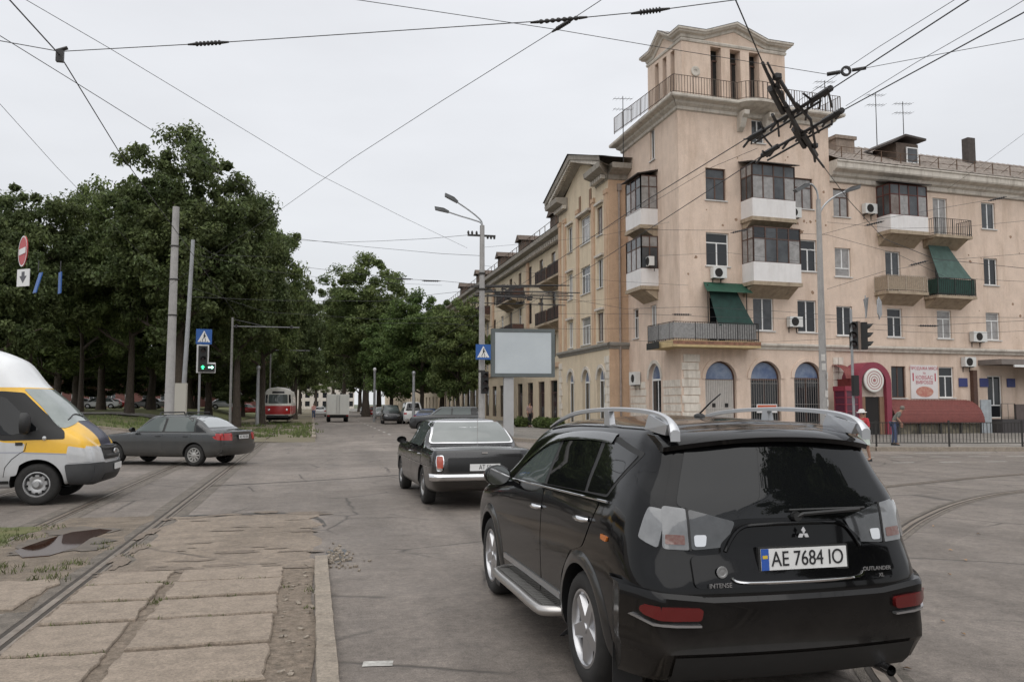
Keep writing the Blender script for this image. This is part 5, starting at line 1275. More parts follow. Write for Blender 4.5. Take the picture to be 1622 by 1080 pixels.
    for i, x in enumerate(np.linspace(-.655,.655,25)):
        e = abs(x)/.655; dz = -.035*e**3; dy = .10*e**4; z0 = 1.60-.045*e*e
        rows.append([(x,-.50,z0+.022),(x,-.66+dy*.5,z0+.016),(x,-.80+dy,z0-.012+dz*.3),(x,-.835+dy,z0-.035+dz*.3),(x,-.82+dy,z0-.062+dz*.3),(x,-.70+dy*.6,z0-.07)])
    sp_.grid(rows); sp_.face(rows[0]); sp_.face(rows[-1]); so = sp_.build('spoiler', paint, root, 50)
    patch_part(sh, 'tailgate', 'B', [(-.31,1.105),(.31,1.105),(.43,1.0),(.43,.95),(.60,.94),(.60,.785),(-.60,.785),(-.60,.94),(-.43,.95),(-.43,1.0)], paint, root, .016, .03, .05, .03)
    # raised trapezoid edge and handle strip
    def ribbon(name, pts, rr, m, off=.02, view='B', par=root):
        q = MB(); P = []
        for p in spl(pts, 4):
            h, n_ = sh.hit(view, p.x, p.y); P.append((h.x,h.y-off,p.y))
        q.tube(P, rr, 6); return q.build(name, m, par, 60)
    ribbon('garnish', [(-.41,.965),(-.37,1.03),(-.31,1.085),(-.2,1.10),(.2,1.10),(.31,1.085),(.37,1.03),(.41,.965)], .011, paint, .022)
    ribbon('tailgate_trim', [(-.40,.835),(-.36,.812),(-.2,.806),(.2,.806),(.36,.812),(.40,.835)], .009, M_CHROME, .022)
    bp = MB(); rows = []
    for i, x in enumerate(np.linspace(-.93,.93,41)):
        e = abs(x)/.93; curve = .0
        # bumper section following the tail, with a ledge
        yb = -1.045+.085*e**2+.22*max(0,e-.84)**1.5/.16**1.5
        zt = .735+.045*max(0,e-.55)/.45
        row = [(x,yb+.15,zt+.012),(x,yb+.015,zt+.004),(x,yb-.006,zt-.02),(x,yb-.004,zt-.06),(x,yb+.012,.58),(x,yb+.004,.50),(x,yb-.004,.455),(x,yb+.02,.42),(x,yb+.07,.33),(x,yb+.14,.285)]
        row = [(px_*(1-.05*max(0,(.5-pz)/.25)), py_, pz) for px_,py_,pz in row]
        rows.append(row)
    bp.grid(rows)
    for row, sgn in ((rows[0],-1),(rows[-1],1)):
        bp.grid([row, [(sgn*.915*(1-.05*max(0,(.5-p[2])/.25)), min(p[1]+.07,-.56), p[2]) for p in row], [(sgn*.908*(1-.05*max(0,(.5-p[2])/.25)), min(p[1]+.13,-.53), p[2]) for p in row], [(sgn*.895*(1-.05*max(0,(.5-p[2])/.25)), min(p[1]+.19,-.50), p[2]) for p in row], [(sgn*.85*(1-.05*max(0,(.5-p[2])/.25)), min(p[1]+.22,-.48), p[2]) for p in row]])
    bo = bp.build('rear_bumper', paint, root, 40)
    q = MB()
    rows = []
    for x in np.linspace(-.72,.72,25):
        e = abs(x)/.93; yb = -1.045+.085*e**2; rows.append([(x,yb-.008,.44),(x,yb+.012,.405),(x,yb+.05,.335),(x,yb+.1,.29)])
    q.grid(rows); q.build('bumper_skid', M_BLACKP, bo, 60)
    plate(root, (.035,-.995,.92), .52, .112, 'AE 7684 IO', R(-4), True, .1)
    # three diamond emblem, badges
    def rh(cx, cz, a):
        L, W_ = .036, .0205; c_, s_ = math.cos(a), math.sin(a); P = [(0,0),(L*.5,W_*.5*1.0),(L,0),(L*.5,-W_*.5)]
        P = [(0,0),(L*.5,W_*.55),(L,0),(L*.5,-W_*.55)]
        return [(cx+p[0]*c_-p[1]*s_, cz+p[0]*s_+p[1]*c_) for p in P]
    q = MB(Matrix(((1,0,0,.035),(0,0,1,-1.012),(0,1,0,1.05),(0,0,0,1))))
    for a in (90,210,330): q.prism(rh(0,0,R(a)), 0, .008)
    q.build('emblem', mat('emblem_silver',(.55,.55,.56),.4), root)
    for tx, x, z, sz in (('INTENSE',-.47,.80,.034),('OUTLANDER',.49,.845,.03),('XL',.51,.81,.028)):
        h, _ = sh.hit('B', x, z); add_text(tx, sz, Matrix.Translation((x,h.y-.03,z)) @ Matrix.Rotation(math.pi/2,4,'X'), M_ALLOY, root, 'badge')
    h, _ = sh.hit('B', -.45, .87); q = MB(Matrix.Translation((-.45,h.y-.03,.865)) @ Matrix.Rotation(math.pi/2,4,'X')); q.lathe([(0,.004),(.018,.003),(.022,.006),(.03,.006),(.032,.0)],20); q.build('round_badge', mat('badge_grey',(.28,.28,.28),.4,.5), root)
    # rear wiper, washer, roof aerial
    q = MB(); h, _ = sh.hit('B', .03, 1.14); q.tube([(.03,h.y-.02,1.135),(.06,h.y-.03,1.15),(.42,h.y-.02,1.165)], .012, 6); q.tube([(-.02,h.y-.02,1.172),(.2,h.y-.016,1.172),(.46,h.y-.01,1.172)], .007, 5); q.lathe([(0,.03),(.025,.03),(.03,0)],12,Matrix.Translation((.03,h.y,1.135)) @ Matrix.Rotation(math.pi/2,4,'X')); q.build('rear_wiper', M_BLACKP, root)
    q = MB(); q.lathe([(.035,0),(.03,.012),(.016,.02),(0,.022)],14,Matrix.Translation((-.02,.1,1.668)) @ Matrix.Diagonal((1,1.6,1,1))); q.tube([(-.02,.1,1.685),(-.02,-.06,1.76),(-.02,-.2,1.815)], [.006,.005,.004], 6); q.build('roof_aerial', M_BLACKP, root)
    q = MB(); q.tube([(.55,-.75,.30),(.55,-1.02,.29)], .03, 12, False); q.build('exhaust_pipe', M_CHROME, root, 60)
    for sg in (-1,1):
        q = MB(); q.box(sg*.78-.09,sg*.78+.09,-.475,-.465,.14,.42); q.build('mud_flap', M_BLACKP, root)
    # windscreen and head lamps
    patch_part(sh, 'windscreen', 'F', [(-.60,1.50),(.60,1.50),(.74,1.12),(.35,1.10),(-.35,1.10),(-.74,1.12)], M_GLASS, root, .004, .01, .07, .03)
    for sg in (-1,1): patch_part(sh, 'headlight', 'F', [(sg*.78,.83),(sg*.48,.78),(sg*.46,.68),(sg*.78,.72)], MATS['clear_lens'], root, .006, .02, .05, .02)
    return root
make_suv()
# ------------------------------------------------------------------ saloon builder
def saloon(label, loc, rz, spec, group=None, name='saloon_car', cat='car'):
    g = dict(L_r=1.0, wb=2.7, L_f=.85, W=.86, H=1.42, belt=.92, deck=.98, hood=.86, sill=.24, rw0=.12, rw1=-.45, roof_r=.35, roof_f=1.55, ws=2.35, cant=.56, wr=.31, rim=.19, style='many', rim_m=M_ALLOY, paint=None, nu=70, detail=True, boxy=0.0)
    g.update(spec); p = type('o',(),g); root = thing(name, label, cat, (*loc,hz(*loc)), rz, group)
    yr, yf = -p.L_r, p.wb+p.L_f; b = p.boxy; W_ = p.W; st = []
    def S(y, x, z): st.append([0, y, x, z])
    zm = p.belt*.72
    k = .84+.1*b
    S([yr+.1,yr+.1,yr+.05,yr+.0,yr+.0,yr+.03,yr+.06,yr+.08,yr+.09,yr+.1,yr+.1], [0,W_*.7*k,W_*.84*k,W_*.9*k,W_*.92*k,W_*.92*k,W_*.9*k,W_*.8*k,W_*.68*k,W_*.4*k,0], [.34,.34,.40,.5,zm,p.deck*.9,p.deck*.97,p.deck*.985,p.deck*.99,p.deck,p.deck])
    S([yr+.16,yr+.16,yr+.14,yr+.1,yr+.1,yr+.12,yr+.14,yr+.16,yr+.17,yr+.18,yr+.18], [0,W_*.76,W_*.9,W_*.955,W_*.965,W_*.955,W_*.92,W_*.82,W_*.7,W_*.4,0], [.3,.3,.37,.5,zm,p.deck*.9,p.deck*.98,p.deck*.995,p.deck,p.deck*1.005,p.deck*1.005])
    S(yr+.38, [0,W_*.82,W_*.95,W_*.985,W_*.99,W_*.97,W_*.93,W_*.84,W_*.72,W_*.4,0], [.27,.27,.35,.48,zm,p.belt*.93,p.belt*1.0,p.deck*1.0,p.deck*1.005,p.deck*1.012,p.deck*1.015])
    ym = (p.rw1+yr+.38)/2
    S([p.rw1]*7+[p.rw1,p.rw1,p.rw1-.03,p.rw1-.05], [0,W_*.86,W_*.97,W_,W_,W_*.985,W_*.955,W_*.89,W_*.78,W_*.42,0], [.25,.25,.33,.46,zm,p.belt*.93,p.belt*1.0,p.deck*1.01,p.deck*1.02,p.deck*1.025,p.deck*1.03])
    ymid = (p.rw1+p.roof_r)/2
    S([ymid]*7+[ymid,ymid,ymid-.02,ymid-.04], [0,W_*.87,W_*.975,W_,W_,W_*.985,W_*.955,W_*.86,(W_*.74+p.cant)/2,W_*.4,0], [.25,.25,.33,.46,zm,p.belt*.93,p.belt,(p.belt+p.H)*.5-.02,(p.deck+p.H)/2+.05,(p.deck+p.H)/2+.08,(p.deck+p.H)/2+.09])
    S([p.roof_r]*11, [0,W_*.87,W_*.975,W_,W_,W_*.985,W_*.955,W_*.80,p.cant,p.cant*.6,0], [.25,.25,.33,.46,zm,p.belt*.93,p.belt,(p.belt+p.H)*.5,p.H-.06,p.H-.015,p.H-.005])
    yc = (p.roof_r+p.roof_f)/2
    S([yc]*11, [0,W_*.87,W_*.975,W_,W_,W_*.985,W_*.955,W_*.80,p.cant+.01,p.cant*.6,0], [.25,.25,.33,.46,zm,p.belt*.93,p.belt*.995,(p.belt+p.H)*.5,p.H-.05,p.H-.005,p.H])
    S([p.roof_f+.06]*6+[p.roof_f+.04,p.roof_f,p.roof_f-.03,p.roof_f+.03,p.roof_f+.05], [0,W_*.87,W_*.975,W_,W_,W_*.985,W_*.95,W_*.80,p.cant,p.cant*.6,0], [.25,.25,.33,.46,zm,p.belt*.92,p.belt*.98,(p.belt+p.H)*.49,p.H-.07,p.H-.025,p.H-.015])
    S([p.ws-.12]*6+[p.ws-.12,p.ws-.12,p.ws-.12,p.ws+.02,p.ws+.08], [0,W_*.87,W_*.975,W_,W_,W_*.98,W_*.94,W_*.87,W_*.77,W_*.45,0], [.25,.25,.33,.46,zm,p.belt*.91,p.belt*.965,p.hood*1.05,p.hood*1.09,p.hood*1.1,p.hood*1.1])
    S([yf-.5]*11, [0,W_*.84,W_*.95,W_*.985,W_*.985,W_*.965,W_*.92,W_*.84,W_*.72,W_*.4,0], [.26,.26,.34,.46,zm,p.hood*.92,p.hood*.985,p.hood,p.hood*1.005,p.hood*1.02,p.hood*1.03])
    S([yf-.14,yf-.14,yf-.13,yf-.11,yf-.1,yf-.12,yf-.14,yf-.15,yf-.16,yf-.15,yf-.15], [0,W_*.74,W_*.86,W_*.92,W_*.92,W_*.9,W_*.86,W_*.78,W_*.66,W_*.36,0], [.27,.27,.36,.46,.60,p.hood*.85,p.hood*.92,p.hood*.95,p.hood*.96,p.hood*.97,p.hood*.97])
    S([yf-.05,yf-.05,yf-.02,yf,yf,yf-.03,yf-.05,yf-.06,yf-.06,yf-.06,yf-.06], [0,W_*.6,W_*.68,W_*.74,W_*.74,W_*.72,W_*.68,W_*.62,W_*.52,W_*.3,0], [.32,.32,.38,.46,.58,p.hood*.8,p.hood*.87,p.hood*.89,p.hood*.9,p.hood*.91,p.hood*.91])
    ys_ = [np.mean(s[1][4:5]) if hasattr(s[1],'__len__') else s[1] for s in st]; y0, y1 = ys_[0], ys_[-1]
    for s, y in zip(st, ys_): s[0] = (y-y0)/(y1-y0)
    mb = loft(st, p.nu, 3 if not p.detail else 4, .05, .06, 10); sh = Shell(mb)
    carve(mb, [(sx, y, p.wr) for sx in (-.8,.8) for y in (0,p.wb)], p.wr+.045, W_-.3, 'body', [p.paint, M_WELL], root)
    for sx in (-1,1):
        for y in (0,p.wb): wheel(root, sx*(W_-.03), y, p.wr, .19, p.rim, p.style, p.rim_m)
    zb, zt = p.belt+.02, p.H-.09
    ra_, rb_ = p.rw1+.16, p.roof_r-.02; wa, wb_ = p.ws-.3, p.roof_f-.08
    for v in 'LR':
        patch_part(sh, 'window_surround', v, [(wa+.1,zb-.015),(wb_+.02,zt+.03),(rb_-.02,zt+.03),(ra_-.06,zb-.015)], p.__dict__.get('trim',M_SEAL), root, .002, .02, .07, .05)
        mid_ = (wa+ra_)/2+.18
        patch_part(sh, 'side_window', v, [(wa,zb+.01),(wb_,zt),(mid_+.05,zt+.01),(mid_+.05,zb+.01)], M_GLASS2, root, .006, .01, .06, .03)
        patch_part(sh, 'side_window', v, [(mid_-.03,zb+.01),(mid_-.03,zt+.01),(ra_+.42,zt+.005),(ra_+.36,zb+.01)], M_GLASS2, root, .006, .01, .06, .03)
        patch_part(sh, 'quarter_window', v, [(ra_+.30,zb+.01),(ra_+.36,zt),(rb_,zt-.01),(ra_+.04,zb+.02)], M_GLASS, root, .006, .01, .06, .03)
        if p.detail:
            sg = -1 if v == 'L' else 1
            patch_part(sh, 'door', v, [(wa+.12,zb-.04),(wa+.2,.36),(mid_+.02,.36),(mid_+.01,zb-.04)], p.paint, root, .0035, .012, .07, .04)
            patch_part(sh, 'door', v, [(mid_-.005,zb-.04),(mid_+.005,.36),(.42,.36),(.3,.6),(.12,.68),(.1,zb-.04)], p.paint, root, .0035, .012, .07, .04)
            for yy in (mid_+.16, .28):
                h, _ = sh.hit(v, yy, p.belt-.1); q = MB(); q.tube([(h.x,yy+.08,p.belt-.1),(h.x+sg*.03,yy+.05,p.belt-.1),(h.x+sg*.03,yy-.05,p.belt-.1),(h.x,yy-.08,p.belt-.1)], .012, 6); q.build('door_handle', M_CHROME if b else M_BLACKP, root, 60)
            q = MB(Matrix.Translation((sg*(W_+.08),wa-.05,p.belt+.08))); q.lathe([(.001,.08),(.06,.07),(.08,.03),(.08,-.03)], 12, Matrix.Rotation(-math.pi/2,4,'X') @ Matrix.Diagonal((1.2,.85,1,1))); q.box(min(0,-sg*.12),max(0,-sg*.12),-.02,.02,-.06,-.03); q.build('mirror', M_BLACKP, root, 60)
    rwz0, rwz1 = p.deck+.06, p.H-.06
    return root, sh, p
grey = mat('dark_grey_paint', (.020,.023,.024), .25, coat=.6, var=.1, scale=5)
dusty(grey, .5, .2, .9)
# dark grey saloon turning left
fx, fy = -.89, .456
root, sh, p = saloon('dark grey saloon car turning across the tram tracks with red tail lights', (-2.87,26.25), math.atan2(.89,.456)+0.0, dict(paint=grey, L_r=1.0, wb=2.64, L_f=.86, W=.855, H=1.46, belt=.94, deck=1.0, hood=.86, rw1=-.50, roof_r=.38, roof_f=1.5, ws=2.3, cant=.55, wr=.315, rim=.20, style='many', rim_m=mat('hubcap',(.42,.41,.39),.4,.6)))
patch_part(sh, 'rear_window', 'B', [(-.54,p.H-.09),(.54,p.H-.09),(.66,p.deck+.09),(-.66,p.deck+.09)], mat('rear_glass_painted_reflection',(.34,.36,.37),.05), root, .004, .01, .06, .04)  # whitish colour stands in for the reflection in the rear glass
for sg in (-1,1):
    patch_part(sh, 'tail_light', 'B', [(sg*.84,.93),(sg*.50,.93),(sg*.52,.72),(sg*.84,.74)], M_REDL, root, .008, .03, .05, .03)
    patch_part(sh, 'tail_light', 'L' if sg < 0 else 'R', [(-.96,.93),(-.66,.92),(-.74,.74),(-.96,.74)], M_REDL, root, .006, .02, .05, .03)
    q = MB(); yy = p.roof_r
patch_part(sh, 'rear_bumper', 'B', [(-.82,.60),(.82,.60),(.80,.34),(-.80,.34)], grey, root, .04, .06, .06, .04)
plate(root, (0,-1.0-.055,.82), .5, .11, 'АЕ 1953 ВА', 0, False, .09)
q = MB(); 
for yy in (.45,1.3): q.tube([(-.6,yy,p.H-.04),(-.55,yy,p.H+.05),(.55,yy,p.H+.05),(.6,yy,p.H-.04)], .022, 6)
q.build('roof_bar', M_BLACKP, root)
# black vintage saloon ahead
blk = dusty(mat('aged_black_paint', (.009,.009,.010), .2, coat=.55, var=.25, scale=6), .5, .25, .95)
root, sh, p = saloon('black vintage saloon car with chrome bumper and chrome framed rear window', (2.79,15.1), R(2), dict(paint=blk, L_r=1.06, wb=2.8, L_f=.85, W=.90, H=1.49, belt=.97, deck=1.0, hood=.95, rw1=-.16, roof_r=.52, roof_f=1.65, ws=2.3, cant=.60, wr=.335, rim=.19, style='plain', rim_m=mat('steel_rim',(.25,.25,.25),.4,.7), boxy=1.0, trim=M_CHROME))
rg = [(-.60,p.H-.075),(.60,p.H-.075),(.75,p.deck+.075),(-.75,p.deck+.075)]
patch_part(sh, 'window_frame', 'B', [(x*1.045,z+(.024 if z>1.2 else -.024)) for x, z in rg], M_CHROME, root, .010, .02, .05, .07)
patch_part(sh, 'rear_window', 'B', rg, mat('rear_glass_painted_light',(.20,.215,.21),.05,var=.12,scale=1.5), root, .014, .01, .05, .06)  # pale opaque colour paints in light reflected by and seen through the glass
for sg in (-1,1):
    lf = patch_part(sh, 'tail_light_frame', 'B', [(sg*.80,.90),(sg*.70,.90),(sg*.685,.80),(sg*.70,.645),(sg*.80,.645),(sg*.815,.80)], M_CHROME, root, .018, .03, .04, .02)
    patch_part(sh, 'tail_light', 'B', [(sg*.79,.885),(sg*.71,.885),(sg*.70,.80),(sg*.71,.69),(sg*.79,.69),(sg*.80,.80)], mat('orange_red_lens',(.36,.05,.02),.15,coat=.6), root, .026, .03, .04, .02)
q = MB(); rows = []
for x in np.linspace(-.93,.93,31):
    e = abs(x)/.93; yb = -1.19+.06*e**2+.12*max(0,e-.9)/.1
    rows.append([(x,yb+.07,.60),(x,yb+.01,.595),(x,yb-.012,.565),(x,yb-.012,.53),(x,yb+.01,.49),(x,yb+.06,.48)])
q.grid(rows); q.build('rear_bumper', M_CHROME, root, 60)
q = MB()
for sg in (-1,1): q.box(sg*.5-.03,sg*.5+.03,-1.14,-1.0,.5,.58)
q.build('bumper_bracket', M_BLACKP, root)
plate(root, (.0,-1.10,.70), .52, .112, 'АТ 58', 0, False, .09)
q = MB(); h, _ = sh.hit('B',.0,.93); q.box(-.05,.05,h.y-.02,h.y,.925,.95); q.build('boot_handle', M_CHROME, root)
q = MB()
for v, sg in (('L',-1),('R',1)):
    P = []
    for yy in np.linspace(-.75,3.3,14):
        h, _ = sh.hit(v, yy, .70); P.append((h.x+sg*.006,yy,.70))
    q = MB(); q.tube(P,.008,5); q.build('side_trim', M_CHROME, root)
patch_part(sh, 'tailgate_panel', 'B', [(-.62,.86),(.62,.86),(.62,.63),(-.62,.63)], mat('panel_black',(.006,.006,.006),.35), root, .004, .01, .06, .03)
patch_part(sh, 'windscreen', 'F', [(-.58,1.40),(.58,1.40),(.72,1.06),(-.72,1.06)], M_GLASS, root, .004, .01, .07, .05)
q = MB(); q.tube([(-.62,1.45,1.4),(-.62,1.35,1.9)],.006,5) if False else q.tube([(-.02,-.6,1.0),(-.02,-.62,1.5)],.004,5); q.build('aerial', M_CHROME, root)
# ------------------------------------------------------------------ the yellow and silver van
def make_van():
    root = thing('minibus_van', 'yellow and silver high roofed van with dark cab windows entering from the left edge', 'van', (-4.64-3.3,17.28,0), R(-90))
    silver = mat('van_silver', (.52,.53,.54), .35, .1, coat=.4, stain=.25, scale=3, stcol=(.28,.26,.23)); yel = mat('van_yellow', (.74,.42,.016), .3, coat=.6, var=.06, scale=4); white = mat('van_white', (.74,.75,.76), .4, coat=.3, var=.04, scale=3)
    grey = mat('van_grey_plastic', (.045,.046,.048), .55, var=.15, scale=6)
    dusty(silver, .6, .35, .9); st = []
    def S(u, y, x, z): st.append((u, y, x, z))
    # rear axle origin, wheelbase 3.3; rails as for the cars
    S(0, -1.0, [0,.8,.88,.90,.90,.88,.87,.83,.76,.45,0], [.35,.35,.45,.6,.9,1.2,1.4,1.9,2.48,2.64,2.68])
    S(.03,-.86,[0,.86,.95,.97,.97,.96,.95,.91,.83,.5,0], [.32,.32,.42,.6,.9,1.2,1.4,1.9,2.53,2.69,2.73])
    S(.3, 1.0, [0,.86,.96,.985,.985,.975,.965,.925,.84,.5,0], [.30,.30,.42,.6,.9,1.2,1.4,1.9,2.55,2.71,2.75])
    S(.52,2.2, [0,.86,.96,.985,.985,.975,.965,.92,.83,.5,0], [.30,.30,.42,.6,.9,1.2,1.36,1.85,2.53,2.70,2.74])
    S(.60,[2.62]*6+[2.62,2.62,2.60,2.68,2.7], [0,.86,.96,.985,.985,.975,.96,.90,.78,.48,0], [.30,.30,.42,.6,.9,1.18,1.33,1.78,2.36,2.54,2.58])
    S(.67,[3.0]*6+[3.0,2.98,2.95,3.06,3.1], [0,.86,.96,.985,.985,.975,.955,.89,.77,.47,0], [.30,.30,.42,.6,.88,1.15,1.30,1.62,2.02,2.10,2.12])
    S(.75,[3.3]*6+[3.3,3.3,3.3,3.45,3.5], [0,.86,.96,.985,.985,.97,.95,.89,.80,.48,0], [.32,.32,.42,.6,.87,1.12,1.27,1.47,1.68,1.76,1.78])
    S(.83,[3.58]*6+[3.58,3.58,3.6,3.75,3.8], [0,.86,.96,.985,.985,.97,.94,.88,.80,.48,0], [.34,.34,.42,.6,.86,1.08,1.22,1.32,1.40,1.45,1.46])
    S(.91,[3.95]*6+[3.95,3.95,3.95,4.0,4.05], [0,.84,.94,.965,.965,.95,.92,.84,.72,.42,0], [.36,.36,.44,.6,.84,1.02,1.12,1.18,1.225,1.27,1.285])
    S(.965,[4.16,4.16,4.16,4.17,4.17,4.15,4.12,4.12,4.10,4.14,4.16], [0,.74,.84,.87,.87,.84,.8,.74,.64,.38,0], [.36,.36,.44,.58,.78,.92,1.0,1.05,1.085,1.12,1.13])
    S(1, [4.2,4.2,4.24,4.27,4.26,4.23,4.2,4.19,4.18,4.19,4.2], [0,.6,.66,.68,.68,.66,.63,.58,.5,.3,0], [.38,.38,.46,.56,.72,.84,.92,.96,.99,1.01,1.02])
    mb = loft(st, 100, 4, .04, .09); sh = Shell(mb)
    carve(mb, [(sx, y, .36) for sx in (-.9,.9) for y in (0,3.3)], .435, .62, 'body', [silver, M_WELL], root)
    bo_ = [c for c in root.children if c.name.startswith('body')][0]; me_ = bo_.data
    navy = mat('van_blueblack',(.03,.032,.06),.35)
    for m_ in (white, yel, navy): me_.materials.append(m_)
    bm = bmesh.new(); bm.from_mesh(me_)
    for co, no in (((0,0,2.045),(0,0,1)),((0,3.0,.915),(0,.05,1)),((0,4.05,1),(0,1,0)),((.40,0,0),(1,0,0)),((-.40,0,0),(1,0,0))):
        bmesh.ops.bisect_plane(bm, geom=bm.verts[:]+bm.edges[:]+bm.faces[:], plane_co=co, plane_no=no, dist=1e-5)
    for f in bm.faces:
        if f.material_index: continue
        c_ = f.calc_center_median()
        if c_.z > 2.045: f.material_index = 2
        elif c_.z > .915-(c_.y-3.0)*.05 and c_.y < 4.05: f.material_index = 4 if abs(c_.x) < .40 and c_.y > 3.3 else 3
        elif c_.y >= 4.05 and c_.z > 1.0: f.material_index = 4 if abs(c_.x) < .40 else 3
    bm.to_mesh(me_); bm.free(); me_.shade_smooth(); me_.set_sharp_from_angle(angle=R(45))
    for sx in (-1,1):
        for y in (0,3.3): wheel(root, sx*.955, y, .36, .215, .215, 'steel', mat('steel_wheel',(.40,.40,.40),.4,.7))
    for v in 'LR':
        sg = -1 if v == 'L' else 1
        # yellow band along the side up to the head lamp
        patch_part(sh, 'side_stripe', v, [(-.95,.975),(-.95,.955),(3.0,.905),(3.98,.86),(3.98,.88),(3.0,.925)], mat('stripe_grey',(.34,.35,.40),.4), root, .005, .012, .09, 0)
        wsd = [(3.72,1.14),(3.70,1.26),(3.0,1.95),(2.7,1.975),(2.1,1.97),(-.9,1.97),(-.9,1.24),(2.3,1.22),(2.75,1.12)]
        patch_part(sh, 'window_band', v, wsd, M_SEAL, root, .007, .02, .08, .04)
        patch_part(sh, 'side_window', v, [(3.3,1.30),(2.74,1.86),(2.6,1.90),(2.14,1.91),(2.14,1.28),(2.85,1.21)], M_GLASS, root, .012, .01, .06, .04)
        for a, b_ in ((2.08,1.2),(1.14,.2),(.14,-.82)): patch_part(sh, 'side_window', v, [(a,1.91),(b_,1.91),(b_,1.3),(a,1.3)], M_GLASS, root, .012, .01, .08, .05)
        patch_part(sh, 'door', v, [(3.06,.86),(2.98,.52),(2.12,.44),(2.10,1.18),(2.4,1.2),(2.76,1.09),(3.1,1.07)], silver, root, .002, .012, .07, .04)
        q = MB(); P = []
        for yy, zz in ((3.12,1.08),(3.10,.95),(3.02,.90),(2.9,.8),(2.8,.66),(2.78,.5)): 
            h, _ = sh.hit(v, yy, zz); P.append((h.x+sg*.003,yy,zz))
        q.tube(P, .006, 5); q.build('door_seam', M_SEAL, root)
        q = MB(); q.box(min(sg*.96,sg*1.0),max(sg*.96,sg*1.0),2.95,3.06,1.04,1.09); q.build('lettering_plate', M_BLACKP, root)
        hl = patch_part(sh, 'headlight', v, [(3.78,1.02),(3.98,.985),(4.13,.96),(4.16,.74),(3.80,.72),(3.76,.86)], mat('headlight_clear',(.42,.43,.44),.08,col2=(.55,.55,.55),scale=5,coat=1), root, .010, .02, .05, .03)
        patch_part(sh, 'front_bumper', v, [(3.74,.70),(4.30,.72),(4.30,.36),(3.80,.36)], grey, root, .03, .06, .05, .05)
        # big black mirror
        q = MB(Matrix.Translation((sg*1.14,3.12,1.42))); q.lathe([(.001,.1),(.1,.08),(.14,.03),(.14,-.05)], 14, Matrix.Rotation(-math.pi/2,4,'X') @ Matrix.Diagonal((.85,1.35,1,1))); q.box(min(0,-sg*.2),max(0,-sg*.2),-.03,.03,-.17,-.1); q.build('mirror', M_BLACKP, root, 60)
        patch_part(sh, 'sill_trim', v, [(2.86,.43),(2.86,.38),(.45,.38),(.45,.43)], M_BLACKP, root, .012, .03, .09, .01)
        q = MB(); h, _ = sh.hit(v, 3.38, 1.14); q.lathe([(0,.012),(.035,.01),(.04,0)],12,Matrix.Translation((h.x+sg*.012,3.40,1.16)) @ Matrix.Rotation(sg*math.pi/2,4,'Y')); q.build('side_repeater', M_CHROME, root)
    patch_part(sh, 'windscreen', 'F', [(-.745,2.02),(.745,2.02),(.80,1.65),(.86,1.32),(.4,1.44),(-.4,1.44),(-.86,1.32),(-.80,1.65)], mat('windscreen_painted_light',(.22,.25,.24),.04,col2=(.33,.36,.35),scale=1.5,spec=.7), root, .008, .01, .07, .04)  # windscreen coloured pale to imitate the bright cab behind it
    add_text('103', .17, Matrix.Translation((0,3.98,1.305)) @ Matrix.Rotation(R(-24),4,'X') @ Matrix.Rotation(math.pi,4,'Z'), M_PLATE, root, 'bonnet_lettering')
    gr = patch_part(sh, 'grille', 'F', [(-.50,1.0),(.50,1.0),(.56,.76),(-.56,.76)], M_BLACKP, root, .02, .03, .05, .04)
    for z in (.955,.82): 
        q = MB(); P = []
        for x in np.linspace(-.5,.5,9):
            h, _ = sh.hit('F', x, z); P.append((x,h.y+.028,z))
        q.tube(P, .025, 6); q.build('grille_bar', grey, gr, 60)
    h, _ = sh.hit('F', 0, .88); q = MB(Matrix.Translation((0,h.y+.04,.885)) @ Matrix.Rotation(-math.pi/2,4,'X') @ Matrix.Diagonal((1.6,.75,1,1))); q.lathe([(0,.012),(.06,.012),(.07,0)],18); q.build('emblem', M_CHROME, gr)
    patch_part(sh, 'front_bumper', 'F', [(-.86,.70),(.86,.70),(.86,.36),(-.86,.36)], grey, root, .035, .06, .06, .05)
    patch_part(sh, 'lower_intake', 'F', [(-.6,.52),(.6,.52),(.6,.42),(-.6,.42)], M_BLACKP, root, .042, .03, .06, .02)
    h, _ = sh.hit('F', 0, .6); q = MB(); q.box(-.26,.26,h.y+.04,h.y+.055,.56,.67); q.build('number_plate', M_PLATE, root)
    q = MB()
    for x0, x1 in ((.62,-.05),(-.05,-.7)):
        P = []
        for t in np.linspace(0,1,8):
            x = x0+(x1-x0)*t; z = 1.47+.10*math.sin(t*2.6); h, _ = sh.hit('F', x, z); P.append((x,h.y+.02,z))
        q = MB(); q.tube(P,.012,5); q.build('windscreen_wiper', M_BLACKP, root)
    return root
make_van()
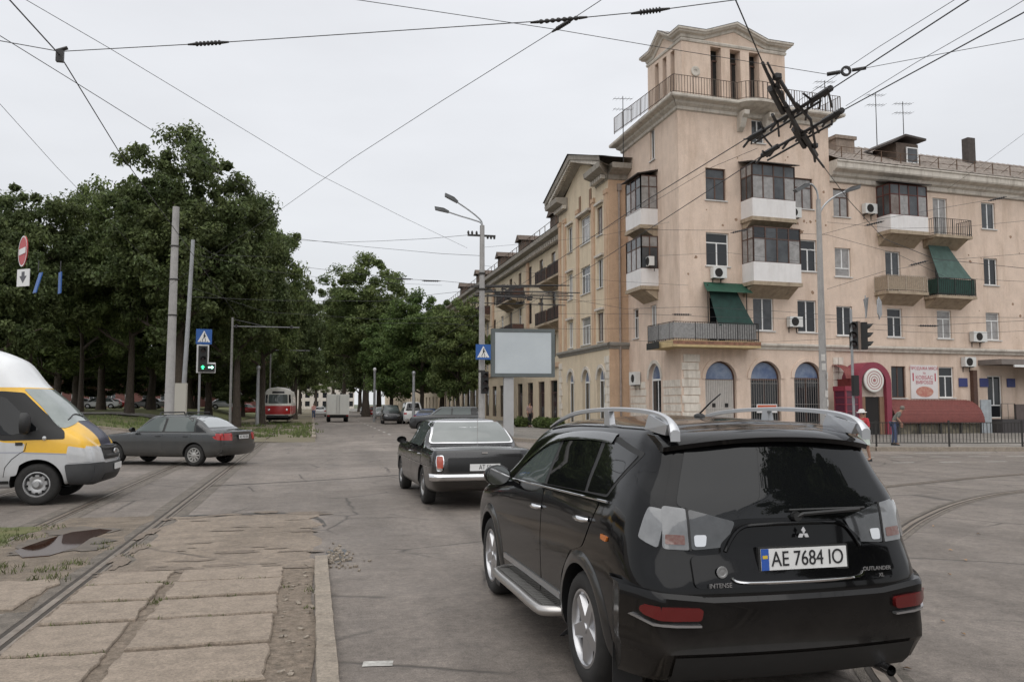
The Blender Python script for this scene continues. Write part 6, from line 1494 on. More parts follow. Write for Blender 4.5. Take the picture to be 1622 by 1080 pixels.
# ------------------------------------------------------------------ tram and box truck
def make_tram():
    root = thing('tram', 'red and white tram approaching along the grassy track bed', 'tram', (-2.92,76.5,.25), R(180))
    cream = mat('tram_cream',(.58,.56,.51),.45,var=.08,scale=3,stain=.3,stcol=(.25,.22,.18)); red = mat('tram_red',(.34,.012,.012),.4,var=.1,scale=4); roof = mat('tram_roof',(.52,.51,.49),.6,var=.1,scale=2)
    st = []; W_ = 1.25
    def ring(u, y, k, zs=1.0, dy=0):
        ys = [y-dy*q for q in (0,0,0,0,.2,.4,.6,.9,1.2,1.3,1.3)]
        st.append((u, ys, [0,W_*.86*k,W_*.96*k,W_*k,W_*k,W_*k,W_*.985*k,W_*.95*k,W_*.86*k,W_*.5*k,0], [.45,.45,.55,.85,1.25,1.45,1.6,2.25,2.66,2.92,2.98]))
    ring(0,-14,.72); ring(.02,-13.7,.93); ring(.06,-13.1,1); ring(.5,-7,1); ring(.93,-.9,1,1,.1); ring(.97,-.38,.96,1,.2); ring(.99,-.12,.84,1,.25); ring(1,0,.66,1,.3)
    mb = loft(st, 80, 4, .1, .22); sh = Shell(mb); mb.build('body', cream, root, 40)
    patch_part(sh, 'front_panel', 'F', [(-1.16,1.36),(1.16,1.36),(1.16,.72),(1.0,.62),(-1.0,.62),(-1.16,.72)], red, root, .012, .03, .1, .05)
    for v in 'LR': patch_part(sh, 'side_panel', v, [(-.3,1.36),(-13.6,1.36),(-13.6,.62),(-.3,.62)], red, root, .008, .03, .25, .04)
    ws_ = patch_part(sh, 'windscreen', 'F', [(-.78,2.34),(.78,2.34),(.82,1.56),(-.82,1.56)], M_GLASS2, root, .012, .02, .1, .08)
    for sg in (-1,1):
        patch_part(sh, 'corner_window', 'F', [(sg*.88,2.34),(sg*1.06,2.32),(sg*1.08,1.6),(sg*.90,1.58)], M_GLASS, root, .012, .02, .06, .03)
        q = MB(); h, _ = sh.hit('F', sg*.72, 1.02); q.lathe([(0,.02),(.08,.018),(.10,.012),(.11,0)],18,Matrix.Translation((sg*.72,h.y+.012,1.0)) @ Matrix.Rotation(-math.pi/2,4,'X')); q.build('headlight', M_CHROME, root)
        for k in range(7):
            patch_part(sh, 'side_window', 'L' if sg<0 else 'R', [(-1.0-k*1.8,2.3),(-2.5-k*1.8,2.3),(-2.5-k*1.8,1.6),(-1.0-k*1.8,1.6)], M_GLASS, root, .01, .02, .2, .06)
    patch_part(sh, 'roof_panel', 'T', [(-1.0,-.4),(1.0,-.4),(1.0,-13.4),(-1.0,-13.4)], roof, root, .01, .03, .3, .1)
    patch_part(sh, 'destination_board', 'F', [(-.5,2.62),(.5,2.62),(.52,2.44),(-.52,2.44)], M_BLACKP, root, .014, .03, .08, .02)
    q = MB(); q.box(-1.0,1.0,-13,-.5,.12,.44); q.build('underframe', M_WELL, root)
    q = MB(); q.box(-.9,.9,.12,.22,.36,.56); q.box(-.1,.1,.2,.5,.42,.52); q.build('bumper', M_BLACKP, root)
    for y in (-2.3,-4.2,-9.6,-11.5):
        for sx in (-.76,.76): q = MB(); q.lathe([(0,-.05),(.3,-.05),(.33,.05),(0,.05)],20,Matrix.Translation((sx,y,.30)) @ Matrix.Rotation(math.pi/2,4,'Y')); q.build('wheel', M_STEEL, root)
    q = MB(); q.tube([(-.6,-6.2,3.0),(-.5,-5.2,3.3),(-.5,-6.2,3.4)],.02,5); q.tube([(.6,-6.2,3.0),(.5,-5.2,3.3),(.5,-6.2,3.4)],.02,5); q.build('pantograph', M_IRON, root)
make_tram()
def make_truck():
    x, y = spot(535.5, 83); root = thing('box_truck', 'white box truck with plain rear doors driving away down the street', 'truck', (x,y,0), 0)
    wt = mat('truck_white',(.60,.60,.56),.5,var=.05,scale=2,stain=.3,stcol=(.42,.4,.35))
    q = MB(); q.box(-1.08,1.08,0,3.6,.72,2.72); bo = q.build('cargo_box', wt, root)
    for sg in (-1,1): q = MB(); q.box(min(sg*.01,sg*1.06),max(sg*.01,sg*1.06),-.03,-.003,.76,2.68); q.build('rear_door', wt, root)
    q = MB(); q.tube([(.12,-.06,.8),(.12,-.06,2.6)],.02,6); q.tube([(-.12,-.06,.8),(-.12,-.06,2.6)],.02,6); q.build('lock_rod', M_ALLOY, root)
    q = MB(); q.box(-1.0,1.0,.05,3.5,.42,.70); q.box(-.9,.9,-.06,.04,.42,.56); q.build('chassis', M_WELL, root)
    for sx in (-1.0,1.0):
        for yy in (.9,4.4): wheel(root, sx, yy, .38, .3, .22, 'plain', M_ALLOY)
        q = MB(); q.box(min(sx,sx*.7),max(sx,sx*.7),.42,.44,.15,.6); q.build('mud_flap', M_WELL, root); q = MB(); q.box(min(sx,sx*.8),max(sx,sx*.8),-.07,-.03,.58,.68); q.build('tail_light', M_REDL, root)
    q = MB(); q.box(-1.0,1.0,3.75,5.3,.5,1.45); q.prism([(3.75,1.452),(5.28,1.452),(4.9,2.1),(3.75,2.15)],-.95,.95,Matrix(((0,0,1,0),(1,0,0,0),(0,1,0,0),(0,0,0,1)))); q.build('cab', wt, root)
    q = MB(); q.box(-1.3,-1.02,4.8,4.86,1.5,1.8); q.box(1.02,1.3,4.8,4.86,1.5,1.8); q.build('mirror', M_BLACKP, root)
make_truck()
# ------------------------------------------------------------------ parked and distant cars
PC = {}
def paint(nm, c): return mat('paint_'+nm, c, .25, coat=.6)
def parked(px, dep, rz, spec, label, z=None, group='cars parked along the tree lined kerb'):
    x, y = spot(px, dep); d = dict(detail=False, nu=50, style='plain'); d.update(spec); root, sh, p = saloon(label, (x,y), rz, d, group)
    if z is not None: root.location.z = z
    for sg in (-1,1):
        patch_part(sh, 'tail_light', 'B', [(sg*.82,p.deck*.9),(sg*.56,p.deck*.9),(sg*.58,p.deck*.74),(sg*.82,p.deck*.76)], M_REDL, root, .008, .03, .08, .02)
        patch_part(sh, 'headlight', 'F', [(sg*.70,p.hood*.83),(sg*.40,p.hood*.8),(sg*.40,p.hood*.68),(sg*.70,p.hood*.7)], MATS['clear_lens'], root, .008, .03, .08, .02)
    patch_part(sh, 'rear_window', 'B', [(-.5,p.H-.09),(.5,p.H-.09),(.64,p.deck+.08),(-.64,p.deck+.08)], M_GLASS, root, .004, .01, .08, .04)
    patch_part(sh, 'windscreen', 'F', [(-.52,p.H-.1),(.52,p.H-.1),(.68,p.hood*1.13),(-.68,p.hood*1.13)], M_GLASS2, root, .004, .01, .08, .04)
    return root
bk = paint('black',(.012,.012,.013)); sv = paint('silver',(.36,.37,.38)); wh = paint('white',(.62,.62,.61)); bl = paint('blue',(.03,.05,.12)); rd = paint('red',(.28,.02,.02)); dg = paint('green',(.02,.05,.035))
suvs = dict(H=1.7, belt=1.08, deck=1.12, hood=1.02, rw1=-.82, roof_r=-.62, L_r=.95, wr=.34, cant=.62)
parked(742, 52, R(70), dict(paint=bk, **{k:v for k,v in suvs.items() if k!='H'}, H=1.62), 'black estate car parked across the pavement behind the lamp post')
parked(702, 60, R(-38), dict(paint=bk), 'black saloon car parked at an angle left of the lamp post')
parked(676, 66, R(-20), dict(paint=bl), 'dark blue saloon car parked beside the street lamp under the trees')
parked(618, 78, R(178), dict(paint=bk, **suvs), 'black off road car facing the crossing at the near end of the parked row')
parked(653, 76, 0, dict(paint=wh, **{**suvs,'H':1.95,'belt':1.15}), 'white delivery car seen from behind in the parked row')
parked(602, 104, R(180), dict(paint=sv), 'silver saloon car facing the crossing in the middle of the parked row')
parked(592, 122, R(180), dict(paint=rd), 'dark red saloon car further along the parked row')
parked(578, 150, R(180), dict(paint=bk), 'black saloon car far along the street')
parked(507, 118, 0, dict(paint=wh), 'white saloon car driving behind the box truck', group='cars driving along the street')
parked(514, 175, R(180), dict(paint=sv), 'silver car in the far distance right of the tram', group='cars driving along the street')
for i, (px, dep, m_, cn) in enumerate(((145,112,wh,'white car behind the left park trunks'),(178,108,wh,'white car between two dark park trunks'),(118,120,sv,'silver car beyond the park near the van roof'),(250,116,wh,'white car just left of the concrete pole beyond the park'),(232,121,sv,'silver car behind the park left of the pole'),(190,125,rd,'small red car behind the park trunks'),(378,112,rd,'bright red car beyond the park right of the pedestrian signal'),(300,118,bk,'black car hidden behind the signal box beyond the park'),(342,116,sv,'silver car beyond the park right of the signal pole'))):
    parked(px, dep, R(90 if i % 2 else -90), dict(paint=m_), cn, None, 'cars beyond the park')
# ================================================================== TREES
random.seed(11); rng = np.random.default_rng(5)
M_BARK = mat('bark', (.06,.047,.036), .95, var=.35, scale=6, bump=.6, bscale=20)
def leafmat(name, c1, c2):
    m = mat(name, c1, .6, col2=c2, scale=.4, island=.55, spec=.3)
    nt = m.node_tree; b = nt.nodes['Principled BSDF']
    tr = nt.nodes.new('ShaderNodeBsdfTranslucent'); mx = nt.nodes.new('ShaderNodeMixShader'); mx.inputs['Fac'].default_value = .38
    src = b.inputs['Base Color'].links[0].from_socket; nt.links.new(src, tr.inputs['Color'])
    nt.links.new(b.outputs[0], mx.inputs[1]); nt.links.new(tr.outputs[0], mx.inputs[2]); nt.links.new(mx.outputs[0], nt.nodes['Material Output'].inputs['Surface'])
    return m
L_DARK = leafmat('leaves_dark', (.070,.102,.038), (.142,.168,.064))
L_MID = leafmat('leaves_mid', (.080,.120,.040), (.165,.198,.068))
L_LITE = leafmat('leaves_fresh', (.072,.122,.034), (.135,.185,.058))
def tree_meshes(seed, H, Wd, base, nclump, nleaf, leaf, style='round'):
    """trunk with limbs, and a crown of many leaf sprays clustered round the limb ends"""
    rg = random.Random(seed); tk = MB(); tips = []
    def limb(p, d, ln, r, lev):
        P = [p.copy()]; rr = [r]; q = p.copy(); dd = d.copy(); n = 5
        for i in range(n):
            dd = (dd+Vector((rg.gauss(0,.13),rg.gauss(0,.13),rg.gauss(.03,.08)))).normalized(); q = q+dd*ln/n; P.append(q.copy()); rr.append(max(.012, r*(1-.62*(i+1)/n)))
        tk.tube(P, rr, 8 if lev == 0 else 5, False)
        if lev < 2:
            for k in range(4 if lev == 0 else 3):
                t = rg.uniform(.45,1); i = min(n-1,int(t*n)); b = P[i].lerp(P[i+1], t*n-i); a = rg.uniform(0,6.28)
                nd = (dd*.7+Vector((math.cos(a),math.sin(a),rg.uniform(-.1,.5)))*.8).normalized(); limb(b, nd, ln*rg.uniform(.45,.7), r*.42, lev+1)
        tips.append(q.copy())
    h0 = base
    trunk = [Vector((0,0,-.3))]; rt = H*.02+.06
    for i in range(1,7): trunk.append(Vector((rg.gauss(0,.07)*i*.4,rg.gauss(0,.07)*i*.4,H*.62*i/6)))
    tk.tube(trunk, [rt*1.35]+[rt*(1-.12*i) for i in range(1,7)], 10, False)
    for k in range(9):
        z = h0+(H*.66-h0)*k/8; i = min(5,int(z/(H*.62)*6)); b = trunk[i].lerp(trunk[min(6,i+1)], .5); b.z = z*.97; a = k*2.4+rg.uniform(-.4,.4); up = .35+.9*k/8
        limb(b, Vector((math.cos(a),math.sin(a),up)).normalized(), Wd*.5*rg.uniform(.6,.95)*(1-.35*k/8), rt*.38, 1)
    # clump centres: shell-biased ellipsoid plus limb ends
    C = []; zc = (h0+H)/2; hz_ = (H-h0)/2
    while len(C) < nclump:
        v = Vector((rg.gauss(0,1),rg.gauss(0,1),rg.gauss(0,1))).normalized(); rad = rg.random()**.38
        if style == 'cone': w_ = 1-.5*max(0,v.z*rad)
        else: w_ = 1
        bump = 1+.20*math.sin(v.x*5+seed)*math.sin(v.y*5+seed*1.7)+.13*math.sin(v.z*7+seed*.6)
        p = Vector((v.x*Wd/2*rad*bump*w_, v.y*Wd/2*rad*bump*w_, zc+v.z*hz_*rad*(.9+.1*bump)))
        if p.z < h0*.8: continue
        C.append((p, rg.uniform(.35,1.25)*Wd*.085))
    for t in tips: C.append((t, rg.uniform(.5,.9)*Wd*.08))
    g = np.random.default_rng(seed); n = nleaf; ci = g.integers(0, len(C), n)
    cen = np.array([c[0] for c in C])[ci]; rd = np.array([c[1] for c in C])[ci]
    u = g.normal(size=(n,3)); u /= np.linalg.norm(u,axis=1)[:,None]; rr = g.random(n)**.6*1.15
    pos = cen+u*(rd*rr)[:,None]*np.array([1.15,1.15,.75])
    nrm = u*.7+g.normal(size=(n,3))*.55+np.array([0,0,.45]); nrm /= np.linalg.norm(nrm,axis=1)[:,None]
    a = np.cross(nrm, g.normal(size=(n,3))); a /= np.linalg.norm(a,axis=1)[:,None]; b = np.cross(nrm, a)
    sz = leaf*(.55+.9*g.random(n)); s1 = (a*sz[:,None]); s2 = (b*(sz*.62)[:,None]); dr = nrm*(sz*.18)[:,None]
    V = np.stack([pos-s1, pos-s2*.9+dr, pos+s1-dr*.6, pos+s2*.9+dr],1).reshape(-1,3)
    me = bpy.data.meshes.new('crown'); me.from_pydata(V.tolist(), [], np.arange(n*4).reshape(-1,4).tolist()); me.update()
    return tk.mesh('trunk', M_BARK, 60), me
VAR = {}
def tree(kind, x, y, H, Wd, label, z=None, group='park trees left of the tram track', rz=None, leafm=None):
    base = dict(A=(3,18,11,5.0,190,54000,.155,'round'), B=(8,20,11,5.5,190,56000,.155,'round'), C=(21,14,9.5,3.2,200,56000,.15,'round'), D=(33,16,10,4.2,110,34000,.15,'cone'), E=(44,12,9,2.4,190,48000,.14,'round'))[kind]
    if kind not in VAR: VAR[kind] = tree_meshes(*base)
    tm, cm = VAR[kind]; key = (kind, leafm.name)
    if key not in VAR: c = cm.copy(); c.materials.append(leafm); VAR[key] = c
    o = thing('tree', label, 'tree', (x, y, (hz(x,y) if z is None else z)), random.uniform(0,6.28) if rz is None else rz, group)
    sx = Wd/base[2]; o.scale = (sx, sx, H/base[1])
    link('trunk', tm, o); link('crown', VAR[key], o); return o
def T(kind, px, dep, top, wpx, label, group='park trees left of the tram track', leafm=None, rz=None):
    x, y = spot(px, dep); z0 = hz(x,y); H = CAM_H+(HOR-top)*dep/F_PX-z0; tree(kind, x, y, H, wpx*dep/F_PX, label, None, group, rz, leafm or L_DARK)
T('B', 283, 60, 203, 230, 'tallest broad park tree rising above all others behind the tall concrete pole')
T('A', 205, 64, 270, 170, 'broad park tree just left of the tallest park tree', leafm=L_MID)
T('D', 128, 66, 262, 110, 'airy pointed park tree with sky gaps standing above the no entry sign', leafm=L_MID)
T('A', 42, 60, 285, 190, 'wide dark park tree at the left edge of the photo')
T('B', 375, 64, 290, 160, 'dark park tree on the right shoulder of the tallest park tree')
T('A', 415, 72, 338, 130, 'park tree whose crown makes the right edge of the park against the sky', leafm=L_MID)
T('C', 468, 98, 440, 90, 'lower park tree overhanging the tram at the right edge of the park')
T('C', -30, 54, 330, 170, 'dark park tree cut by the left edge, behind the van')
T('C', 90, 72, 400, 190, 'low dark park tree filling the gap behind the blue signs', leafm=L_MID)
T('C', 330, 78, 420, 170, 'low dark park tree between the poles behind the pedestrian signal')
T('A', 160, 82, 380, 170, 'second row park tree behind the low tree and the blue signs')
T('C', 240, 84, 400, 180, 'second row park tree behind the tall concrete pole', leafm=L_MID)
T('A', 410, 100, 430, 110, 'second row park tree behind the catenary poles')
T('C', 20, 88, 400, 200, 'second row park tree behind the wide dark tree at the left edge')
T('A', 462, 118, 470, 80, 'far park tree along the tram line, just above the tram')
T('C', 300, 104, 450, 160, 'third row park tree seen between the trunks behind the signal box')
T('C', 120, 106, 450, 190, 'third row park tree seen between the trunks above the white cars')
T('A', 475, 150, 520, 70, 'distant park tree closing the view behind the tram')
for i, (px, dep, top, w_) in enumerate(((60,112,545,150),(160,118,560,130),(235,114,555,120),(310,110,560,110),(385,104,560,100),(425,122,570,70))):
    T('E', px, dep, top, w_, ('low leafy understory tree at the far left of the park','low leafy understory tree between the two white cars','low leafy understory tree left of the concrete pole','low leafy understory tree behind the signal cabinet','low leafy understory tree right of the pedestrian signal','low leafy understory tree beside the tram')[i], leafm=L_DARK)
# street trees right of the carriageway
RG = 'street trees in front of the long wing'
T('B', 580, 118, 405, 148, 'tallest street tree, dark and rounded, in the middle of the street view', RG, L_MID)
T('A', 545, 140, 440, 100, 'street tree leaning over the road behind the box truck', RG)
T('A', 528, 190, 500, 80, 'distant street tree above the box truck', RG, L_MID)
T('C', 668, 80, 462, 120, 'fresh green street tree left of the octagonal lamp post', RG, L_LITE)
T('E', 725, 74, 470, 112, 'darker street tree directly behind the left lamp post', RG, L_MID)
T('E', 620, 92, 500, 110, 'bright green lower street tree over the parked off road car', RG, L_LITE)
T('C', 700, 98, 490, 130, 'dark street tree behind the fresh green one', RG)
T('C', 600, 128, 480, 130, 'dark street tree in the row behind the tallest street tree', RG)
T('A', 500, 260, 556, 70, 'farthest hazy street tree at the end of the road', RG, L_MID)
T('C', 570, 175, 520, 100, 'far dark street tree low behind the parked cars', RG)
# trees of the square behind the viewer, seen only in the dark car's rear window
for i, (x, y, H) in enumerate(((18.5,-12,19),(25,-15,20))):
    tree('AB'[i%2], x, y, H, 12, ('tree','second tree','third tree','fourth tree','fifth tree','sixth tree')[i]+' on the square behind the viewer, mirrored in the black car', 0, 'trees behind the viewer', None, L_DARK)
# buildings glimpsed between the park trunks
for i, (px, dep, w_, h_, m_, lb) in enumerate(((190,150,26,9,'brick','low red brick building beyond the park'),(60,160,30,10,'plaster','pale building beyond the park at the far left'),(330,155,24,9,'brick','brick building beyond the park behind the pole box'))):
    x, y = spot(px, dep); b_ = thing('distant_building', lb, 'building', (x,y,hz(x,y)), R(-15), 'buildings beyond the park')
    wm = mat('brick_red',(.12,.05,.042),.9,var=.2,scale=3) if m_ == 'brick' else M_WALLY; Mx = frame(Vector((-w_/2,0,0)), Vector((1,0,0)), Vector((0,-1,0)))
    hs = [(1+k*3.2,2.5+k*3.2,zz,zz+1.7) for k in range(int(w_/3.3)) for zz in (1.2,4.6)]
    q = MB(); wall(q, Mx, 0, w_, 0, h_, hs); q.face([(0,0,0),(0,-8,0),(0,-8,h_),(0,0,h_)],Mx); q.face([(w_,0,0),(w_,-8,0),(w_,-8,h_),(w_,0,h_)],Mx); q.face([(0,-8,0),(w_,-8,0),(w_,-8,h_),(0,-8,h_)],Mx); q.build('wall', wm, b_)
    for h in hs: window(b_, Mx, *h, col='w', kind=2, sill=False)
    q = MB(Mx); q.add([(-.4,.4,h_),(w_+.4,.4,h_),(w_+.4,-8.4,h_),(-.4,-8.4,h_),(-.4,-4,h_+2),(w_+.4,-4,h_+2)],[(0,1,5,4),(2,3,4,5),(0,4,3),(1,2,5)]); q.build('roof', M_ROOFD, b_)
for i, (px, dep) in enumerate(((508,330),(520,300),(480,360))):
    x, y = spot(px, dep); b_ = thing('distant_building', ('pale distant block right of the tram','pale distant block behind the box truck','grey distant block behind the tram')[i], 'building', (x,y,0), 0, 'blocks at the end of the street')
    Mx = frame(Vector((-9,0,0)), Vector((1,0,0)), Vector((0,-1,0))); hs = [(1+k*3,2.6+k*3,1+f*3,2.8+f*3) for k in range(6) for f in range(3)]; q = MB(); wall(q, Mx, 0, 18, 0, 10.5, hs); q.build('wall', M_STONE, b_)
    for h in hs: q = MB(Mx); q.box(h[0],h[1],-.2,-.15,h[2],h[3]); q.build('window', M_PANE, b_)
    q = MB(Mx); q.box(-.3,18.3,-9,.3,10.5,10.9); q.build('roof', M_ROOFD, b_)
b_ = thing('distant_building', 'long pale block further along the right side of the street beyond the trees', 'building', (18.6,128,0), 0, 'blocks at the end of the street')
Mx = frame(Vector((0,0,0)), Vector((0,1,0)), Vector((-1,0,0))); hs = [(1+k*4,2.4+k*4,1+f*3.4,2.9+f*3.4) for k in range(24) for f in range(4)]; q = MB(); wall(q, Mx, 0, 98, 0, 14, hs); q.face([(0,0,0),(0,-10,0),(0,-10,14),(0,0,14)], Mx); q.build('wall', M_WALLY, b_)
for h in hs[:96]: q = MB(Mx); q.box(h[0],h[1],-.2,-.15,h[2],h[3]); q.build('window', M_PANE, b_)
q = MB(Mx); q.box(0,98,-10,.6,14,14.5); q.build('roof', M_ROOFD, b_)
# ================================================================== STREET FURNITURE
M_POLE = mat('pole_concrete', (.33,.32,.31), .85, var=.12, scale=3, bump=.3, bscale=40, stain=.5, stcol=(.2,.19,.18))
M_POLE2 = mat('pole_metal', (.30,.31,.32), .6, .3, var=.15, scale=4, stain=.5, stcol=(.17,.14,.12))
M_WIRE = mat('wire_dark', (.045,.045,.048), .7)
M_INS = mat('insulator_black', (.018,.016,.016), .5)
M_SIGNB = mat('sign_blue', (.02,.09,.30), .45); M_SIGNW = mat('sign_white_face', (.66,.66,.65), .5); M_SIGNR = mat('sign_red_face', (.40,.02,.025), .45); M_SIGNK = mat('sign_black', (.012,.012,.012), .6)
M_GALV = mat('galvanised', (.36,.37,.38), .5, .6, var=.15, scale=6)
def pole_pts(px0, y0, px1, y1, dep):
    a = at_depth(px0, y0, dep); b = at_depth(px1, y1, dep); return a, b
# tall concrete pole of the tram line
x, y = spot(268, 35); t = thing('overhead_line_pole', 'tall tapering grey concrete pole beside the signal box', 'pole', (x,y,0))
q = MB(); q.tube([(0,0,-.1),(.04,0,10.0)], [.205,.135], 20); q.build('shaft', M_POLE, t, 40)
q = MB()
for z in (5.4,6.9,8.3): q.lathe([(.185,0),(.19,.01),(.19,.05),(.185,.06)],16,Matrix.Translation((.03,0,z)))
q.build('clamp', M_IRON, t)
x, y = spot(287, 37.5); t = thing('overhead_line_pole', 'thinner leaning steel pole just right of the tall concrete pole', 'pole', (x,y,0), 0)
q = MB(); q.tube([(0,0,-.1),(.16,0,4.5),(.30,0,9.1)], [.11,.095,.08], 14); q.build('shaft', M_POLE2, t, 40)
x, y = spot(286, 36.4); t = thing('signal_cabinet', 'pale grey signal cabinet on the foot of the steel pole', 'cabinet', (x,y,0))
q = MB(); q.box(-.25,.25,-.12,.12,1.0-.22,2.65); q.build('cabinet_body', mat('cabinet_grey',(.40,.38,.33),.6,var=.1,scale=4,stain=.4), t); q = MB(); q.box(-.22,.22,-.135,-.122,.82,2.6); q.build('door', mat('cabinet_door',(.43,.41,.36),.6), t); q = MB(); q.box(-.1,.1,-.1,.1,-.02,.78); q.build('leg', M_POLE2, t)
def crossing_sign(par, M, s=.7):
    q = MB(M); q.box(-s/2,s/2,-.012,.012,-s/2,s/2); o = q.build('crossing_sign', M_SIGNB, par)
    Mm = M @ Matrix(((1,0,0,0),(0,0,1,-.0135),(0,1,0,0),(0,0,0,1)))
    q = MB(Mm); q.prism([(0,.40*s),(-.40*s,-.36*s),(.40*s,-.36*s)], -.002, .0); q.build('sign_triangle', M_SIGNW, o)
    q = MB(M @ Matrix(((1,0,0,0),(0,0,1,-.0165),(0,1,0,0),(0,0,0,1))))
    q.prism([(.03*s+.045*s*math.cos(a),.20*s+.045*s*math.sin(a)) for a in np.linspace(0,6.28,11)[:-1]],-.001,.0)
    q.prism([(-.03*s,.14*s),(.07*s,.14*s),(.06*s,-.06*s),(-.03*s,-.06*s)],-.001,.0); q.prism([(-.03*s,-.05*s),(.01*s,-.05*s),(-.10*s,-.28*s),(-.14*s,-.26*s)],-.001,.0); q.prism([(.02*s,-.05*s),(.06*s,-.06*s),(.13*s,-.28*s),(.09*s,-.29*s)],-.001,.0)
    q.prism([(.06*s,.13*s),(.14*s,.0),(.11*s,-.02*s),(.04*s,.08*s)],-.001,.0)
    for k in range(4): x0 = (-.26+k*.15)*s; q.prism([(x0,-.30*s),(x0+.07*s,-.30*s),(x0+.06*s,-.345*s),(x0-.01*s,-.345*s)],-.001,.0)
    q.build('walking_figure', M_SIGNK, o); return o
# pedestrian crossing sign over a traffic signal with green lamps
x, y = spot(315, 38); t = thing('traffic_signal', 'traffic signal with two lit green lamps under a blue crossing sign beside the park', 'traffic light', (x,y,0), R(13))
q = MB(); q.tube([(0,0,0),(0,0,5.1)], .05, 10); q.build('post', M_POLE2, t, 40)
crossing_sign(t, Matrix.Translation((.13,-.10,4.78)), .68)
q = MB(); q.box(-.12,.38,-.10,-.07,3.15,4.42) if False else q.prism([(-.16,3.15),(.66,3.15),(.66,3.62),(.36,3.62),(.36,4.42),(-.16,4.42)], .07,.09, Matrix(((1,0,0,0),(0,0,-1,0),(0,1,0,0),(0,0,0,1)))); q.build('backboard', M_SIGNW, t)
q = MB(); q.prism([(-.09,3.2),(.62,3.2),(.62,3.55),(.29,3.55),(.29,4.36),(-.09,4.36)], .091,.2, Matrix(((1,0,0,0),(0,0,-1,0),(0,1,0,0),(0,0,0,1)))); hd = q.build('housing', M_SIGNK, t)
M_GRN = mat('lamp_green', (.02,.4,.12), .4, emit=(.05,1,.35), estr=1.6); M_GRN2 = mat('lamp_green_pale', (.3,.6,.5), .4, emit=(.45,1,.75), estr=1.5); M_OFF = mat('lamp_off', (.03,.02,.02), .3)
def lamp(par, M, m, r=.1):
    q = MB(M @ Matrix.Rotation(math.pi/2,4,'X')); q.lathe([(0,.02),(r*.6,.014),(r,0)],16); q.build('lamp', m, par)
    q = MB(M); n = 9; rows = [[(r*1.12*math.cos(a),0,r*1.12*math.sin(a)),(r*1.12*math.cos(a),-.22*max(.25,.5+.5*math.sin(a)),r*1.12*math.sin(a))] for a in np.linspace(-.4,math.pi+.4,n)]; q.grid(rows); q.build('visor', M_SIGNK, par)
lamp(hd, Matrix.Translation((.10,-.205,4.16)), M_OFF); lamp(hd, Matrix.Translation((.10,-.205,3.78)), M_OFF); 
q = MB(); q.prism([(-.09,.0),(.0,.09),(.09,.0),(.035,.0),(.035,-.09),(-.035,-.09),(-.035,.0)],.0,.01,Matrix.Translation((.10,-.203,3.40)) @ Matrix.Rotation(math.pi/2,4,'X')); q.build('green_arrow', M_GRN, hd)
q = MB(); q.prism([(.12,.0),(.03,.09),(.03,.035),(-.12,.035),(-.12,-.035),(.03,-.035),(.03,-.09)],.0,.01,Matrix.Translation((.45,-.203,3.40)) @ Matrix.Rotation(math.pi/2,4,'X')); q.build('green_arrow', M_GRN2, hd)
# catenary poles along the tram line, with cantilever arms
CG = 'catenary poles along the tram line'
for i, (px, dep, arm, arm_z, lb) in enumerate(((365,57,4.4,7.0,'nearest catenary pole with a long horizontal arm at the park edge'),(427,84,3.8,7.1,'second catenary pole directly left of the tram'),(439,112,3.6,7.1,'third catenary pole above the tram roof'),(458,140,3.2,7.1,'farthest catenary pole right above the tram'))):
    x, y = spot(px, dep); t = thing('catenary_pole', lb, 'pole', (x,y,hz(x,y)*.6), 0, CG)
    q = MB(); q.tube([(0,0,-.2),(0,0,7.6)], [.095,.075], 12); q.build('shaft', mat('catenary_grey',(.17,.165,.16),.8,var=.2,scale=4), t, 40)
    q = MB(); q.tube([(0,0,arm_z),(arm,0,arm_z)], .035, 8); q.tube([(0,0,arm_z+.5),(arm*.5,0,arm_z+.03)], .010, 5); q.build('cantilever', mat('arm_grey',(.16,.16,.165),.7,var=.2,scale=5), t)
    q = MB()
    for xx in (.25,arm*.88): q.lathe([(.05,0),(.09,.03),(.09,.09),(.05,.12),(.09,.15),(.09,.21),(.05,.24)],10,Matrix.Translation((xx,0,arm_z-.12)))
    q.build('insulator', M_INS, t)
for px, dep, h, lb in ((408,66,4.4,'short grey post at the park edge left of the tram'),(655,72,4.2,'slim grey lamp column beside the parked white delivery car'),(593,84,5.0,'pale lamp column with a globe right of the box truck')):
    x, y = spot(px, dep); t = thing('street_post', lb, 'post', (x,y,hz(x,y)*.7)); q = MB(); q.tube([(0,0,-.1),(0,0,h)], [.14,.11], 12); q.build('shaft', M_POLE2, t, 40); q = MB(); q.lathe([(0,.36),(.12,.32),(.17,.2),(.14,.06),(.08,0)],14,Matrix.Translation((0,0,h))); q.build('cap', M_SIGNW if 'globe' in lb else M_GALV, t, 40)
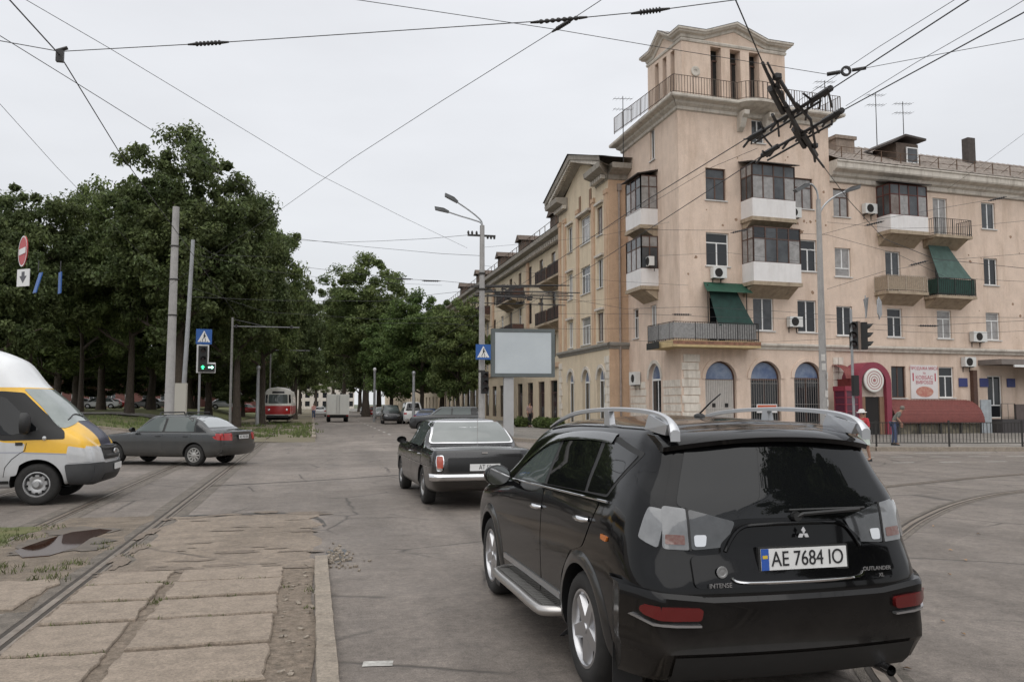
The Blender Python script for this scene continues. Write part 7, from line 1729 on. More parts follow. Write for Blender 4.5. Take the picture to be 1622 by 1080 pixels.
# octagonal lamp posts
def lamp_post(px, dep, z0, top, label, arms, base_r=.15, top_r=.10, cross=None):
    x, y = spot(px, dep); t = thing('street_lamp', label, 'street lamp', (x,y,z0), 0, 'octagonal lamp posts')
    q = MB(); q.tube([(0,0,-.1),(0,0,top)], [base_r,top_r], 8); q.build('shaft', M_POLE, t, 30)
    for P in arms:
        q = MB(); pts = spl(P,5); q.tube(pts, .035, 8); a = q.build('arm', M_GALV, t, 60)
        e = pts[-1]; d = (pts[-1]-pts[-3]).normalized(); Mx = Matrix.Translation(e) @ d.to_track_quat('X','Z').to_matrix().to_4x4()
        q = MB(Mx); q.add([(-.05,-.08,.05),(.62,-.1,.03),(.62,.1,.03),(-.05,.08,.05),(-.05,-.05,-.05),(.55,-.08,-.10),(.55,.08,-.10),(-.05,.05,-.05),(.2,-.12,.09),(.2,.12,.09)],[(0,8,9,3),(8,1,2,9),(4,7,6,5),(0,4,5,1),(3,2,6,7),(1,5,6,2),(0,3,7,4),(0,1,8),(3,9,2)]); q.build('lamp_head', mat('lamp_head_grey',(.16,.165,.17),.5,.4), a)
    return t
LP = lamp_post(763, 37, .14, 9.5, 'octagonal lamp post with two long arms in front of the long wing', [[(0,0,9.35),(-.02,0,9.65),(-.25,0,9.9),(-.7,0,10.22),(-1.15,.0,10.5)],[(0,0,9.3),(-.05,0,9.6),(-.4,.08,9.75),(-.95,.2,9.92),(-1.5,.3,10.1)]], .155, .105)
q = MB(); q.box(-.65,.6,-.04,.04,9.0,9.08); 
for xx in (-.62,-.45,-.25,.25,.4,.55): q.lathe([(.02,0),(.05,.03),(.05,.1),(.02,.16)],8,Matrix.Translation((xx,0,9.08 if xx<0 else 8.9)))
q.build('cross_arm', M_IRON, LP)
q = MB()
for z in (3.0,6.6,7.3): q.lathe([(.15,0),(.155,.02),(.155,.07),(.15,.09)],12,Matrix.Translation((0,0,z)))
q.build('clamp', M_IRON, LP)
x, y = spot(765, 36.6); cs = thing('pedestrian_crossing_sign', 'blue pedestrian crossing sign strapped to the left lamp post', 'road sign', (x,y-.05,4.0), R(-2)); crossing_sign(cs, Matrix.Identity(4), .66)
q = MB(); q.box(-.05,.05,.02,.2,-.1,-.05); q.build('strap', M_GALV, cs)
x, y = spot(767, 36.6); ts = thing('traffic_signal', 'small dark traffic signal under the crossing sign on the left lamp post', 'traffic light', (x,y-.12,2.2)); q = MB(); q.box(-.15,.15,-.08,.12,0,.95); hb = q.build('housing', M_SIGNK, ts)
for z in (.17,.47,.77): lamp(hb, Matrix.Translation((0,-.085,z)), M_OFF, .1)
lp2 = lamp_post(1305, 31, .14, 9.2, 'octagonal lamp post with a forked top in front of the corner house', [[(0,0,9.1),(-.05,0,9.5),(-.25,0,9.75),(-.42,0,9.72)],[(0,0,8.6),(.25,0,9.0),(.7,0,9.35),(1.2,0,9.58)]], .165, .085)
q = MB(); rr_ = random.Random(3)
for k in range(7): z = 1.2+k*.33; a = rr_.uniform(3.8,5.6); q.face([(.165*math.cos(a)-.0,.165*math.sin(a),z),(.165*math.cos(a+.9),.165*math.sin(a+.9),z),(.165*math.cos(a+.9),.165*math.sin(a+.9),z+.25),(.165*math.cos(a),.165*math.sin(a),z+.25)])
q.build('pasted_notice', mat('paper',(.55,.53,.5),.8,var=.15,scale=8), lp2)
# billboard
x, y = spot(828, 43); bb = thing('billboard', 'pale blank billboard in a grey frame on one thick square pillar', 'billboard', (x,y,.14), R(-6))
q = MB(); q.box(-1.62,1.62,-.2,.2,2.98,5.42); q.build('cabinet', mat('billboard_grey',(.10,.115,.115),.6,var=.1,scale=3), bb)
q = MB(); q.box(-1.44,1.44,-.235,-.2,3.16,5.24); q.build('poster_sheet', mat('poster_pale',(.42,.46,.485),.4,col2=(.50,.54,.56),scale=.6), bb)
for nm, bx_ in (('frame_rail',(-1.62,1.62,-.26,-.2,2.98,3.15)),('frame_rail',(-1.62,1.62,-.26,-.2,5.25,5.42)),('frame_rail',(-1.62,-1.45,-.26,-.2,3.15,5.25)),('frame_rail',(1.45,1.62,-.26,-.2,3.15,5.25))):
    q = MB(); q.box(*bx_); q.build(nm, MATS['billboard_grey'], bb)
q = MB(); q.box(-.98,-.48,-.15,.15,-.1,2.98); q.build('pillar', mat('pillar_grey',(.36,.36,.36),.6,var=.06,scale=2), bb)
# traffic lights at the right with black louvred heads, seen from behind and the side
x, y = spot(1352, 29.3); tl = thing('traffic_light', 'twin headed black traffic light on a slim post in front of the cafe', 'traffic light', (x,y,.14), R(13))
q = MB(); q.tube([(0,0,0),(0,0,4.9)], .045, 10); q.tube([(0,0,4.3),(.33,0,4.3)], .03, 6); q.build('post', M_POLE2, tl, 40)
for xx, ang in ((.08,52),(.64,-52)):
    Mx = Matrix.Translation((xx,-.02,3.52)) @ Matrix.Rotation(R(-ang if xx<.3 else -ang),4,'Z')
    q = MB(Mx); q.box(-.14,.14,-.06,.14,0,.95); hb = q.build('signal_head', M_SIGNK, tl)
    for z in (.16,.47,.78): lamp(hb, Mx @ Matrix.Translation((0,-.065,z)), M_OFF, .11)
q = MB(); q.box(.28,.42,-.03,.03,3.5,4.5); q.build('bracket', mat('bracket_brown',(.22,.17,.14),.7), tl)
q = MB(); q.box(-.12,.12,-.16,-.04,1.9,2.6); q.build('pedestrian_head', M_SIGNK, tl)
for px_, py_, w_, h_, rot, lb, g_ in ((1372,486,.5,.75,70,'thin edge on grey road sign above the traffic light','a'),(1393,488,.55,.62,40,'small pale blue road sign turned away above the traffic light','b')):
    p = at_depth(px_, py_, 29.3); s_ = thing('road_sign', lb, 'road sign', p, R(rot)); q = MB(); q.prism([(-.3,-.2),(0,-.36),(.3,-.2),(.3,.25),(0,.36),(-.3,.25)] if g_=='b' else [(-.28,.3),(.28,.3),(0,-.36)], -.012,.012, Matrix.Rotation(math.pi/2,4,'X')); q.build('plate', M_GALV, s_); q = MB(); q.tube([(0,.02,-.4),(0,.02,.4)],.02,6); q.build('mount', M_GALV, s_)
# pedestrian barrier on the kerb
FN = [(17.2,30.25),(20.8,28.2),(26.1,26.85),(33,26.0),(40,25.3)]
k = 0
for a, b in zip(FN, FN[1:]):
    A, B = Vector((*a,.14)), Vector((*b,.14)); d = B-A; n = max(1, round(d.length/2.6)); ang = math.atan2(d.y,d.x)
    for i in range(n):
        p = A+d*(i/n); L_ = d.length/n
        t = thing('pedestrian_barrier', ['dark barrier panel beside the woman in red','dark barrier panel in front of the stooping person','dark barrier panel left of the canopy','dark barrier panel before the red canopy','dark barrier panel before the right end of the canopy','dark barrier panel before the blue grey panel','barrier panel at the right edge of the photo'][min(k,6)], 'barrier', p, ang, 'kerbside barrier panels'); k += 1
        q = MB(); q.box(0,.028,-.018,.018,0,1.0); q.box(L_-.034,L_-.006,-.018,.018,0,1.0); q.build_each('post', M_IRON, t)
        q = MB(); q.box(.028,L_-.034,-.015,.015,.9,.93); q.box(.028,L_-.034,-.015,.015,.14,.17)
        m_ = int(L_/.13)
        for j in range(1,m_): xx = L_*j/m_; q.box(xx-.009,xx+.009,-.009,.009,.18,.9)
        q.build('bars', M_IRON, t)
# signs hanging on the span wire at the left
p = at_depth(36,398,19.5); t = thing('no_entry_sign', 'round red and white sign seen at a slant hanging on the span wire', 'road sign', p, R(-59))
q = MB(Matrix.Rotation(math.pi/2,4,'X')); q.lathe([(0,.0),(.36,.0),(.36,-.02),(0,-.02)],28); q.build('plate', M_SIGNR, t); q = MB(); q.box(-.26,.26,-.012,-.003,-.07,.07); q.build('white_bar', M_SIGNW, t)
q = MB(Matrix.Rotation(math.pi/2,4,'X')); q.lathe([(.33,.003),(.36,.003)],28); q.build('rim', M_SIGNW, t)
p = at_depth(37,440,19.4); t = thing('supplementary_sign', 'white square plate with a dark arrow under the red and white hanging sign', 'road sign', p, R(-36)); q = MB(); q.box(-.2,.2,-.01,.01,-.2,.2); q.build('plate', M_SIGNW, t); q = MB(); q.prism([(0,-.13),(-.12,.04),(-.05,.04),(-.05,.14),(.05,.14),(.05,.04),(.12,.04)],.011,.013,Matrix.Rotation(math.pi/2,4,'X')); q.build('arrow', mat('arrow_grey',(.10,.10,.11),.6), t)
for i, (px_, dep, lb) in enumerate(((60,21,'tilted blue strip sign hanging left of the other blue sign'),(95,21,'upright blue strip sign hanging on the span wire'))):
    p = at_depth(px_,448,dep); t = thing('hanging_lane_sign', lb, 'road sign', p, R(-60 if i else -56), 'blue lane signs on the span wire'); q = MB(Matrix.Rotation(R(-14) if i == 0 else 0,4,'X')); q.box(-.11,.11,-.012,.012,-.27,.27); q.build('plate', M_SIGNB, t); q = MB(); q.tube([(0,0,.28),(0,0,.55)],.012,5); q.build('hanger', M_WIRE, t)
# ================================================================== OVERHEAD WIRES
EXT = {'fine wire crossing low over the cafe towards the right edge':(0,20), 'fine wire in front of the second floor of the right wing':(0,20), 'thick tram contact wire running down the left of the sky to the trees':(40,0), 'long nearly level span wire across the top of the sky':(14,16), 'thin wire slanting from the left edge into the tallest park tree':(20,0), 'faint long wire slanting right from the top left corner to the left lamp post':(22,0),
 'faint short wire at the left edge above the no entry sign':(22,12), 'thin wire slanting down left across the middle of the sky':(18,6), 'thin wire from the top centre to the ring insulator right of the tower':(20,0), 'thin wire from the ring insulator to the right edge':(0,24),
 'upper thick trolley wire slanting across the corner house':(40,40), 'lower thick trolley wire slanting across the corner house':(40,40), 'thin carrier wire just above the upper trolley wire':(40,0), 'thin carrier wire just above the lower trolley wire':(40,0), 'curving tram contact wire passing down through the dark wire crossing':(30,25),
 'distant wire along the first floor windows of the corner house':(0,20), 'distant wire crossing the second floor windows of the corner house':(0,20), 'distant wire from the forked lamp post to the right edge under the eaves':(0,20), 'distant wire between the forked lamp post and the right edge':(0,20), 'distant thin wire rising to the right edge above the roof':(0,25), 'distant wire above the first floor on the right wing':(0,20), 'distant level wire in front of the middle street tree':(0,0)}
def wire(name, label, pts, r=.008, group='overhead wires', n=10, m=None):
    P = [Vector(p) for p in pts]; o = MB()
    ext = EXT.get(label, (0,0))          # run on to supports outside the view
    if ext[0]: d0 = (P[0]-P[1]); d0.z *= .3; P = [P[0]+d0.normalized()*ext[0]]+P
    if ext[1]: d1 = (P[-1]-P[-2]); d1.z *= .3; P = P+[P[-1]+d1.normalized()*ext[1]]
    c = P[0]; o.tube([p-c for p in P], r*.8, 6); ob = o.build(name, m or M_WIRE, None, 60); ob.location = c; tag(ob, label, 'wire', group); return ob
def ins(label, P, d, ln=.5, r=.045):
    r *= .7
    """strain insulator: ribbed stick lying along the wire"""
    d = Vector(d).normalized(); Mx = Matrix.Translation((0,0,0)) @ d.to_track_quat('Z','X').to_matrix().to_4x4()
    prof = [(.012,-ln/2-.1),(.02,-ln/2)]
    k = 7
    for i in range(k): z = -ln/2+ln*i/k; prof += [(r*.55,z+.005),(r,z+ln/k*.3),(r,z+ln/k*.6),(r*.55,z+ln/k*.9)]
    prof += [(.02,ln/2),(.012,ln/2+.1)]
    q = MB(Mx); q.lathe(prof, 10, None, True); o = q.build('strain_insulator', M_INS, None, 40); o.location = P; tag(o, label, 'insulator', 'strain insulators on the wires'); return o
def zl(z, *pp): return [on_z(px, py, z) for px, py in pp]
A = zl(5.9, (15,0),(95,88),(190,243)); d = (A[2]-A[0]); wire('contact_wire', 'thick tram contact wire running down the left of the sky to the trees', [A[0]-d*.3, A[0], A[1], A[2], A[2]+d*1.2, A[2]+d*5], .010)
q = MB(); q.box(-.04,.04,-.03,.03,-.08,.06); q.tube([(-.04,0,.05),(.08,0,.10)],.022,6); o = q.build('wire_clamp', M_INS); o.location = A[1]; tag(o, 'dark clamp where the span wire meets the left contact wire', 'clamp')
B = zl(6.4, (-40,60),(0,65),(95,82),(330,69),(600,51),(885,32),(1030,18),(1167,0),(1230,-14)); wire('span_wire', 'long nearly level span wire across the top of the sky', B, .007)
ins('small dark insulator on the level span wire at upper left', B[3], B[4]-B[2], .36); ins('long dark insulator on the level span wire at top centre', B[5], B[6]-B[5], .5, .04); ins('short dark insulator on the level span wire near the top right', B[6], B[7]-B[6], .26, .05)
Cw = zl(6.7, (-30,40),(0,57),(110,125),(235,203),(330,260),(430,320)); wire('span_wire', 'thin wire slanting from the left edge into the tallest park tree', Cw, .007)
D = zl(7.6, (-40,-45),(41,0),(172,76),(500,274),(640,345),(740,393)); wire('span_wire', 'faint long wire slanting right from the top left corner to the left lamp post', D, .006)
E_ = zl(7.0, (-20,140),(0,165),(90,265),(120,296)); wire('span_wire', 'faint short wire at the left edge above the no entry sign', E_, .006)
G = zl(6.6, (985,-24),(950,2),(892,40),(700,160),(560,250),(440,335),(300,430)); wire('span_wire', 'thin wire slanting down left across the middle of the sky', G, .006); ins('dark insulator hanging below the level span wire at top centre', G[2], G[3]-G[2], .28, .04)
Hh = zl(7.2, (500,-12),(565,0),(700,20),(880,47),(1050,76),(1310,118)); wire('span_wire', 'thin wire from the top centre to the ring insulator right of the tower', Hh, .006)
I_ = zl(7.2, (1372,108),(1500,84),(1622,62),(1700,50)); wire('span_wire', 'thin wire from the ring insulator to the right edge', I_, .006)
rg_ = zl(7.2, (1310,118),(1340,113),(1372,108)); q = MB(); q.tube([rg_[0]-rg_[1],(rg_[0]-rg_[1])*.3],.035,8); q.tube([(rg_[2]-rg_[1])*.3,rg_[2]-rg_[1]],.03,8); q.lathe([(.05,-.02),(.085,-.02),(.085,.02),(.05,.02),(.05,-.02)],18,Matrix.Rotation(YAW*-1,4,'Z') @ Matrix.Rotation(math.pi/2,4,'X')); o = q.build('ring_insulator', M_INS, None, 40); o.location = rg_[1]; tag(o, 'dark ring insulator against the sky right of the tower', 'insulator')
# trolley wire pairs through the crossing, and the tram wire that follows the curve
T1 = zl(6.0, (1700,-104),(1535,0),(1330,133),(1245,188),(1190,215),(1023,318),(905,398),(860,428)); T2 = zl(6.0, (1760,-66),(1622,20),(1330,178),(1268,215),(1210,245),(1030,362),(940,420),(880,456))
wire('trolley_wire', 'upper thick trolley wire slanting across the corner house', T1, .010); wire('trolley_wire', 'lower thick trolley wire slanting across the corner house', T2, .010)
T3 = zl(6.35, (1690,-118),(1525,-8),(1390,76),(1250,170)); T4 = zl(6.35, (1740,-72),(1600,14),(1450,100),(1340,168)); wire('span_wire', 'thin carrier wire just above the upper trolley wire', T3, .005); wire('span_wire', 'thin carrier wire just above the lower trolley wire', T4, .005)
T5 = zl(6.3, (1200,235),(1128,265),(1042,316),(960,362)); wire('span_wire', 'faint thin wire beside the upper trolley wire in front of the tower', T5, .005)
K = zl(6.05, (1150,-40),(1165,0),(1208,100),(1245,165),(1268,205),(1300,258),(1345,318),(1400,378),(1480,410),(1622,425)); wire('contact_wire', 'curving tram contact wire passing down through the dark wire crossing', K, .010)
# the crossing: insulated runners, frames and stays
c0 = on_z(1258,190,6.02); xr = thing('wire_crossing', 'large black overhead crossing of trolley and tram wires in front of the tower', 'wire fitting', c0)
def seg(m, a, b, r, n=8): m.tube([on_z(*a,6.02)-c0, on_z(*b,6.02)-c0], r, n)
q = MB(); seg(q,(1316,140),(1188,220),.024); seg(q,(1334,175),(1208,246),.024)
for a,b in (((1316,140),(1285,160)),((1334,175),(1305,192)),((1210,206),(1188,220)),((1232,232),(1208,246))): seg(q,a,b,.046)
q.build('insulated_runner', M_INS, xr)
q = MB(); seg(q,(1220,140),(1240,178),.045,6); seg(q,(1228,136),(1250,178),.03,6); seg(q,(1245,168),(1268,216),.04,6); seg(q,(1258,205),(1274,232),.05,6); seg(q,(1272,212),(1292,246),.05,6); q.build('switch_box', M_INS, xr)
q = MB(); seg(q,(1232,122),(1262,170),.028); seg(q,(1262,165),(1284,190),.025); seg(q,(1284,190),(1292,232),.02); seg(q,(1208,100),(1226,140),.022); seg(q,(1216,100),(1236,140),.016); seg(q,(1286,240),(1305,265),.02)
for a, b in (((1300,152),(1298,172)),((1280,165),(1276,190)),((1258,178),(1252,202)),((1232,194),(1234,216)),((1205,211),(1222,232)),((1312,146),(1318,170))): seg(q,a,b,.016)
for t_ in np.linspace(0,1,7):
    a = (1316+(1188-1316)*t_, 140+(220-140)*t_+7); b = (1316+(1188-1316)*t_-10, 140+80*t_+13); seg(q,(a[0],a[1]-7),b,.02)
    a = (1334+(1208-1334)*t_, 175+(246-175)*t_); seg(q,a,(a[0]-10,a[1]+13),.02)

rx_ = random.Random(4)
for k_ in range(34):
    t_ = rx_.random(); base_ = ((1316-128*t_,140+80*t_),(1334-126*t_,175+71*t_),(1225+65*t_,130+115*t_))[k_%3]
    a_ = (base_[0]+rx_.uniform(-8,8), base_[1]+rx_.uniform(-8,8)); seg(q, base_, (a_[0]+rx_.uniform(-10,10), a_[1]+rx_.uniform(-10,10)), rx_.uniform(.010,.026), 6)
seg(q,(1300,160),(1196,226),.018); seg(q,(1318,196),(1216,254),.018)
q.build('stay_frame', M_INS, xr)
q = MB(); q.lathe([(0,.06),(.06,.03),(.06,-.03),(0,-.06)],12,Matrix.Translation(on_z(1231,122,6.02)-c0)); q.lathe([(0,.06),(.05,.03),(.05,-.03),(0,-.06)],12,Matrix.Translation(on_z(1291,231,6.02)-c0)); q.build_each('weight', M_INS, xr)
# lighter wires across the street further on
def far(label, pts, dep0, dep1, r=.012):
    n = len(pts); wire('span_wire', label, [at_depth(px, py, dep0+(dep1-dep0)*i/(n-1)) for i, (px, py) in enumerate(pts)], r, 'distant overhead wires')
far('distant wire across the sky from the park to the left lamp post cross arm', [(470,380),(533,384),(600,382),(680,378),(757,371)], 45, 37)
far('distant wire just below it, ending at the left lamp post', [(470,378),(580,391),(700,402),(760,405)], 46, 37)
far('distant wire from the right edge of the park to the lamp post at mid height', [(455,420),(540,430),(640,442),(700,445),(763,451)], 45, 37)
far('distant level wire in front of the middle street tree', [(300,470),(440,476),(600,477),(690,466),(763,458),(900,463)], 44, 40)
far('distant level wire low across the park trees', [(300,380),(340,404),(430,407)], 40, 44)
far('distant wire passing before the billboard top', [(600,512),(700,512),(780,518),(900,521),(1010,520)], 50, 46)
far('distant wire along the first floor windows of the corner house', [(880,497),(1010,497),(1130,502),(1300,506),(1400,502),(1622,503)], 38, 36, .010)
far('distant wire just above the corner balcony', [(860,466),(990,489),(1100,486),(1220,492),(1330,500)], 38, 36, .010)
far('distant wire crossing the second floor windows of the corner house', [(1000,364),(1160,365),(1310,372),(1420,402),(1500,440),(1622,446)], 38, 36, .010)
far('distant wire from the forked lamp post to the right edge under the eaves', [(1300,372),(1380,350),(1480,332),(1560,318),(1622,312)], 33, 36, .010)
far('distant wire between the forked lamp post and the right edge', [(1310,458),(1400,430),(1500,412),(1622,402)], 33, 36, .010)
far('distant thin wire rising to the right edge above the roof', [(1500,300),(1560,258),(1622,212)], 38, 30, .007)
far('distant wire above the first floor on the right wing', [(1310,510),(1390,514),(1470,516),(1540,512),(1622,508)], 33, 34, .010)
for px_, py_, dep, lb in ((1385,354,34,'dark insulator left of the oxblood balcony'),(1580,315,35,'dark insulator under the eaves at the right edge'),(1455,417,34,'dark insulator beside the balcony with the green tarpaulin'),(1470,516,33.5,'dark insulator beneath the green sheeted balcony'),(1080,498,37,'dark insulator left of the green awning'),(640,442,42,'dark insulator over the middle street tree'),(683,445,40,'dark insulator left of the lamp post at mid height'),(1172,366,37,'dark insulator at the left of the glazed corner balconies')):
    p = at_depth(px_, py_, dep); ins(lb, p, (1,-.1,.25 if py_<420 else .0), .7, .06)
far('fine wire from the left lamp post past the bay to the tower corner', [(763,420),(880,438),(985,446),(1090,452)], 38, 41, .008)
far('fine wire above the arched windows of the corner house', [(985,539),(1100,543),(1230,541),(1330,536)], 38, 36, .008)
far('fine wire from the level insulator down to the forked lamp post', [(1172,366),(1230,378),(1300,402)], 37, 33, .008)
far('fine wire crossing low over the cafe towards the right edge', [(1352,520),(1450,526),(1540,528),(1622,524)], 31, 32, .008)
far('fine wire from the left pole cluster across the street to the lamp post', [(292,452),(420,494),(600,506),(763,500)], 38, 38, .008)
far('fine upper wire from the steel pole towards the middle street tree', [(298,400),(430,430),(560,446),(700,452)], 38, 44, .008)
far('fine wire along the eaves level of the long wing', [(763,392),(860,384),(960,372),(1060,352)], 38, 41, .008)
far('fine wire between the glazed corner balconies and the forked lamp post', [(1045,405),(1150,400),(1300,418)], 41, 33, .008)
far('fine wire in front of the second floor of the right wing', [(1310,352),(1420,362),(1520,360),(1622,350)], 33, 34, .008)
far('fine wire rising from the billboard top to the bay', [(780,494),(870,482),(960,474),(1010,468)], 42, 41, .008)
# far trolley crossing in front of the long wing
c1 = at_depth(812,476,46); fr_ = thing('wire_crossing', 'distant black overhead wire crossing left of the billboard top', 'wire fitting', c1); q = MB()
rr_ = random.Random(9)
for k in range(9): z = rr_.uniform(-.2,.8); q.tube([(-2.0+rr_.uniform(-.5,.8),rr_.uniform(-2,2),z),(2.0+rr_.uniform(-.6,1.5),rr_.uniform(-2,2),z+rr_.uniform(-.15,.15))], .03, 5)
for k in range(16): x0 = rr_.uniform(-1.6,1.6); z = rr_.uniform(-.3,.7); q.box(x0-.14,x0+.14,-.05,.05,z,z+.09); q.tube([(x0,0,z),(x0+rr_.uniform(-.3,.3),0,z+rr_.uniform(.2,.5))],.018,4)
q.build('runner_frame', M_INS, fr_)
# ================================================================== PEOPLE
M_SKIN = mat('skin', (.36,.20,.14), .6)
def skin_mesh(name, J, E, m, par, sub=2):
    """J: name -> (x,y,z,r[,r2]); E: pairs; a continuous skinned surface"""
    keys = list(J); me = bpy.data.meshes.new(name); me.from_pydata([J[k][:3] for k in keys], [(keys.index(a),keys.index(b)) for a,b in E], [])
    o = bpy.data.objects.new(name, me); COL.objects.link(o); o.modifiers.new('skin','SKIN'); 
    if not me.skin_vertices: 
        try: me.attributes.new
        except Exception: pass
    sv = me.skin_vertices[0].data if me.skin_vertices else None
    for i, k in enumerate(keys):
        r = J[k][3]; r2 = J[k][4] if len(J[k]) > 4 else r
        if sv: sv[i].radius = (r, r2); sv[i].use_root = (i == 0)
    s = o.modifiers.new('sub','SUBSURF'); s.levels = sub; s.render_levels = sub
    bpy.context.view_layer.update(); nm = bpy.data.meshes.new_from_object(o.evaluated_get(bpy.context.evaluated_depsgraph_get()))
    o.modifiers.clear(); o.data = nm; bpy.data.meshes.remove(me); nm.materials.clear(); nm.materials.append(m); nm.shade_smooth(); nm.name = name; o.parent = par; return o
def person(label, loc, rz, top_m, bot_m, hair_m, pose='stand', h=1.7, hat=None, skirt=None):
    root = thing('person', label, 'person', loc, rz); s = h/1.72; root.scale = (s,s,s)
    ln = dict(stand=0.0, stoop=.55, walk=.08)[pose]
    def tilt(x, y, z):   # lean the upper body forward about the hips
        if z > .95: d = z-.95; a = ln*min(1,d/.35); return (x, y-d*math.sin(a), .95+d*math.cos(a))
        return (x,y,z)
    st = .16 if pose == 'walk' else .05
    J = {}
    def j(n, x, y, z, r, r2=None): J[n] = (*tilt(x,y,z), r, r2 or r)
    j('pelvis',0,0,.95,.13,.10); j('waist',0,0,1.10,.115,.09); j('chest',0,.01,1.30,.14,.10); j('neck',0,.01,1.48,.055); j('jaw',0,-.015,1.56,.06,.065); j('head',0,0,1.63,.082,.092); j('crown',0,.01,1.70,.07,.075)
    for sg, n in ((-1,'l'),(1,'r')):
        j('sh'+n,sg*.18,.01,1.41,.06); 
        fw = -.10*sg if pose == 'walk' else -.04
        if pose == 'stoop': fw = -.22
        j('el'+n,sg*.23,.02+fw*.3,1.14,.042); j('wr'+n,sg*.22,-.06+fw,.90 if pose!='stand' else .92,.03); j('pa'+n,sg*.21,-.08+fw,.82,.034,.02)
        dy = st*sg
        j('hip'+n,sg*.09,0,.90,.095); j('kn'+n,sg*.10,dy*.6-.02,.49,.06); j('an'+n,sg*.105,dy+.02,.09,.042); j('ft'+n,sg*.115,dy-.12,.035,.038,.03)
    E = [('pelvis','waist'),('waist','chest'),('chest','neck'),('neck','jaw'),('jaw','head'),('head','crown')]
    for n in 'lr': E += [('chest','sh'+n),('sh'+n,'el'+n),('el'+n,'wr'+n),('wr'+n,'pa'+n),('pelvis','hip'+n),('hip'+n,'kn'+n),('kn'+n,'an'+n),('an'+n,'ft'+n)]
    skin_mesh('body', J, E, M_SKIN, root, 2)
    # fingers
    q = MB()
    for n, sg in (('l',-1),('r',1)):
        p = Vector(J['pa'+n][:3])
        for k in range(4): q.tube([p+Vector((sg*.0,-.018+.012*k,-.02)),p+Vector((-sg*.004,-.02+.012*k,-.055)),p+Vector((-sg*.018,-.02+.012*k,-.085+.004*abs(k-1.5)))],[.0075,.007,.005],6)
        q.tube([p+Vector((0,-.02,.0)),p+Vector((-sg*.02,-.04,-.025)),p+Vector((-sg*.025,-.045,-.05))],[.009,.008,.006],6)
    q.build('fingers', M_SKIN, root, 60)
    # face
    hc = Vector(J['head'][:3]); q = MB(); Fm = Matrix.Translation(hc) @ Matrix.Rotation(-ln,4,'X') if False else Matrix.Translation(hc) @ Matrix.Rotation(ln*.7,4,'X')
    q.M = Fm; q.add([(0,-.098,.01),(-.014,-.092,-.03),(.014,-.092,-.03),(0,-.118,-.028)],[(0,1,3),(0,3,2),(1,2,3)]); q.build('nose', M_SKIN, root)
    q = MB(Fm)
    for sx in (-.033,.033): q.lathe([(0,.008),(.012,.004),(.014,0)],8,Matrix.Translation((sx,-.087,.012)) @ Matrix.Rotation(math.pi/2,4,'X'))
    q.box(-.024,.024,-.092,-.086,-.062,-.054); q.build('eyes_and_mouth', M_SIGNK, root)
    g = 1.22
    def grow(keys, edges, f, m, name):
        K = {k: (*J[k][:3], J[k][3]*f, J[k][4]*f) for k in keys}; return skin_mesh(name, K, edges, m, root, 2)
    tk = ['pelvis','waist','chest']+[a+n for n in 'lr' for a in ('sh','el')]; grow(tk, [('pelvis','waist'),('waist','chest')]+[e for n in 'lr' for e in (('chest','sh'+n),('sh'+n,'el'+n))], 1.24, top_m, 'top')
    if skirt:
        q = MB(); q.lathe([(.15,1.0),(.19,.86),(.22,.66),(.23,.56),(.215,.56)],18,Matrix.Diagonal((1,.8,1,1))); q.build('skirt', skirt, root, 60)
    else:
        bk_ = ['pelvis']+[a+n for n in 'lr' for a in ('hip','kn','an')]; grow(bk_, [e for n in 'lr' for e in (('pelvis','hip'+n),('hip'+n,'kn'+n),('kn'+n,'an'+n))], 1.22, bot_m, 'trousers')
    q = MB()
    for n, sg in (('l',-1),('r',1)):
        a = J['an'+n]; q.add([(a[0]-.045,a[1]+.06,0),(a[0]+.045,a[1]+.06,0),(a[0]+.05,a[1]-.16,0),(a[0]-.05,a[1]-.16,0),(a[0]-.04,a[1]+.055,.09),(a[0]+.04,a[1]+.055,.09),(a[0]+.042,a[1]-.13,.05),(a[0]-.042,a[1]-.13,.05)],[(0,1,5,4),(1,2,6,5),(2,3,7,6),(3,0,4,7),(4,5,6,7)])
    q.build_each('shoe', M_SIGNK, root)
    q = MB(Fm @ Matrix.Translation((0,.022,.03))); q.lathe([(0,.085),(.05,.075),(.085,.04),(.094,-.01),(.085,-.06),(.06,-.09)],16); 
    q.build('hair' if not hat else 'hair', hair_m, root, 60)
    if hat:
        q = MB(Fm @ Matrix.Translation((0,.0,.045))); q.lathe([(0,.095),(.06,.09),(.098,.06),(.105,.0),(.17,-.015),(.172,-.022),(.1,-.012)],18); q.build('hat', hat, root, 60)
    return root
x, y = spot(1366, 26.2)
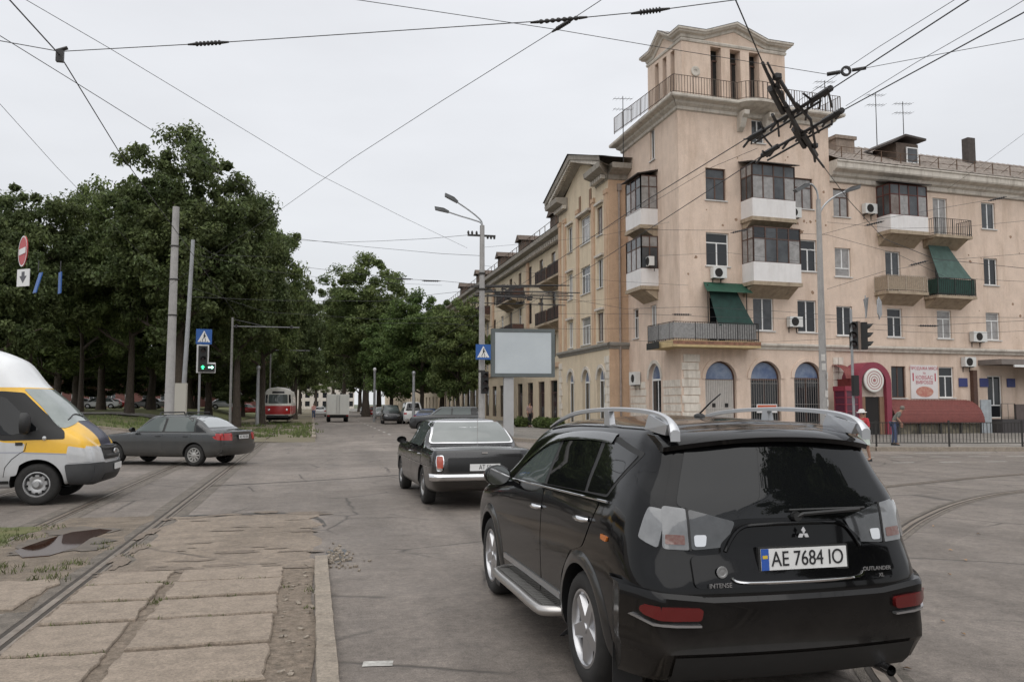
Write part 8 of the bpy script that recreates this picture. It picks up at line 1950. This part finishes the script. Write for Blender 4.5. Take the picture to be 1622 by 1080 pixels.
wm_ = person('woman in a red top, white hat and pale green skirt walking by the barrier', (x,y,0), R(-70), mat('red_cloth',(.42,.035,.045),.85,var=.1,scale=12), M_SIGNK, mat('hair_brown',(.05,.03,.02),.7), 'walk', 1.56, mat('hat_white',(.6,.6,.58),.8), mat('skirt_pale',(.42,.55,.47),.85,col2=(.6,.62,.58),scale=9))
q = MB(); q.box(-.10,.10,-.30,-.2,.92,1.12); q.build('bag', mat('bag_olive',(.09,.07,.03),.8), wm_); 
x, y = spot(1415, 33.5); person('stooping person in a grey jacket and blue jeans behind the barrier', (x,y,.14), R(60), mat('grey_jacket',(.14,.14,.12),.9,var=.15,scale=10), mat('blue_jeans',(.07,.09,.16),.9,var=.15,scale=12), mat('hair_grey',(.16,.14,.12),.8), 'stoop', 1.62)
x, y = spot(839, 60); person('person in dark clothes with a pale pink scarf standing by the arched shop windows', (x,y,.14), R(20), mat('pink_scarf',(.30,.22,.21),.9), mat('dark_cloth',(.02,.02,.024),.9), mat('hair_dark',(.02,.015,.012),.7), 'stand', 1.74)
x, y = spot(497, 96); person('person in a pink top far along the tram bed beside the road', (x,y,.1), 0, mat('pink_top',(.45,.22,.2),.9), MATS['blue_jeans'], MATS['hair_dark'], 'stand', 1.7)
# flower beds and bushes under the shop windows
def bush(px, dep, r, label):
    x, y = spot(px, dep); o = thing('bush', label, 'bush', (x,y,.14), 0, 'low bushes along the long wing'); g_ = np.random.default_rng(int(px)); n = 1600
    u = g_.normal(size=(n,3)); u /= np.linalg.norm(u,axis=1)[:,None]; p = u*(g_.random(n)**.4)[:,None]*np.array([r,r*.7,r*.6])+np.array([0,0,r*.55]); a = g_.normal(size=(n,3))*.05; b = g_.normal(size=(n,3))*.05
    V = np.stack([p-a,p+b,p+a,p-b],1).reshape(-1,3); me = bpy.data.meshes.new('foliage'); me.from_pydata(V.tolist(),[],np.arange(n*4).reshape(-1,4).tolist()); me.materials.append(L_MID); link('foliage', me, o)
    q = MB()
    for k in range(5): q.tube([(0,0,0),(r*.4*math.cos(k*1.3),r*.3*math.sin(k*1.3),r*.8)],.012,5)
    q.build('stem', M_BARK, o)
for i, px in enumerate((826,856,866,880)): bush(px, 60-i*1.5, .62, ('low green bush left of the standing person','low green bush right of the standing person','dark bush before the first arched shop window','low bush at the corner of the bay')[i])
